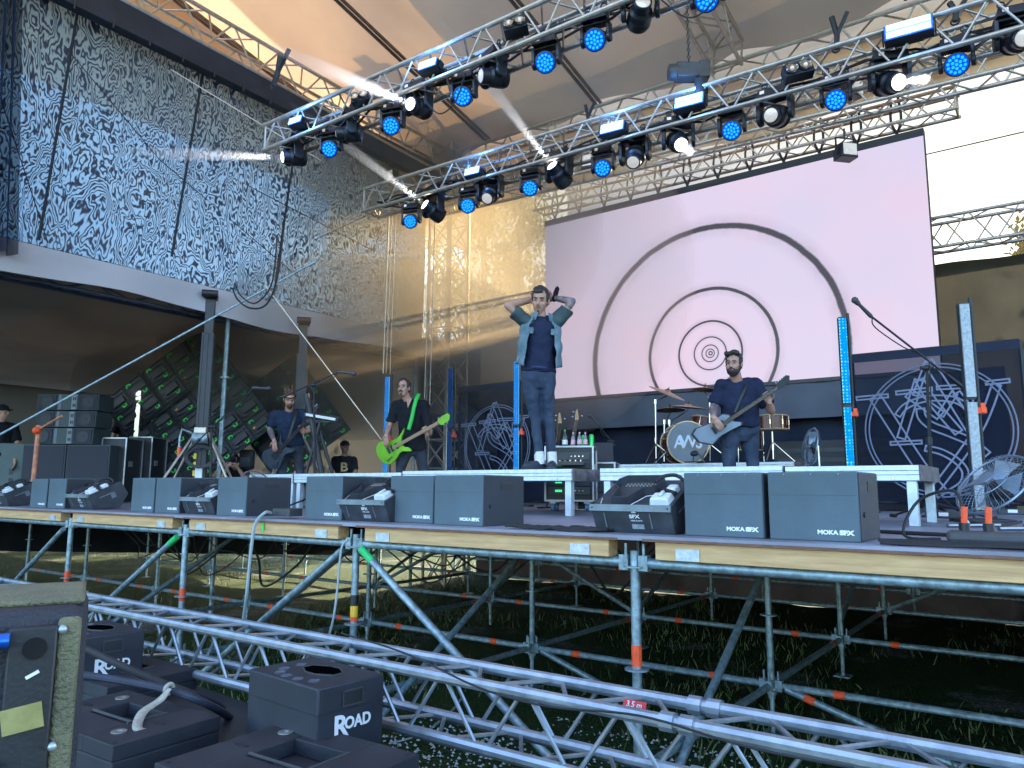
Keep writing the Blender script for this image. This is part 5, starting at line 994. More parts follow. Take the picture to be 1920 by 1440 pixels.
# ================================================================ speaker stacks at the left
m_sub = mat('sub_grille', (.020, .022, .034), .7, 0, .12, 4, .4, 500); m_cab = mat('speaker_cabinet', (.035, .05, .055), .6, 0, .15, 6, .2, 200); m_cab2 = mat('speaker_waveguide', (.13, .16, .19), .5, 0, .1, 8)
pc = oY(122, 895, 5.0); psz = .60; prz = .62
PS = .88
def pl(px_, py_): return Vector((pc.x, pc.y, DECK))+Matrix.Rotation(prz, 3, 'Z') @ Vector((px_*PS, py_*PS, 0))
for i, dx in enumerate((-.37, .37)):
    t = thing('subwoofer', ['black subwoofer at the left in the speaker stack', 'black subwoofer at the right in the speaker stack'][i], 'subwoofer', pl(dx, 0), prz, 'subwoofers of the side stack'); t.scale = (PS,)*3; MB().box((0, .35, .475), (.72, .75, .95)).build('cabinet', m_cab, t, bevel=.008); MB().box((0, -.028, .475), (.68, .015, .91)).build('grille', m_sub, t, bevel=.004)
    m = MB()
    for sx_ in (-1, 1): 
        for z in (.03, .92): m.sph((sx_*.33, -.037, z), .008, 6, 4)
    m.build('screw', m_chrome, t)
for k in range(3):
    z = .955+k*.285; t = thing('line_array_cabinet', '%s speaker cabinet of the small stack on the subwoofers' % ['lowest', 'middle', 'topmost'][k], 'speaker', pl(-.06-.015*(2-k), 0)+Vector((0, 0, z*PS)), prz+.03*(k-1), 'speaker cabinets stacked on the subwoofers'); t.scale = (PS,)*3
    m = MB().box((0, .25, .14), (1.02, .5, .27)); m.build('cabinet', m_cab, t, bevel=.006)
    for sx_ in (-1, 1): g_ = MB().box((sx_*.34, -.008, .14), (.30, .014, .245)).build('grille', m_sub, t, bevel=.003); MB().lathe([(.10, 0), (.105, .006), (.05, -.004)], (sx_*.34, -.018, .14), (0, -1, 0), 20).box((sx_*.34, -.022, .14), (.035, .006, .035)).build('cone', m_greyd, g_)
    MB().box((-.13, .02, .14), (.07, .05, .25), Matrix.Rotation(.5, 3, 'Z')).build('baffle', m_cab2, t); bf = MB().box((.12, .00, .14), (.11, .05, .25), Matrix.Rotation(-.3, 3, 'Z')).build('horn_plate', m_cab2, t)
    m = MB()
    for a in (-1, 1):
        for b in (-1, 1): m.box((.12+a*.018, -.032+a*-.006, .14+b*.055), (.012, .01, .05))
    m.build('slot', m_black, bf); m = MB(); m.box((-.52, .25, .14), (.012, .4, .03)).box((-.52, .08, .14), (.014, .03, .24)).box((-.52, .42, .14), (.014, .03, .24)); m.build('rigging_plate', m_galv, t)
t = thing('large_speaker', 'grey-green speaker cabinet behind the subwoofers at the left edge', 'speaker', pl(-1.15, .55), prz+.25); t.scale = (PS,)*3; MB().box((0, .3, .5), (.8, .7, 1.0)).build('cabinet', mat('grey_green_cabinet', (.08, .11, .11), .6, 0, .12, 5, .1, 100), t, bevel=.015)
for k in range(2):
    for j in range(2): MB().box((-.1+k*.3, -.052, .35+j*.16), (.06, .01, .10)).build('port', m_black, t)
for i, (x, y, h, lab) in enumerate(((.66, .5, .95, 'tall dark flight case with a bright edge between subwoofers and LED wall'), (.80, 1.1, 1.0, 'flight case behind the shorts-wearing crew member'))):
    q = pl(x, y); rack(lab, q, .36, .5, h, prz, 0, False)
t = thing('tent_lamp_post', 'short bright metal post with a lit end standing behind the speaker stack', 'post', pl(.42, 1.4)+Vector((0, 0, 0)), .3); MB().box((0, 0, .9), (.09, .05, 1.8)).build('post', mat('bright_metal', (.6, .55, .45), .25, .9), t); MB().box((.0, -.03, 1.72), (.08, .03, .14)).build('lamp_glass', emat('lamp_glass', (.9, .95, 1), .4), t)
# orange pole with guy wire, keyboard
op = oY(63, 890, 4.2); t = thing('orange_pole', 'orange-wrapped pole with bracket in front of the speaker stack', 'pole', Vector((op.x, op.y, DECK))); m_opole = mat('orange_wrap', (.50, .19, .10), .6, 0, .3, 20, .2, 30)
MB().cyl((0, 0, 0), (.02, 0, 1.02), .028, 10).build('post', m_opole, t); tp = oY(76, 803, 4.2)-Vector((op.x, op.y, DECK)); MB().tube([(0, 0, .95), tp, oY(116, 780, 4.2)-Vector((op.x, op.y, DECK))], .016, 8).build('arm', m_opole, t); MB().sph((.04, -.03, .95), .05, 10, 8).build('clamp', m_orange, t)
for a, b, lab, r in ((oD(-6, 818, 9.0), oD(596, 488, 9.8), 'grey steel guy wire rising from the left edge past the mast', .014), (oD(497, 535, 9.6), oD(728, 842, 9.8), 'thin pale guy wire falling to the right in front of the tent', .009), (oD(320, 130, 9.5), oD(600, 300, 9.5), 'thin dark guy wire under the roof beam', .006)):
    o = MB().cyl(a, b, r, 6).build('guy_wire', m_galv if r > .01 else m_alud); tag(o, lab, 'wire')
cable('black cable hanging in a loop in front of the pale valance', [oD(533, 420, 9.4), oD(520, 520, 9.4), oD(500, 570, 9.4), oD(470, 578, 9.4), oD(446, 562, 9.4), oD(436, 540, 9.4)], .012)
cable('second black cable looping beside the tent pole', [oD(520, 440, 9.45), oD(510, 530, 9.45), oD(480, 568, 9.45), oD(452, 555, 9.45), oD(440, 530, 9.45)], .010)
for i, x in enumerate((722, 728, 735, 796, 806)):
    a, b = oD(x+(7 if i < 3 else 10), 400, 11.2), oD(x-4, 700 if i < 3 else 880, 11.2); o = MB().cyl(a, b, .007 if i else .012, 5).build('rigging_line', m_alud); tag(o, ['thick pale line hanging left of the bass player', 'thin line beside the thick pale one', 'third hanging line, with the orange clamp below', 'thin line left of the back tower', 'line touching the left side of the back tower'][i], 'line')
kb = oD(603, 782, 9.2); t = thing('keyboard', 'dark keyboard with white keys on a tall stand left of the seated crew member', 'keyboard', kb, YAW+.15, rot=None); t.rotation_euler = (R_(8), R_(9), YAW+.1)
MB().box((0, .05, .0), (.42, .2, .06)).build('body', m_greyd, t, bevel=.008); MB().box((0, -.055, .005), (.36, .05, .03)).build('white_keys', m_bot, t)
t = thing('keyboard_stand', 'black slanted keyboard stand with thick legs before the further mast', 'stand', (kb.x, kb.y, DECK), YAW)
for a, b, r in (((-.20, 0, 1.38), (.12, 0, .02), .035), ((-.16, .06, 1.30), (.28, .06, .02), .02), ((.0, 0, 1.1), (-.25, .0, .02), .02)): MB().cyl(a, b, r, 10).build('leg', m_blackm, t)
MB().box((0, 0, kb.z-DECK-.05), (.36, .03, .03)).cyl((-.1, 0, 1.0), (0, 0, kb.z-DECK-.05), .02, 8).build('arm', m_blackm, t)
# ================================================================ people
def remesh(mb, voxel, smooth=6, name='m', noise=0):
    me = mb.mesh(name, m_black, 180); o = bpy.data.objects.new('tmp', me); col.objects.link(o)
    r = o.modifiers.new('r', 'REMESH'); r.mode = 'VOXEL'; r.voxel_size = voxel; s = o.modifiers.new('s', 'SMOOTH'); s.iterations = smooth; s.factor = .5
    out = bpy.data.meshes.new_from_object(o.evaluated_get(bpy.context.evaluated_depsgraph_get())); bpy.data.objects.remove(o); out.polygons.foreach_set('use_smooth', [True]*len(out.polygons)); return out
fold_tex = bpy.data.textures.new('cloth_folds', 'CLOUDS'); fold_tex.noise_scale = .10; fold_tex.noise_depth = 2
fold2 = bpy.data.textures.new('trouser_folds', 'MARBLE'); fold2.noise_scale = .14; fold2.turbulence = 6; fold2.noise_depth = 2
def part(name, mb, m, parent, voxel=.008, smooth=5):
    me = remesh(mb, voxel, smooth, name); me.materials.clear(); me.materials.append(m); o = bpy.data.objects.new(name, me); col.objects.link(o); o.parent = parent
    if name in ('shirt', 'trousers', 'rolled_sleeve'):
        d = o.modifiers.new('folds', 'DISPLACE'); d.texture = fold_tex if name == 'shirt' else fold2; d.strength = .034 if name == 'shirt' else .020; d.mid_level = .45; q = o.modifiers.new('soft', 'SMOOTH'); q.iterations = 2
    return o
def limb(m, pts, rs, n=14):
    for i in range(len(pts)-1): m.cyl(pts[i], pts[i+1], rs[i], n, rs[i+1])
    for p, r in zip(pts, rs): m.sph(p, r, n, 10)
def hand(m, w, d, nrm, curl=.5, sd=1, s=1., spread=.12):
    """palm + four fingers of different length + thumb leaving the side of the palm"""
    d = Vector(d).normalized(); nrm = Vector(nrm); nrm = (nrm-d*nrm.dot(d)).normalized(); x = d.cross(nrm)*sd
    R = Matrix((x, nrm, d)).transposed(); m.sph(w+d*.045*s, (.040*s, .017*s, .052*s), 12, 8, rot=R); m.cyl(w-d*.02*s, w+d*.03*s, .026*s, 10, .03*s)
    for k, (off, ln) in enumerate(((-.030, .068), (-.010, .078), (.011, .072), (.030, .056))):
        p = w+d*.080*s+x*off*s; a = 0; q = d+x*off*spread*8
        for j, f in enumerate((.45, .32, .23)):
            a = curl*(.55+.75*j)*(1+.1*k); dv = (q.normalized()*math.cos(a)+nrm*math.sin(a)); e = p+dv*ln*f*s*1.15; m.cyl(p, e, (.0095-.0008*j)*s, 8, (.009-.0009*j)*s); m.sph(e, (.009-.0009*j)*s, 8, 6); p = e
    p = w+d*.02*s-x*.030*s; q = (d*.6-x*.75+nrm*.35).normalized(); e = p+q*.042*s; m.cyl(p, e, .0125*s, 8, .011*s); m.sph(e, .011*s, 8, 6); e2 = e+(q*.6+d*.6+nrm*.25*(1+curl)).normalized()*.032*s; m.cyl(e, e2, .0105*s, 8, .0085*s); m.sph(e2, .0085*s, 8, 6)
m_skin = mat('skin', (.42, .225, .16), .5, 0, .10, 14, .05, 120); m_skin2 = mat('tattooed_skin', (.30, .21, .18), .5, 0, .1, 18, c2=(.06, .06, .09))
m_hair = mat('dark_hair', (.02, .015, .013), .55, 0, .4, 30, .6, 90, stretch=(3, 3, .6)); m_hairb = mat('brown_hair', (.10, .045, .022), .55, 0, .35, 30, .6, 90, stretch=(3, 3, .6))
m_lip = mat('lips', (.30, .10, .09), .5); m_eye = mat('eye_white', (.16, .13, .12), .3); m_iris = mat('iris', (.012, .01, .01), .3); m_mouth = mat('mouth_inside', (.05, .012, .012), .6)
def clothm(name, c, bump=.5, **k): return mat(name, c, .85, 0, .14, 5, bump, 14, spec=.2, **k)
m_navy = clothm('navy_cotton', (.016, .022, .05)); m_blk = clothm('black_cotton', (.010, .011, .015)); m_dshirt = clothm('dark_blue_shirt', (.016, .026, .055)); m_denim = mat('blue_denim', (.010, .020, .045), .85, 0, .3, 7, 1., 12, c2=(.038, .06, .10), stretch=(1, 1, .45)); m_black_denim = mat('black_denim', (.014, .018, .028), .85, 0, .3, 7, .5, 18, c2=(.04, .05, .07)); m_vest = mat('washed_denim', (.07, .12, .15), .85, 0, .2, 8, .8, 16, c2=(.15, .23, .27)); m_vest2 = mat('denim_inside', (.035, .062, .065), .85, 0, .2, 8)
m_shoe = mat('dark_sneaker', (.02, .025, .04), .6, 0, .2, 12); m_sock = mat('white_sock', (.6, .6, .6), .8, 0, .1, 30)
def head_parts(t, body, H, f, u, hair='short', beard=None, hm=None, look=None, s=1., mouth=0, brow=1.):
    f = Vector(f).normalized(); u = Vector(u); u = (u-f*u.dot(f)).normalized(); r = f.cross(u); R = Matrix((r, f, u)).transposed(); P = lambda x, y, z: H+(r*x+f*y+u*z)*s; hm = hm or m_hair
    body.sph(P(0, -.012, .012), (.074*s, .094*s, .098*s), 16, 12, rot=R); body.sph(P(0, .022, -.045), (.060*s, .066*s, .075*s), 14, 10, rot=R); body.sph(P(0, .058, -.098), (.026*s, .020*s, .018*s), 10, 8, rot=R); body.sph(P(0, .035, .03), (.060*s, .05*s, .05*s), 12, 8, rot=R)
    body.cyl(P(0, .080, .010), P(0, .104, -.030), .008*s, 8, .013*s); body.sph(P(0, .100, -.032), (.017*s, .012*s, .010*s), 10, 6, rot=R)
    for q in (-1, 1): body.sph(P(q*.076, -.01, -.012), (.012*s, .020*s, .030*s), 8, 8, rot=R); body.sph(P(q*.028, .078, .024), (.022*s, .012*s, .008*s), 8, 6, rot=R); body.sph(P(q*.040, .055, -.03), (.022*s, .024*s, .02*s), 8, 6, rot=R)
    def done():
        for q in (-1, 1):
            MB().sph(P(q*.030, .079, .004), (.013*s, .006*s, .0042*s), 10, 8, rot=R).build('eye', m_eye, t)
            MB().sph(P(q*.029, .0838, .004), (.0065*s, .003*s, .0044*s), 8, 6, rot=R).build('iris', m_iris, t); MB().tube([P(q*.012, .092, .022), P(q*.030, .091, .030), P(q*.048, .080, .022)], .0038*s*brow, 6, smooth=3).build('eyebrow', hm, t)
        MB().sph(P(0, .0865, -.062), (.022*s, .009*s, (.0055+.012*mouth)*s), 12, 8, rot=R).build('lips', m_lip, t)
        if mouth: MB().sph(P(0, .093, -.062), (.012*s, .005*s, .010*s*mouth), 10, 6, rot=R).build('mouth', m_mouth, t)
        h = MB()
        if hair in ('short', 'quiff', 'bun', 'wild'):
            h.sph(P(0, -.030, .034), (.079*s, .091*s, .086*s), 16, 12, rot=R)
            rn = random.Random(9)
            for k in range(90):
                a, b_ = rn.uniform(0, 6.28), rn.uniform(0, 1.45); dx, dy, dz = math.cos(a)*math.sin(b_), math.sin(a)*math.sin(b_), math.cos(b_)
                if dy > .45 and dz < .62: continue
                q0 = P(dx*.076, -.028+dy*.090, .036+dz*.084); q1 = P(dx*.084+.012, -.022+dy*.096, .040+dz*.094); h.cyl(q0, q1, .012*s, 6, .006*s); h.sph(P(0, -.06, -.01), (.072*s, .06*s, .07*s), 12, 10, rot=R)
            for q in (-1, 1): h.sph(P(q*.066, .012, .020), (.014*s, .030*s, .038*s), 8, 8, rot=R)
            if hair == 'short': h.sph(P(.012, .050, .080), (.048*s, .034*s, .022*s), 12, 8, rot=R)
            if hair == 'quiff': 
                for k in range(7): h.sph(P(-.045+.018*k, .040-.001*k, .104+.010*math.sin(k)), (.024*s, .042*s, .028*s), 8, 6, rot=R)
                h.sph(P(.050, .055, .100), (.030*s, .035*s, .024*s), 10, 8, rot=R)
            if hair == 'bun': h.sph(P(0, -.12, .06), .034*s, 10, 8); h.cyl(P(0, -.095, .0), P(.0, -.095, -.14), .030*s, 8, .012*s)
            if hair == 'wild':
                rn = random.Random(4)
                for k in range(46): a, b = rn.uniform(0, 6.28), rn.uniform(0, 1.2); e = P(math.cos(a)*math.sin(b)*.12, -.02+math.sin(a)*math.sin(b)*.12, .06+math.cos(b)*rn.uniform(.06, .16)); h.cyl(P(math.cos(a)*.04, -.02+math.sin(a)*.04, .08), e, .014*s, 6, .005)
            part('hair', h, hm, t, .006, 2)
        if hair == 'cap': c = MB(); c.sph(P(0, -.01, .045), (.084*s, .100*s, .075*s), 14, 10, rot=R); c.sph(P(0, .10, .035), (.062*s, .065*s, .010*s), 12, 6, rot=R); part('cap', c, m_blk, t, .006, 2)
        if beard in ('full', 'short'):
            b = MB(); k = 1.0 if beard == 'full' else .8
            b.sph(P(0, .030, -.075), (.062*s*k, .062*s, .050*s*k), 14, 10, rot=R); b.sph(P(0, .050, -.105), (.036*s, .030*s, .026*s), 10, 8, rot=R)
            for q in (-1, 1): b.sph(P(q*.060, .012, -.04), (.014*s, .025*s, .04*s), 8, 8, rot=R)
            b.tube([P(-.03, .083, -.062), P(-.018, .090, -.048), P(0, .094, -.045), P(.018, .090, -.048), P(.03, .083, -.062)], .006*s, 6); part('beard', b, hm, t, .006, 2)
        if beard == 'goatee': b = MB(); b.tube([P(-.03, .085, -.064), P(-.016, .092, -.048), P(0, .096, -.046), P(.016, .092, -.048), P(.03, .085, -.064)], .0065*s, 6); b.sph(P(0, .072, -.092), (.016*s, .016*s, .018*s), 8, 6, rot=R); part('beard', b, hm, t, .005, 1)
        if beard == 'stubble': b = MB(); b.tube([P(-.025, .089, -.062), P(-.014, .094, -.050), P(0, .096, -.048), P(.014, .094, -.050), P(.025, .089, -.062)], .0035*s, 6); b.sph(P(0, .070, -.094), (.015*s, .014*s, .010*s), 8, 6, rot=R); part('beard', b, hm, t, .005, 1)
    return done
def person(label, root, face, J, D, shirt, trousers, g=1., sleeve=.75, hair='short', beard=None, hm=None, hf=(0, 1, 0), hu=(0, 0, 1), hands=None, seated=False, shoes=True, mouth=0, arm2=None, headscale=1.0, belly=0, socks=False, voxel=.0065, long_trousers=1.0, hemt=.04, group=None):
    """J gives joints as picture points plus an offset towards the viewer, or as local vectors."""
    rz = math.atan2(-face[0], face[1]); t = thing('person', label, 'person', root, rz, group); inv = Matrix.Rotation(-rz, 3, 'Z'); rt_ = Vector(root)
    def L_(j): return j if isinstance(j, Vector) else inv @ (oD(j[0], j[1], D-j[2])-rt_)
    j = {k: L_(v) for k, v in J.items()}; b = MB(); up = (j['neck']-j['pelvis']).normalized(); rr = (j['shR']-j['shL']); rr = (rr-up*rr.dot(up)).normalized(); fw = up.cross(rr); R = Matrix((rr, fw, up)).transposed()
    waist = j['pelvis'].lerp(j['neck'], .38); chest = j['pelvis'].lerp(j['neck'], .72)
    def torso(m, e, hem=0):
        ts = (-.10, .0, .18, .36, .55, .74, .88, .97, 1.02); rs_ = ((.150, .105), (.160, .112), (.150, .108), (.142, .104+.03*belly), (.155, .108+.02*belly), (.172, .116), (.150, .100), (.085, .072), (.060, .058)); k0 = 1 if hem else 0
        cs = [j['pelvis'].lerp(j['neck'], q)+fw*(.012*belly if .2 < q < .6 else 0) for q in ts]; rr_ = [((a+e)*g, (c_+e)*g) for a, c_ in rs_]
        if hem: rr_[0] = ((.172+e)*g, (.128+e)*g); rr_[1] = ((.170+e)*g, (.126+e+.01*belly)*g); rr_[2] = ((.158+e)*g, (.118+e+.02*belly)*g)
        if hem: cs[0] = j['pelvis'].lerp(j['neck'], hemt); cs[1] = j['pelvis'].lerp(j['neck'], hemt+.06)
        m.loft(cs, rr_, R)
        for q in ('shR', 'shL'): m.sph(j[q], (.056+e)*g, 12, 10); m.cyl(j['neck']-up*.02, j[q]+up*.005, (.040+e)*g, 12, (.045+e)*g); m.cyl(j[q], chest, (.055+e)*g, 12, .07*g)
    torso(b, -.014); b.cyl(j['neck']-up*.06, j['head']-Vector(hu)*.05, .056*g**.5, 14, .052*g**.5)
    for s_ in 'RL':
        limb(b, [j['sh'+s_], j['sh'+s_].lerp(j['el'+s_], .4), j['el'+s_], j['el'+s_].lerp(j['wr'+s_], .3), j['wr'+s_]], [.046*g, .045*g, .036*g, .038*g, .025])
        hp = j['pelvis']+rr*(.085 if s_ == 'R' else -.085)*g; limb(b, [hp, hp.lerp(j['kn'+s_], .5), j['kn'+s_], j['kn'+s_].lerp(j['an'+s_], .35), j['an'+s_]], [.070*g, .062*g, .040*g, .036*g, .028])
        h = (hands or {}).get(s_)
        if h: hand(b, j['wr'+s_], L_(h[0])-j['wr'+s_] if isinstance(h[0], tuple) and len(h[0]) == 3 and abs(h[0][0]) > 3 else Vector(h[0]), Vector(h[1]), h[2], 1 if s_ == 'R' else -1, 1.0)
    done = head_parts(t, b, j['head'], hf, hu, hair, beard, hm, s=headscale, mouth=mouth); body = part('body', b, m_skin, t, voxel, 4); done()
    if arm2:
        for s_ in arm2: a_ = MB(); limb(a_, [j['el'+s_].lerp(j['sh'+s_], .25), j['el'+s_], j['el'+s_].lerp(j['wr'+s_], .3), j['el'+s_].lerp(j['wr'+s_], .9)], [.0435*g, .0385*g, .0405*g, .0285]); part('tattoo_sleeve', a_, m_skin2, t, .007, 4)
    c = MB(); torso(c, .012, 1)
    for s_ in 'RL': e = j['sh'+s_].lerp(j['el'+s_], sleeve); limb(c, [j['sh'+s_], j['sh'+s_].lerp(e, .5)], [.062*g, .060*g]); c.cyl(j['sh'+s_].lerp(e, .5), e, .060*g, 16, .064*g)
    part('shirt', c, shirt, t, .010, 5)
    p = MB(); p.loft([j['pelvis']-up*.13, j['pelvis']-up*.06, j['pelvis']+up*.05, j['pelvis']+up*.10], [(.12*g, .09*g), (.158*g, .115*g), (.152*g, .112*g), (.145*g, .106*g)], R)
    for s_ in 'RL':
        hp = j['pelvis']+rr*(.085 if s_ == 'R' else -.085)*g; kn, an = j['kn'+s_], j['kn'+s_].lerp(j['an'+s_], long_trousers*.93 if long_trousers > .3 else .15)
        if long_trousers > .3: limb(p, [hp, hp.lerp(kn, .5), kn, kn.lerp(an, .4)], [.092*g, .084*g, .062*g, .058*g]); p.cyl(kn.lerp(an, .4), an, .058*g, 14, .05*g)
        else: limb(p, [hp, hp.lerp(kn, .5)], [.095*g, .09*g]); p.cyl(hp.lerp(kn, .5), kn, .09*g, 14, .085*g)
    part('trousers', p, trousers, t, .010, 3)
    if shoes:
        for s_ in 'RL':
            a = j['an'+s_]; tv = j.get('toe'+s_); tv = (tv-a) if tv is not None else Vector((.03 if s_ == 'R' else -.03, .16, 0)); tv = Vector((tv.x, tv.y, 0)).normalized(); q = tv.cross(Vector((0, 0, 1))); Rf = Matrix((q, tv, Vector((0, 0, 1)))).transposed(); g0 = a.z-.085; f0 = Vector((a.x, a.y, g0))
            s = MB(); s.sph(f0+tv*.06+Vector((0, 0, .045)), (.044, .14, .045), 12, 8, rot=Rf); s.sph(f0+Vector((0, 0, .06)), (.042, .055, .06), 12, 8, rot=Rf); s.box(f0+tv*.055+Vector((0, 0, .014)), (.085, .27, .028), Rf); part('shoe', s, m_shoe, t, .007, 3)
            if socks: MB().cyl(a-Vector((0, 0, .03)), a+(j['kn'+s_]-a)*.22, .047, 14, .046).build('sock', m_sock, t)
    return t, j, R, L_
def dist(x, y, Y): return (oY(x, y, Y)-CAM).dot(_F)
# ---- singer
sp = oY(1016, 878, 5.92); sp.z = 1.876; DS = dist(1016, 720, 5.92); fc = (CAM-sp); fc.z = 0; fc.normalize()
S, SJ, SR, SL = person('person in open washed denim shirt and navy tee, both hands behind his head', sp, (fc.x+.0, fc.y), dict(head=(1013, 563, .0), neck=(1016, 597, -.02), shR=(987, 603, 0), shL=(1047, 602, -.02), elR=(951, 573, .03), elL=(1073, 565, .0), wrR=(998, 563, -.11), wrL=(1040, 559, -.11), pelvis=(1009, 702, .02), knR=(1004, 785, .04), knL=(1029, 785, .02), anR=Vector((.02, .03, .085)), anL=Vector((-.10, .0, .085)), toeR=Vector((.14, .12, .085)), toeL=Vector((-.08, .2, .085))),
    DS, m_navy, m_denim, g=.93, sleeve=.25, hair='short', beard='stubble', hf=(.20, 1, -.28), hu=(-.06, .25, 1), hands={'R': ((-1, -.25, .12), (.0, 1, -.2), .5), 'L': ((1, -.2, .05), (0, 1, -.2), .5)}, arm2='L', headscale=1.07, socks=True, long_trousers=.93)
# the open shirt: one sheet wrapping the back, open at the front, with collar and rolled sleeves
upv = (SJ['neck']-SJ['pelvis']).normalized(); rv = SR.col[0].copy(); fv = SR.col[1].copy(); pb_, nk = SJ['pelvis'], SJ['neck']
def vest(u, v):
    a = R_(38+(360-76)*u); zt = v; c = pb_.lerp(nk, .16+.86*zt); k = 1-.12*zt**3; edge = max(0, 1-min(u, 1-u)/.12)
    rx, ry = .190*k+.02*(1-zt)+.030*edge*(1-zt), .142*k+.01*(1-zt)+.03*edge*(1-zt)
    w = .006*math.sin(u*40+3*v)+.006*math.sin(17*v+u*9)
    sh = .0 if zt < .8 else (zt-.8)/.2; rx *= (1-.32*sh); ry *= (1-.25*sh)
    w += .006*math.sin(v*9+u*31)*math.sin(u*13+2)+.003*math.sin(v*27+u*50)
    return c+rv*math.sin(a)*(rx+w)+fv*math.cos(a)*(ry+w)+upv*(.03*edge*(1-zt)*-1)
o = MB().sheet(vest, 60, 24).build('open_shirt', m_vest, S, sharp=180); sm = o.modifiers.new('s', 'SOLIDIFY'); sm.thickness = .008
cl = MB()
for q, s_ in ((1, 'R'), (-1, 'L')):
    e = SJ['sh'+s_].lerp(SJ['el'+s_], .62); m = MB(); limb(m, [SJ['sh'+s_]-rv*q*.03-upv*.02, SJ['sh'+s_].lerp(e, .45)], [.078, .072]); m.cyl(SJ['sh'+s_].lerp(e, .45), e, .072, 16, .076); m.torus(e, .064, .014, e-SJ['sh'+s_], 18, 6); part('rolled_sleeve', m, m_vest2, S, .010, 3)
    MB().sheet(lambda u, v, q=q: nk+rv*q*(.045+.05*u+.02*v)+fv*(.085-.03*u+.02*(1-v))+upv*(.045-.075*v-.01*u), 6, 5).build('collar_flap', m_vest, S, sharp=180)
    MB().box(pb_.lerp(nk, .74)+rv*q*.118+fv*.118, (.07, .008, .06), Matrix((rv, fv, upv)).transposed()).build('chest_pocket', m_vest, S, bevel=.004)
    bm = MB()
    for k in range(5): bm.sph(vest(.004 if q > 0 else .996, .15+.17*k)+fv*.012, .0065, 8, 6)
    bm.build('button', m_chrome, S)
bl_ = pb_.lerp(nk, .10); MB().torus(bl_, .138, .014, upv, 30, 6, sc=.80).build('belt', mat('blue_belt', (.02, .03, .10), .5), S)
wrp = SJ['wrL']; m = MB(); m.torus(wrp+Vector((.0, .01, .0)), .030, .012, SJ['wrL']-SJ['elL'], 14, 6)
for k in range(5): m.cyl(wrp+Vector((.01*k-.02, -.01, .02)), wrp+Vector((.008*k-.045, .02, .095+.012*(k % 3))), .009, 6, .006)
part('dark_glove', m, m_blk, S, .005, 1)
# ---- right-hand guitarist
gp = oY(1385, 880, 7.6); gp.z = DECK; DG = dist(1385, 760, 7.6); fc = (CAM-gp); fc.z = 0; fc.normalize()
G, GJ, GR, GL = person('person in dark tee and jeans playing a pale angular guitar, mouth open, full beard', gp, fc, dict(head=(1376, 682, .08), neck=(1384, 716, .0), shR=(1355, 724, .02), shL=(1416, 722, -.02), elR=(1338, 766, .02), elL=(1446, 770, .08), wrR=(1338, 782, .27), wrL=(1442, 755, .20), pelvis=(1387, 802, .0), knR=(1368, 858, .08), knL=(1410, 862, .0), anR=Vector((.12, .05, .085)), anL=Vector((-.17, -.02, .085))),
    DG, m_navy, m_denim, g=1.19, sleeve=.80, hair='quiff', beard='full', hm=m_hair, hf=(.30, 1, -.10), hu=(-.03, .1, 1), hands={'R': ((-.45, .12, -.75), (-.3, -1, -.2), .5), 'L': ((.25, .12, .9), (.1, 1, .1), 1.15)}, arm2='R', mouth=1, headscale=1.03, belly=1.4)
# ---- bass player
bp_ = oY(772, 880, 7.2); bp_.z = DECK; DB = dist(772, 780, 7.2); fc = (CAM-bp_); fc.z = 0; fc.normalize()
B_, BJ, BR, BL = person('person with moustache and tied-back hair in black short-sleeved shirt playing the lime green bass', bp_, (fc.x, fc.y), dict(head=(757, 727, .06), neck=(768, 752, 0), shR=(743, 760, .0), shL=(796, 760, .0), elR=(730, 800, .02), elL=(806, 812, .08), wrR=(724, 816, .26), wrL=(800, 815, .20), pelvis=(773, 836, 0), knR=(752, 880, .08), knL=(795, 884, .0), anR=Vector((.26, .05, .085)), anL=Vector((-.20, -.02, .085))),
    DB, m_blk, m_black_denim, g=1.05, sleeve=.78, hair='bun', beard='goatee', hm=m_hair, hemt=-.10, hf=(.45, 1, -.02), hu=(0, 0, 1), hands={'R': ((.0, .1, -.95), (-.4, -1, 0), .5), 'L': ((.3, .12, .9), (.1, 1, .1), 1.15)}, headscale=1.02)
MB().add([BJ['neck']+Vector((-.035, .075, .03)), BJ['neck']+Vector((.045, .08, .03)), BJ['neck']+Vector((.02, .150, -.11))], [(0, 1, 2)]).build('open_neckline', m_skin, B_)
# ---- left guitarist
lp_ = oY(545, 880, 6.6); lp_.z = DECK; DL = dist(545, 790, 6.6); fc = (CAM-lp_); fc.z = 0; fc.normalize()
Lg, LJ, LR, LL = person('person with flying brown hair and headband looking down at a dark guitar', lp_, fc, dict(head=(543, 748, .10), neck=(541, 772, .0), shR=(515, 778, 0), shL=(567, 776, .0), elR=(506, 806, .0), elL=(580, 806, .08), wrR=(514, 826, .26), wrL=(568, 811, .20), pelvis=(545, 838, 0), knR=(530, 880, .05), knL=(562, 882, .0), anR=Vector((.14, .05, .085)), anL=Vector((-.18, -.02, .085))),
    DL, m_dshirt, m_black_denim, g=1.05, sleeve=.8, hair='wild', beard='short', hm=m_hairb, hf=(-.1, 1, -.55), hu=(0, .5, 1), hands={'R': ((-.1, .1, -.9), (-.4, -1, -.2), .5), 'L': ((.3, .12, .9), (.1, 1, .1), 1.15)}, arm2='R')
m = MB(); hh = LJ['head']; fL = Vector((-.1, 1, -.55)).normalized(); uL = Vector((0, .5, 1)); uL = (uL-fL*uL.dot(fL)).normalized(); m.torus(hh+uL*.050, .084, .007, uL, 24, 6, sc=1.1); m.build('headband', m_blk, Lg)
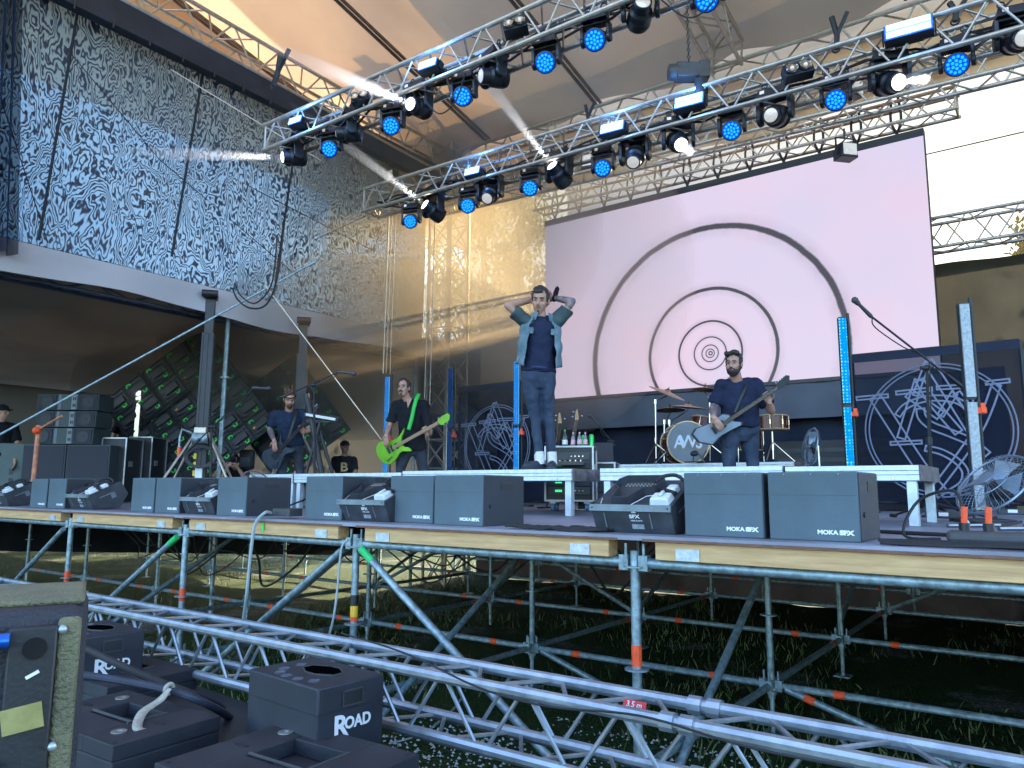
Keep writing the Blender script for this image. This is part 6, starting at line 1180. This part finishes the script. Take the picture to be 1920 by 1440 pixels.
# ---- crew
def simple(label, x, y, Y, hgt, J, shirt, trou, **k):
    p = oY(x, y, Y); p.z = DECK; D = dist(x, y, Y); f_ = (CAM-p); f_.z = 0; f_.normalize(); return person(label, p, k.pop('face', (f_.x, f_.y)), J, D, shirt, trou, voxel=.009, **k)
V_ = Vector
t, cj, cR, cL = simple('person sitting in black tee with tan chest print behind the stage riser, hands clasped', 645, 880, 9.3, 1.3, dict(head=V_((.0, .06, .98)), neck=V_((0, 0, .80)), shR=V_((.17, 0, .74)), shL=V_((-.17, 0, .74)), elR=V_((.22, .08, .50)), elL=V_((-.22, .08, .50)), wrR=V_((.07, .28, .36)), wrL=V_((-.07, .28, .36)), pelvis=V_((0, -.05, .30)), knR=V_((.2, .32, .42)), knL=V_((-.2, .32, .42)), anR=V_((.18, .45, .085)), anL=V_((-.18, .45, .085))), m_blk, m_blk, sleeve=.75, hair='cap', hf=(-.5, 1, 0), hands={'R': ((-1, .4, -.2), (0, -1, -.3), .6), 'L': ((1, .4, -.2), (0, -1, -.3), .6)})
text_mesh('B', .22, mat('tan_print', (.50, .36, .18), .7), t, (0, .155, .60), (R_(90), 0, R_(180)), 'chest_print', .002, 1.1, .006)
st = thing('stool', 'low black case the crew member in the printed tee sits on', 'case', t.location-Vector((0, 0, 0)), t.rotation_euler.z); MB().box((0, -.08, .12), (.5, .4, .22)).build('body', m_case, st, bevel=.01); MB().box((0, .125, .15), (.08, .01, .04)).build('latch', m_edge, st)
simple('person in cap and black tee at the far left edge behind the guy wire', 2, 800, 4.6, 1.7, dict(head=V_((0, .03, 1.36)), neck=V_((0, 0, 1.20)), shR=V_((.17, 0, 1.13)), shL=V_((-.17, 0, 1.13)), elR=V_((.24, .02, .85)), elL=V_((-.24, .05, .85)), wrR=V_((.22, .15, .62)), wrL=V_((-.22, .2, .62)), pelvis=V_((0, 0, .66)), knR=V_((.1, .05, .3)), knL=V_((-.1, .05, .3)), anR=V_((.1, 0, .085)), anL=V_((-.1, 0, .085))), m_blk, m_blk, hair='cap', hf=(-1, .7, 0), hands={'R': ((0, .3, -1), (-1, 0, 0), .4), 'L': ((0, .3, -1), (1, 0, 0), .4)})
simple('person in olive shorts with a pale towel, standing behind the nearer LED wall', 240, 850, 6.6, 1.7, dict(head=V_((0, .03, 1.62)), neck=V_((0, 0, 1.45)), shR=V_((.18, 0, 1.38)), shL=V_((-.18, 0, 1.38)), elR=V_((.25, .02, 1.08)), elL=V_((-.25, .05, 1.08)), wrR=V_((.2, .2, .85)), wrL=V_((-.2, .2, .85)), pelvis=V_((0, 0, .90)), knR=V_((.1, .05, .48)), knL=V_((-.12, .05, .48)), anR=V_((.1, 0, .085)), anL=V_((-.12, 0, .085))), m_blk, clothm('olive_cotton', (.09, .10, .07)), hair='short', long_trousers=.1, hands={'R': ((0, .3, -1), (-1, 0, 0), .4), 'L': ((0, .3, -1), (1, 0, 0), .4)})
q = oY(258, 868, 6.35); tw_ = thing('towel', 'pale blue towel hanging at the hip of the person in shorts', 'towel', q, YAW); MB().sheet(lambda u, v: (-.07+.14*u+.02*math.sin(v*4), .02*math.sin(u*9), .22-.42*v), 10, 8).build('cloth', mat('towel_cloth', (.35, .42, .52), .9, 0, .1, 20), tw_, sharp=180)
simple('person in black crouching with a camera beside the left guitarist', 452, 880, 7.6, 1., dict(head=V_((.14, .22, .68)), neck=V_((.08, .12, .55)), shR=V_((.24, .08, .50)), shL=V_((-.08, .10, .50)), elR=V_((.30, .32, .36)), elL=V_((-.10, .38, .34)), wrR=V_((.20, .42, .58)), wrL=V_((.06, .46, .56)), pelvis=V_((-.05, -.20, .24)), knR=V_((.22, .22, .40)), knL=V_((-.22, .22, .38)), anR=V_((.16, .02, .085)), anL=V_((-.16, .02, .085))), m_blk, m_blk, hf=(.5, 1, .1), hands={'R': ((-.5, .3, .5), (0, -1, 0), .6), 'L': ((.3, .3, .5), (0, -1, 0), .6)}, sleeve=.6)
q = oY(444, 868, 7.25); cm = thing('camera', 'black camera held by the crouching photographer', 'camera', oY(441, 862, 7.15), .2); MB().box((0, 0, 0), (.13, .07, .09)).build('camera_body', m_black, cm, bevel=.01); MB().cyl((0, -.03, 0), (0, -.14, 0), .035, 16).build('lens', m_black, cm)
q = oY(463, 862, 7.55); bk = thing('backpack', 'dark grey backpack on the crouching photographer', 'backpack', q, YAW); MB().box((0, 0, 0), (.24, .16, .34)).build('bag', mat('backpack_cloth', (.03, .035, .04), .8), bk, bevel=.05); MB().box((0, -.085, -.04), (.18, .03, .18)).build('pocket', m_greyd, bk, bevel=.01)
# ================================================================ guitars
def guitar(label, t_loc, u, out, body_poly, bm, rim, neck_len, headpoly, fm, headm, sc_=1., strings=4, parts=(), pick=None, thick=.042, nm='electric_guitar', fretw=.045):
    """u = direction from body to headstock, out = direction the face looks."""
    u = Vector(u).normalized(); out = Vector(out); out = (out-u*out.dot(u)).normalized(); v = out.cross(u); t = thing(nm, label, 'guitar', t_loc); R = Matrix((u, v, out)).transposed().to_4x4(); t.matrix_world = Matrix.Translation(t_loc) @ R @ Matrix.Scale(sc_, 4)
    X, Y, Z = Vector((1, 0, 0)), Vector((0, 1, 0)), Vector((0, 0, 1)); pp = [(Vector((a, b, 0))) for a, b in body_poly]; pp = spline(pp+[pp[0]], 4)[:-1] if parts != 'sharp' else pp; pl2 = [(p.x, p.y) for p in pp]
    MB().prism(pl2, (0, 0, 0), X, Y, thick).build('body', rim, t, bevel=.005); c = Vector((sum(p[0] for p in pl2)/len(pl2), sum(p[1] for p in pl2)/len(pl2), 0)); MB().prism([(c.x+(a-c.x)*.92, c.y+(b-c.y)*.92) for a, b in pl2], (0, 0, thick/2+.0015), X, Y, .004).build('top', bm, t)
    MB().box((neck_len/2+.05, 0, thick/2+.004), (neck_len+.1, fretw, .020)).build('neck', fm, t, bevel=.006); fb = MB().box((neck_len/2-.02, 0, thick/2+.016), (neck_len+.2, fretw-.003, .006)).build('fretboard', m_fret if nm != 'bass_guitar' else fm, t)
    m = MB()
    for k in range(20): m.box((neck_len+.06-(neck_len+.06)*(1-.5**(k/12))*1.28, 0, thick/2+.0195), (.0025, fretw-.004, .002))
    m.build('fret', m_chrome, fb); hp = [(neck_len+.08+a, b) for a, b in headpoly]; MB().prism(hp, (0, 0, thick/2-.002), X, Y, .016).build('headstock', headm, t, bevel=.002); m = MB()
    for k in range(strings): m.cyl((neck_len+.11+.028*k, (.045 if k % 2 == 0 or strings > 5 else -.045), thick/2-.002), (neck_len+.11+.028*k, (.062 if k % 2 == 0 or strings > 5 else -.062), thick/2-.002), .007, 8)
    m.build('tuning_peg', m_chrome, t); m = MB()
    for k in range(strings): y = -fretw*.36+fretw*.72*k/(strings-1); m.cyl((-.17, y, thick/2+.024), (neck_len+.09, y*.8, thick/2+.022), .0009, 4, caps=False)
    m.build('string', m_chrome, t)
    for x in (-.06, -.13): MB().box((x, 0, thick/2+.009), (.035, .085, .016)).build('pickup', m_black, t, bevel=.004)
    MB().box((-.185, 0, thick/2+.010), (.03, .09, .018)).build('bridge', m_blackm, t, bevel=.003)
    for k in range(3): MB().cyl((-.19-.03*k, -.10-.008*k, thick/2), (-.19-.03*k, -.10-.008*k, thick/2+.018), .011, 10).build('knob', m_black, t)
    return t
m_fret = mat('dark_fretboard', (.03, .02, .018), .5); m_lime = mat('lime_lacquer', (.15, .42, .012), .25, 0, .2, 5); m_maple = mat('maple', (.45, .28, .15), .4, 0, .15, 8, stretch=(.5, 8, 8)); m_silver = mat('silver_blue_lacquer', (.20, .25, .31), .22, .1, .08, 4); m_graphite = mat('graphite_lacquer', (.035, .05, .065), .3, 0, .15, 5)
Fw = -_F
def at3(x, y, D): return oD(x, y, D)
sharp_body = [(.06, .05), (.0, .10), (-.10, .10), (-.16, .085), (-.35, .13), (-.42, .10), (-.41, -.02), (-.30, -.13), (-.15, -.10), (-.02, -.11), (.11, -.13), (.13, -.10), (.06, -.045)]
a = at3(1364, 789, DG-.215); b = at3(1480, 711, DG-.26); u_ = (b-a).normalized(); pos = a+u_*.0
guitar('pale silver angular guitar with black rim held by the bearded guitarist', pos, u_, -_F+CU*.1, sharp_body, m_silver, m_black, .56, [(0, .022), (.06, .045), (.17, .06), (.20, .035), (.17, -.01), (.07, -.035), (0, -.022)], m_black, m_black, .9, 6, 'sharp')
bass_body = [(.18, .16), (.10, .10), (.04, .075), (-.08, .10), (-.24, .16), (-.34, .10), (-.36, -.04), (-.28, -.17), (-.14, -.14), (-.04, -.095), (.06, -.15), (.12, -.15), (.04, -.06), (.05, .05), (.12, .11)]
bass_body = [(.14, .165), (.06, .115), (-.03, .085), (-.12, .11), (-.23, .155), (-.33, .10), (-.35, -.05), (-.27, -.17), (-.15, -.15), (-.05, -.10), (.03, -.13), (.09, -.155), (.07, -.09), (.02, -.05), (.04, .05), (.11, .12)]
a = at3(752, 832, DB-.205); b = at3(826, 791, DB-.27); u_ = (b-a).normalized()
guitar('lime green bass guitar with maple neck held by the bass player', a, u_, -_F+CU*.15, bass_body, m_lime, m_lime, .50, [(0, .022), (.03, .05), (.17, .055), (.19, .02), (.15, -.04), (.03, -.05), (0, -.022)], m_maple, m_lime, .98, 4, nm='bass_guitar')
strat = [(.12, .15), (.05, .10), (-.03, .085), (-.12, .11), (-.25, .15), (-.34, .08), (-.34, -.06), (-.27, -.16), (-.15, -.13), (-.05, -.10), (.06, -.15), (.10, -.13), (.04, -.05), (.04, .05), (.09, .11)]
a = at3(531, 838, DL-.205); b = at3(569, 797, DL-.26); u_ = (b-a).normalized()
guitar('dark guitar with blackened neck held by the left guitarist', a, u_, -_F+CU*.1, strat, m_graphite, m_graphite, .52, [(0, .02), (.05, .04), (.17, .05), (.19, .02), (.05, -.03), (0, -.02)], m_black, m_black, 1.0, 6)
# straps
def strap(label, pts, w, m_, nrm): 
    pts = spline([Vector(p) for p in pts], 6); m = MB(); vs = []
    for i, p in enumerate(pts):
        d = (pts[min(i+1, len(pts)-1)]-pts[max(i-1, 0)]).normalized(); s = d.cross(nrm).normalized()*w/2; vs += [p-s, p+s]
    m.add(vs, [(2*i, 2*i+1, 2*i+3, 2*i+2) for i in range(len(pts)-1)]); o = m.build('guitar_strap', m_); tag(o, label, 'strap'); md = o.modifiers.new('s', 'SOLIDIFY'); md.thickness = .004; return o
strap('neon green guitar strap over the bass player shoulder', [at3(786, 738, DB-.02), at3(780, 750, DB-.12), at3(776, 765, DB-.165), at3(772, 784, DB-.185), at3(766, 806, DB-.20)], .050, mat('neon_strap', (.02, .45, .05), .5), -_F)
strap('black guitar strap across the chest of the bearded guitarist', [at3(1402, 712, DG-.0), at3(1398, 727, DG-.14), at3(1390, 747, DG-.185), at3(1379, 775, DG-.21)], .04, m_black, -_F)
strap('dark guitar strap on the left guitarist', [at3(556, 768, DL-.06), at3(552, 785, DL-.17), at3(546, 805, DL-.21), at3(540, 825, DL-.26)], .05, m_black, -_F)
# spare guitars on a stand
gs = thing('guitar_stand', 'black guitar stand behind the drinks rack', 'stand', oY(1065, 880, 7.6)*1.0); gs.location.z = DECK
for s in (-1, 1): MB().cyl((s*.3, 0, 0), (s*.3, 0, .72), .012, 8).cyl((s*.3, -.2, .01), (s*.3, .2, .01), .012, 8).build('upright', m_blackm, gs)
MB().cyl((-.3, 0, .72), (.3, 0, .72), .016, 8).build('crossbar', m_blackm, gs)
DR = dist(1065, 880, 7.6)
for (x0, y0, x1, y1, lab, mm) in ((1043, 850, 1052, 768, 'spare guitar with brown neck leaning at the left of the stand', m_graphite), (1071, 845, 1085, 762, 'spare guitar with pale maple neck leaning right of the other', m_graphite)):
    a, b = at3(x0, y0, DR), at3(x1, y1, DR-.05); u_ = (b-a).normalized(); guitar(lab, a+u_*.0, u_, -_F, strat, mm, mm, (b-a).length-.24, [(0, .018), (.03, .026), (.11, .03), (.13, .012), (.04, -.02), (0, -.018)], m_maple, m_maple, 1., 3)
# ================================================================ cases, road boxes and the big speaker in the foreground
m_blk_paint = mat('worn_black_texture', (.012, .014, .021), .65, 0, .2, 4, .5, 260, c2=(.032, .033, .041)); m_olive_lit = mat('worn_olive_lit_texture', (.10, .095, .055), .7, 0, .35, 9, .9, 190, c2=(.22, .20, .11)); m_road = mat('road_box_paint', (.016, .020, .030), .55, 0, .15, 5, .2, 300)
m_hole = mat('opening_shade', (.0015, .0015, .002), .95, spec=.0)
def road_box(label, c, w, d, h, rz):
    t = thing('road_box', label, 'box', c, rz, 'lettered road boxes'); MB().box((0, 0, h/2), (w, d, h)).build('body', m_road, t, bevel=.008)
    oc = [(math.cos(R_(22.5+45*k))*.085*(1.35 if k in (0, 3, 4, 7) else 1), math.sin(R_(22.5+45*k))*.058*1.2) for k in range(8)]
    MB().prism(oc, (0.02, 0.02, h+.0015), (1, 0, 0), (0, 1, 0), .004).build('octagon_opening', m_hole, t)  # flat near-black plate paints the shade inside the opening
    m = MB()
    for k in range(8): a, b = Vector((*oc[k], 0)), Vector((*oc[(k+1) % 8], 0)); e = (b-a); m.box(Vector((.02, .02, h+.003))+(a+b)/2, (e.length, .006, .006), Matrix.Rotation(math.atan2(e.y, e.x), 3, 'Z'))
    m.build('opening_rim', m_dark, t)
    for k, (x, y) in enumerate(((-.10, -.11), (-.03, -.125), (.05, -.125), (-.145, -.06), (-.15, .03), (.13, -.10))): MB().torus((x, y, h), .022, .0014, (0, 0, 1), 16, 4).box((x, y, h+.001), (.030, .003, .002), Matrix.Rotation(.8, 3, 'Z')).build('warning_ring', mat('faded_print', (.12, .14, .18), .7) if k == 0 else bpy.data.materials['faded_print'], t)
    MB().box((w/2+.001, 0, h*.80), (.004, .09, .05)).build('handle_slot', m_black, t); m = MB(); m.box((w/2+.004, 0, h*.80+.028), (.006, .10, .006)).box((w/2+.004, 0, h*.80-.028), (.006, .10, .006)).box((w/2+.004, .048, h*.80), (.006, .005, .05)).box((w/2+.004, -.048, h*.80), (.006, .005, .05)); m.build('handle_rim', m_dark, t)
    MB().box((0, 0, h*.66), (w+.003, d+.003, .003)).build('seam', m_black, t)
    text_mesh('R', .115, m_logo, t, (w/2+.003, -.055, h*.45), (R_(90), 0, R_(90)), 'logo', .001, 1.0, .003); text_mesh('OAD', .062, m_logo, t, (w/2+.003, .03, h*.475), (R_(90), 0, R_(90)), 'logo', .001, .95, .002)
    m = MB()
    for s in (-1, 1):
        for z in (.05, h-.02): m.cyl((s*(w/2-.02), -d/2-.001, z), (s*(w/2-.02), -d/2+.004, z), .004, 8); m.cyl((w/2+.001, s*(d/2-.02), z), (w/2-.004, s*(d/2-.02), z), .004, 8)
    m.build('screw', m_dark, t); return t
# corner nearest the camera measured on the box top
ca = oZ(597, 1292, .93); cb = oZ(467, 1254, .93); cc = oZ(718, 1262, .93); e1 = (cb-ca); e2 = (cc-ca); rzb = math.atan2(-e1.y, -e1.x)
W1, W2 = e1.length, e2.length; cen = ca+Matrix.Rotation(rzb, 3, 'Z') @ Vector((-W1/2, W2/2, 0)); HB = .93-oY(602, 1415, ca.y).z
road_box('black lettered road box with an octagonal opening in front of the aluminium truss', (cen.x, cen.y, .93-.30), W1, W2, .30, rzb)
c2 = oZ(160, 1165, .93); road_box('second black lettered road box half hidden behind the big olive-edged speaker', (oZ(178, 1178, .93).x, oZ(178, 1178, .93).y, .63), W1*.98, W2, .30, rzb)
# ---- wedge cases with handle pockets lying flat
def wedge_case(label, c, w, d, h, rz, tilt=0, sticks=True, group='worn black cases lying flat'):
    t = thing('speaker_case', label, 'case', c, group=group); t.rotation_euler = (tilt, 0, rz)
    # top plate with a recessed pocket: four slabs around the opening
    px0, px1, py0, py1 = -w*.22, w*.20, -d*.12, d*.26
    m = MB(); m.box((0, 0, h/2-.03), (w, d, h-.06)); m.build('body', m_blk_paint, t, bevel=.008)
    m = MB(); T = .0601; z = h-.03
    m.box(((-w/2+px0)/2, 0, z), (px0+w/2, d, T)).box(((w/2+px1)/2, 0, z), (w/2-px1, d, T)).box(((px0+px1)/2, (-d/2+py0)/2, z), (px1-px0, py0+d/2, T)).box(((px0+px1)/2, (d/2+py1)/2, z), (px1-px0, d/2-py1, T)); m.build('top_plate', m_blk_paint, t, bevel=.004)
    MB().tube([(px0, py0+.02, h+.002), (px1, py0+.02, h+.002)], .006, 6).tube([(px1, py0, h+.002), (px1, py1, h+.002)], .006, 6).build('pocket_edge', m_dark, t)
    for (x, y) in ((-w*.34, d*.30), (w*.30, -d*.28)):
        MB().lathe([(.030, 0), (.030, .004), (.012, .004), (.010, .001)], (x, y, h), (0, 0, 1), 20).build('washer', mat('steel_washer', (.35, .35, .33), .4, .7, .2, 20) if 'steel_washer' not in bpy.data.materials else bpy.data.materials['steel_washer'], t)
    for (x, y) in ((-w*.36, -d*.02), (w*.34, d*.05)): MB().lathe([(.032, 0), (.032, .0025)], (x, y, h), (0, 0, 1), 20, sc=(1, .5)).build('cup_recess', m_black, t)
    for (x, y) in ((-w*.45, -d*.45), (w*.45, -d*.45), (w*.45, d*.45), (-w*.45, d*.45)): MB().lathe([(.010, 0), (.010, .002)], (x, y, h), (0, 0, 1), 12).build('screw_hole', m_black, t)
    return t
zc = .74
def flat(px_, py_, z=zc): return oZ(px_, py_, z)
rzc = math.atan2((flat(790, 1412)-flat(560, 1352)).y, (flat(790, 1412)-flat(560, 1352)).x)
cx_, cy_ = Vector((math.cos(rzc), math.sin(rzc), 0)), Vector((-math.sin(rzc), math.cos(rzc), 0)); A_, B2 = flat(545, 1350), flat(790, 1412); wk = (B2-A_).length; k1 = A_+cx_*wk/2-cy_*.30
wedge_case('nearest worn black case at the bottom, with a pocket and two screw holes', (k1.x, k1.y, zc-.36), wk, .60, .36, rzc)
k2 = flat(414, 1342)-cx_*.36-cy_*.23; wedge_case('worn black case with strap-filled pocket in the middle of the foreground', (k2.x, k2.y, zc-.40), .72, .46, .40, rzc)
k3 = flat(215, 1275); wedge_case('worn black case behind the strap, beside the olive-edged speaker', (k3.x-.34, k3.y+.18, zc-.38), .74, .5, .36, rzc)
# cables and fabric strap across the cases
def tb(label, pts, r, m_): o = MB().tube(pts, r, 10, smooth=8).build('thick_cable', m_); tag(o, label, 'cable'); return o
tb('thick black cable running from the speaker over the cases to the ground, upper one', [oZ(120, 1195, .90), oZ(200, 1235, .86), oZ(290, 1275, .80), oZ(370, 1305, .74), oZ(420, 1330, .60), oZ(450, 1360, .3)], .017, m_rubber)
tb('thick black cable with the pale strap tied round it, lower one', [oZ(120, 1262, .86), oZ(200, 1272, .84), oZ(300, 1290, .81), oZ(370, 1312, .77), oZ(430, 1345, .62), oZ(445, 1375, .3)], .018, mat('blue_black_rubber', (.02, .026, .045), .55, 0, .2, 10))
m_web = mat('grey_webbing', (.36, .34, .28), .85, 0, .15, 40, .4, 200); pts = spline([oZ(318, 1290, .83), oZ(300, 1312, .79), oZ(268, 1335, .77), oZ(258, 1365, .745), oZ(285, 1372, .73)], 7); m = MB(); vs = []
for i, p in enumerate(pts): d = (pts[min(i+1, len(pts)-1)]-pts[max(i-1, 0)]).normalized(); s = d.cross(Vector((.1*i/7, 0, 1))).normalized()*.019; vs += [p-s, p+s]
m.add(vs, [(2*i, 2*i+1, 2*i+3, 2*i+2) for i in range(len(pts)-1)]); m.torus(oZ(317, 1292, .815), .021, .010, oZ(370, 1312, .79)-oZ(300, 1290, .81), 16, 6); o = m.build('webbing_strap', m_web); tag(o, 'pale webbing strap tied round the lower thick cable', 'strap'); o.modifiers.new('s', 'SOLIDIFY').thickness = .003
tb('pale grey cable lying on the ground in front of the truss', [oZ(730, 1395, .02), oZ(770, 1385, .02), oZ(800, 1372, .02), oZ(850, 1330, .02), oZ(865, 1310, .02)], .010, bpy.data.materials['pale_cable'])
tb('thin black cable draped along the front of the box truss', [oZ(640, 1195, .96)+Vector((0, -.0, .02)), oY(760, 1225, 2.34), oY(900, 1290, 2.34), oY(1030, 1325, 2.36), oY(1200, 1348, 2.36)+Vector((0, 0, .01)), oY(1400, 1400, 2.33), oY(1600, 1440, 2.33)], .004, m_rubber)
# ---- big speaker cut by the left edge
top = 1.42; e0 = oD(155, 1150, 1.15)
bs_ = thing('large_speaker', 'close black speaker with blue rigging pins and worn olive edge at the lower left corner', 'speaker', (0, 0, 0))
# built in a frame whose x axis runs along its front face towards the right edge
pA = oD(112, 1140, 1.02); ztop = pA.z; hr = ray(150, 1200); xf = Vector((hr.y, -hr.x, 0)); xf.z = 0; xf.normalize(); yf = Vector((-xf.y, xf.x, 0)); bs_.location = pA; bs_.rotation_euler = (0, 0, math.atan2(xf.y, xf.x))
hh_ = .8
pr = [(.036, 0), (.036, -.6), (-.9, -.6), (-.9, 0)]
cab = MB(); cab.box((-.43, .125, -hh_/2+.0), (.93, .25, hh_)); cab.build('cabinet', m_blk_paint, bs_, bevel=.02)
MB().box((.014, -.004, -hh_/2-.002), (.028, .018, hh_-.02)).build('olive_edge', m_olive_lit, bs_, bevel=.006)
MB().box((-.43, .14, .004), (.92, .21, .010)).build('yellow_lit_top', m_olive_lit, bs_, bevel=.005)  # yellow light on the cabinet top, painted as an olive layer
MB().box((-.027, -.014, -.20), (.056, .012, .36)).build('rigging_plate', m_black, bs_, bevel=.003)
m = MB(); m.lathe([(.014, 0), (.014, .003)], (-.024, -.0205, -.047), (0, -1, 0), 18); m.build('plate_hole', mat('hole_shade', (.002, .002, .002), .9), bs_)  # flat disc, the shade of the hole put in as near-black colour
mb_ = mat('blue_anodised', (.02, .12, .55), .3, .7, .2, 10)
for z in (-.033, -.19): MB().cyl((-.25, -.03, z), (-.052, -.03, z), .010, 14).build('locking_pin', mb_, bs_); MB().cyl((-.094, -.03, z), (-.084, -.03, z), .018, 14).build('collar', m_chrome, bs_)
for (x, z) in ((.006, -.026), (.005, -.175), (.006, -.30)): MB().sph((x, -.016, z), (.006, .005, .006), 10, 6).build('rivet', m_plate, bs_)
o = MB().box((-.031, -.0212, -.134), (.046, .002, .032), Matrix.Rotation(-.16, 3, 'Y')).build('tape_label', mat('yellow_tape', (.22, .19, .05), .7, 0, .15, 30, c2=(.34, .30, .11)), bs_)
MB().box((-.024, -.0215, -.080), (.016, .003, .004), Matrix.Rotation(-.5, 3, 'Y')).build('paint_chip', m_white, bs_)
# stacked cases carrying the foreground things down to the ground
t = thing('flight_case', 'low dark flight case under the foreground cases', 'flight case', (-2.35, 1.55, 0), rzc); MB().box((0, 0, .165), (2.0, 1.0, .33)).build('body', m_case, t, bevel=.01); MB().box((0, -.505, .30), (2.0, .02, .02)).build('edging', m_edge, t)
t = thing('flight_case', 'dark flight case under the road boxes', 'flight case', (cen.x-.35, cen.y+.0, 0), rzb); MB().box((-.2, 0, .31), (1.6, .42, .62)).build('body', m_case, t, bevel=.01); MB().box((-.2, -.215, .61), (1.6, .02, .02)).build('edging', m_edge, t)
# background clutter seen under the stage at the left: pallets, crates, sunlit ground
m_pal = mat('pallet_wood', (.42, .28, .15), .8, 0, .25, 8, .3, 30); m_tarp = mat('pale_crate', (.42, .42, .36), .8, 0, .15, 5)
for i, (x, y, Y, n) in enumerate(((70, 1046, 12.5, 2), (190, 1040, 13.5, 3), (20, 1050, 12.0, 1))):
    p = oZ(x, y+8, .0) if False else oY(x, y, Y); t = thing('pallet_stack', ['stack of wooden pallets in the sun behind the stage at the left', 'higher stack of pallets further right behind the stage', 'single wooden pallet at the far left behind the stage'][i], 'pallets', (p.x, Y, 0), .4*i, 'pallets behind the stage')
    for k in range(n):
        m = MB()
        for j in range(5): m.box((0, -.4+.2*j, .13+.145*k), (1.2, .10, .022))
        for j in range(3): m.box((-.5+.5*j, 0, .065+.145*k), (.10, .95, .09))
        m.build('pallet', m_pal, t)
p = oY(255, 1035, 14); t = thing('crate', 'pale crates behind the stage seen under the floor at the left', 'crate', (p.x, 14, 0), .2); MB().box((0, 0, .3), (2.2, .9, .6)).build('body', m_tarp, t, bevel=.02); m = MB()
for k in range(8): m.box((-1.0+.29*k, -.455, .3), (.02, .01, .56))
m.build('groove', m_dark, t)

# cables slung between the scaffold posts below the floor
ru = random.Random(21)
for i in range(16):
    y = D0+BAY*ru.choice((1, 1, 2, 2, 3))+ru.uniform(-.1, .1); xa = -6.2-ru.random()*3.0 if i < 11 else -4.5+ru.random()*2; n = ru.randint(1, 2); pts = []
    for k in range(n*4+1): pts.append(Vector((xa-(k/4)*1.7, y+ru.uniform(-.12, .12), 1.25-.55*math.sin(math.pi*((k % 4)/4))*ru.uniform(.5, 1.2)-ru.uniform(0, .12))))
    o = cable('black cable slung in loops between the scaffold posts under the left of the stage', pts, ru.choice((.008, .011, .014))); o['group'] = 'cables slung under the stage'
# ================================================================ drifting stage smoke, lit from behind by the low sun
m_sm = {}
for i, (c, r, dn, rz_, cc) in enumerate((((-8.6, 9.4, 6.0), (3.0, 2.6, 2.3), .22, .3, (1, .90, .72)), ((-9.8, 8.6, 4.0), (3.6, 3.0, 1.5), .24, -.2, (1, .90, .74)), ((-6.6, 9.6, 5.0), (2.6, 1.8, 2.6), .17, .1, (1, .90, .72)), ((-12.5, 8.2, 3.6), (3.4, 2.6, 1.3), .2, 0, (1, .92, .80)), ((-7.2, 7.6, 2.3), (1.2, .8, .7), .16, .2, (.9, .94, 1)), ((-4.2, 8.0, 6.6), (3.2, 1.6, 1.2), .06, .2, (1, .92, .8)), ((-8.8, 6.3, 6.3), (1.6, 1.3, 1.0), .06, .2, (.85, .92, 1)))):
    m = smoke('stage_smoke', dn, cc, .6); o = MB().sph((0, 0, 0), r, 28, 16).build('smoke', m, sharp=180); o.location = c; o.rotation_euler = (0, 0, rz_); struct(o, 'stuff')
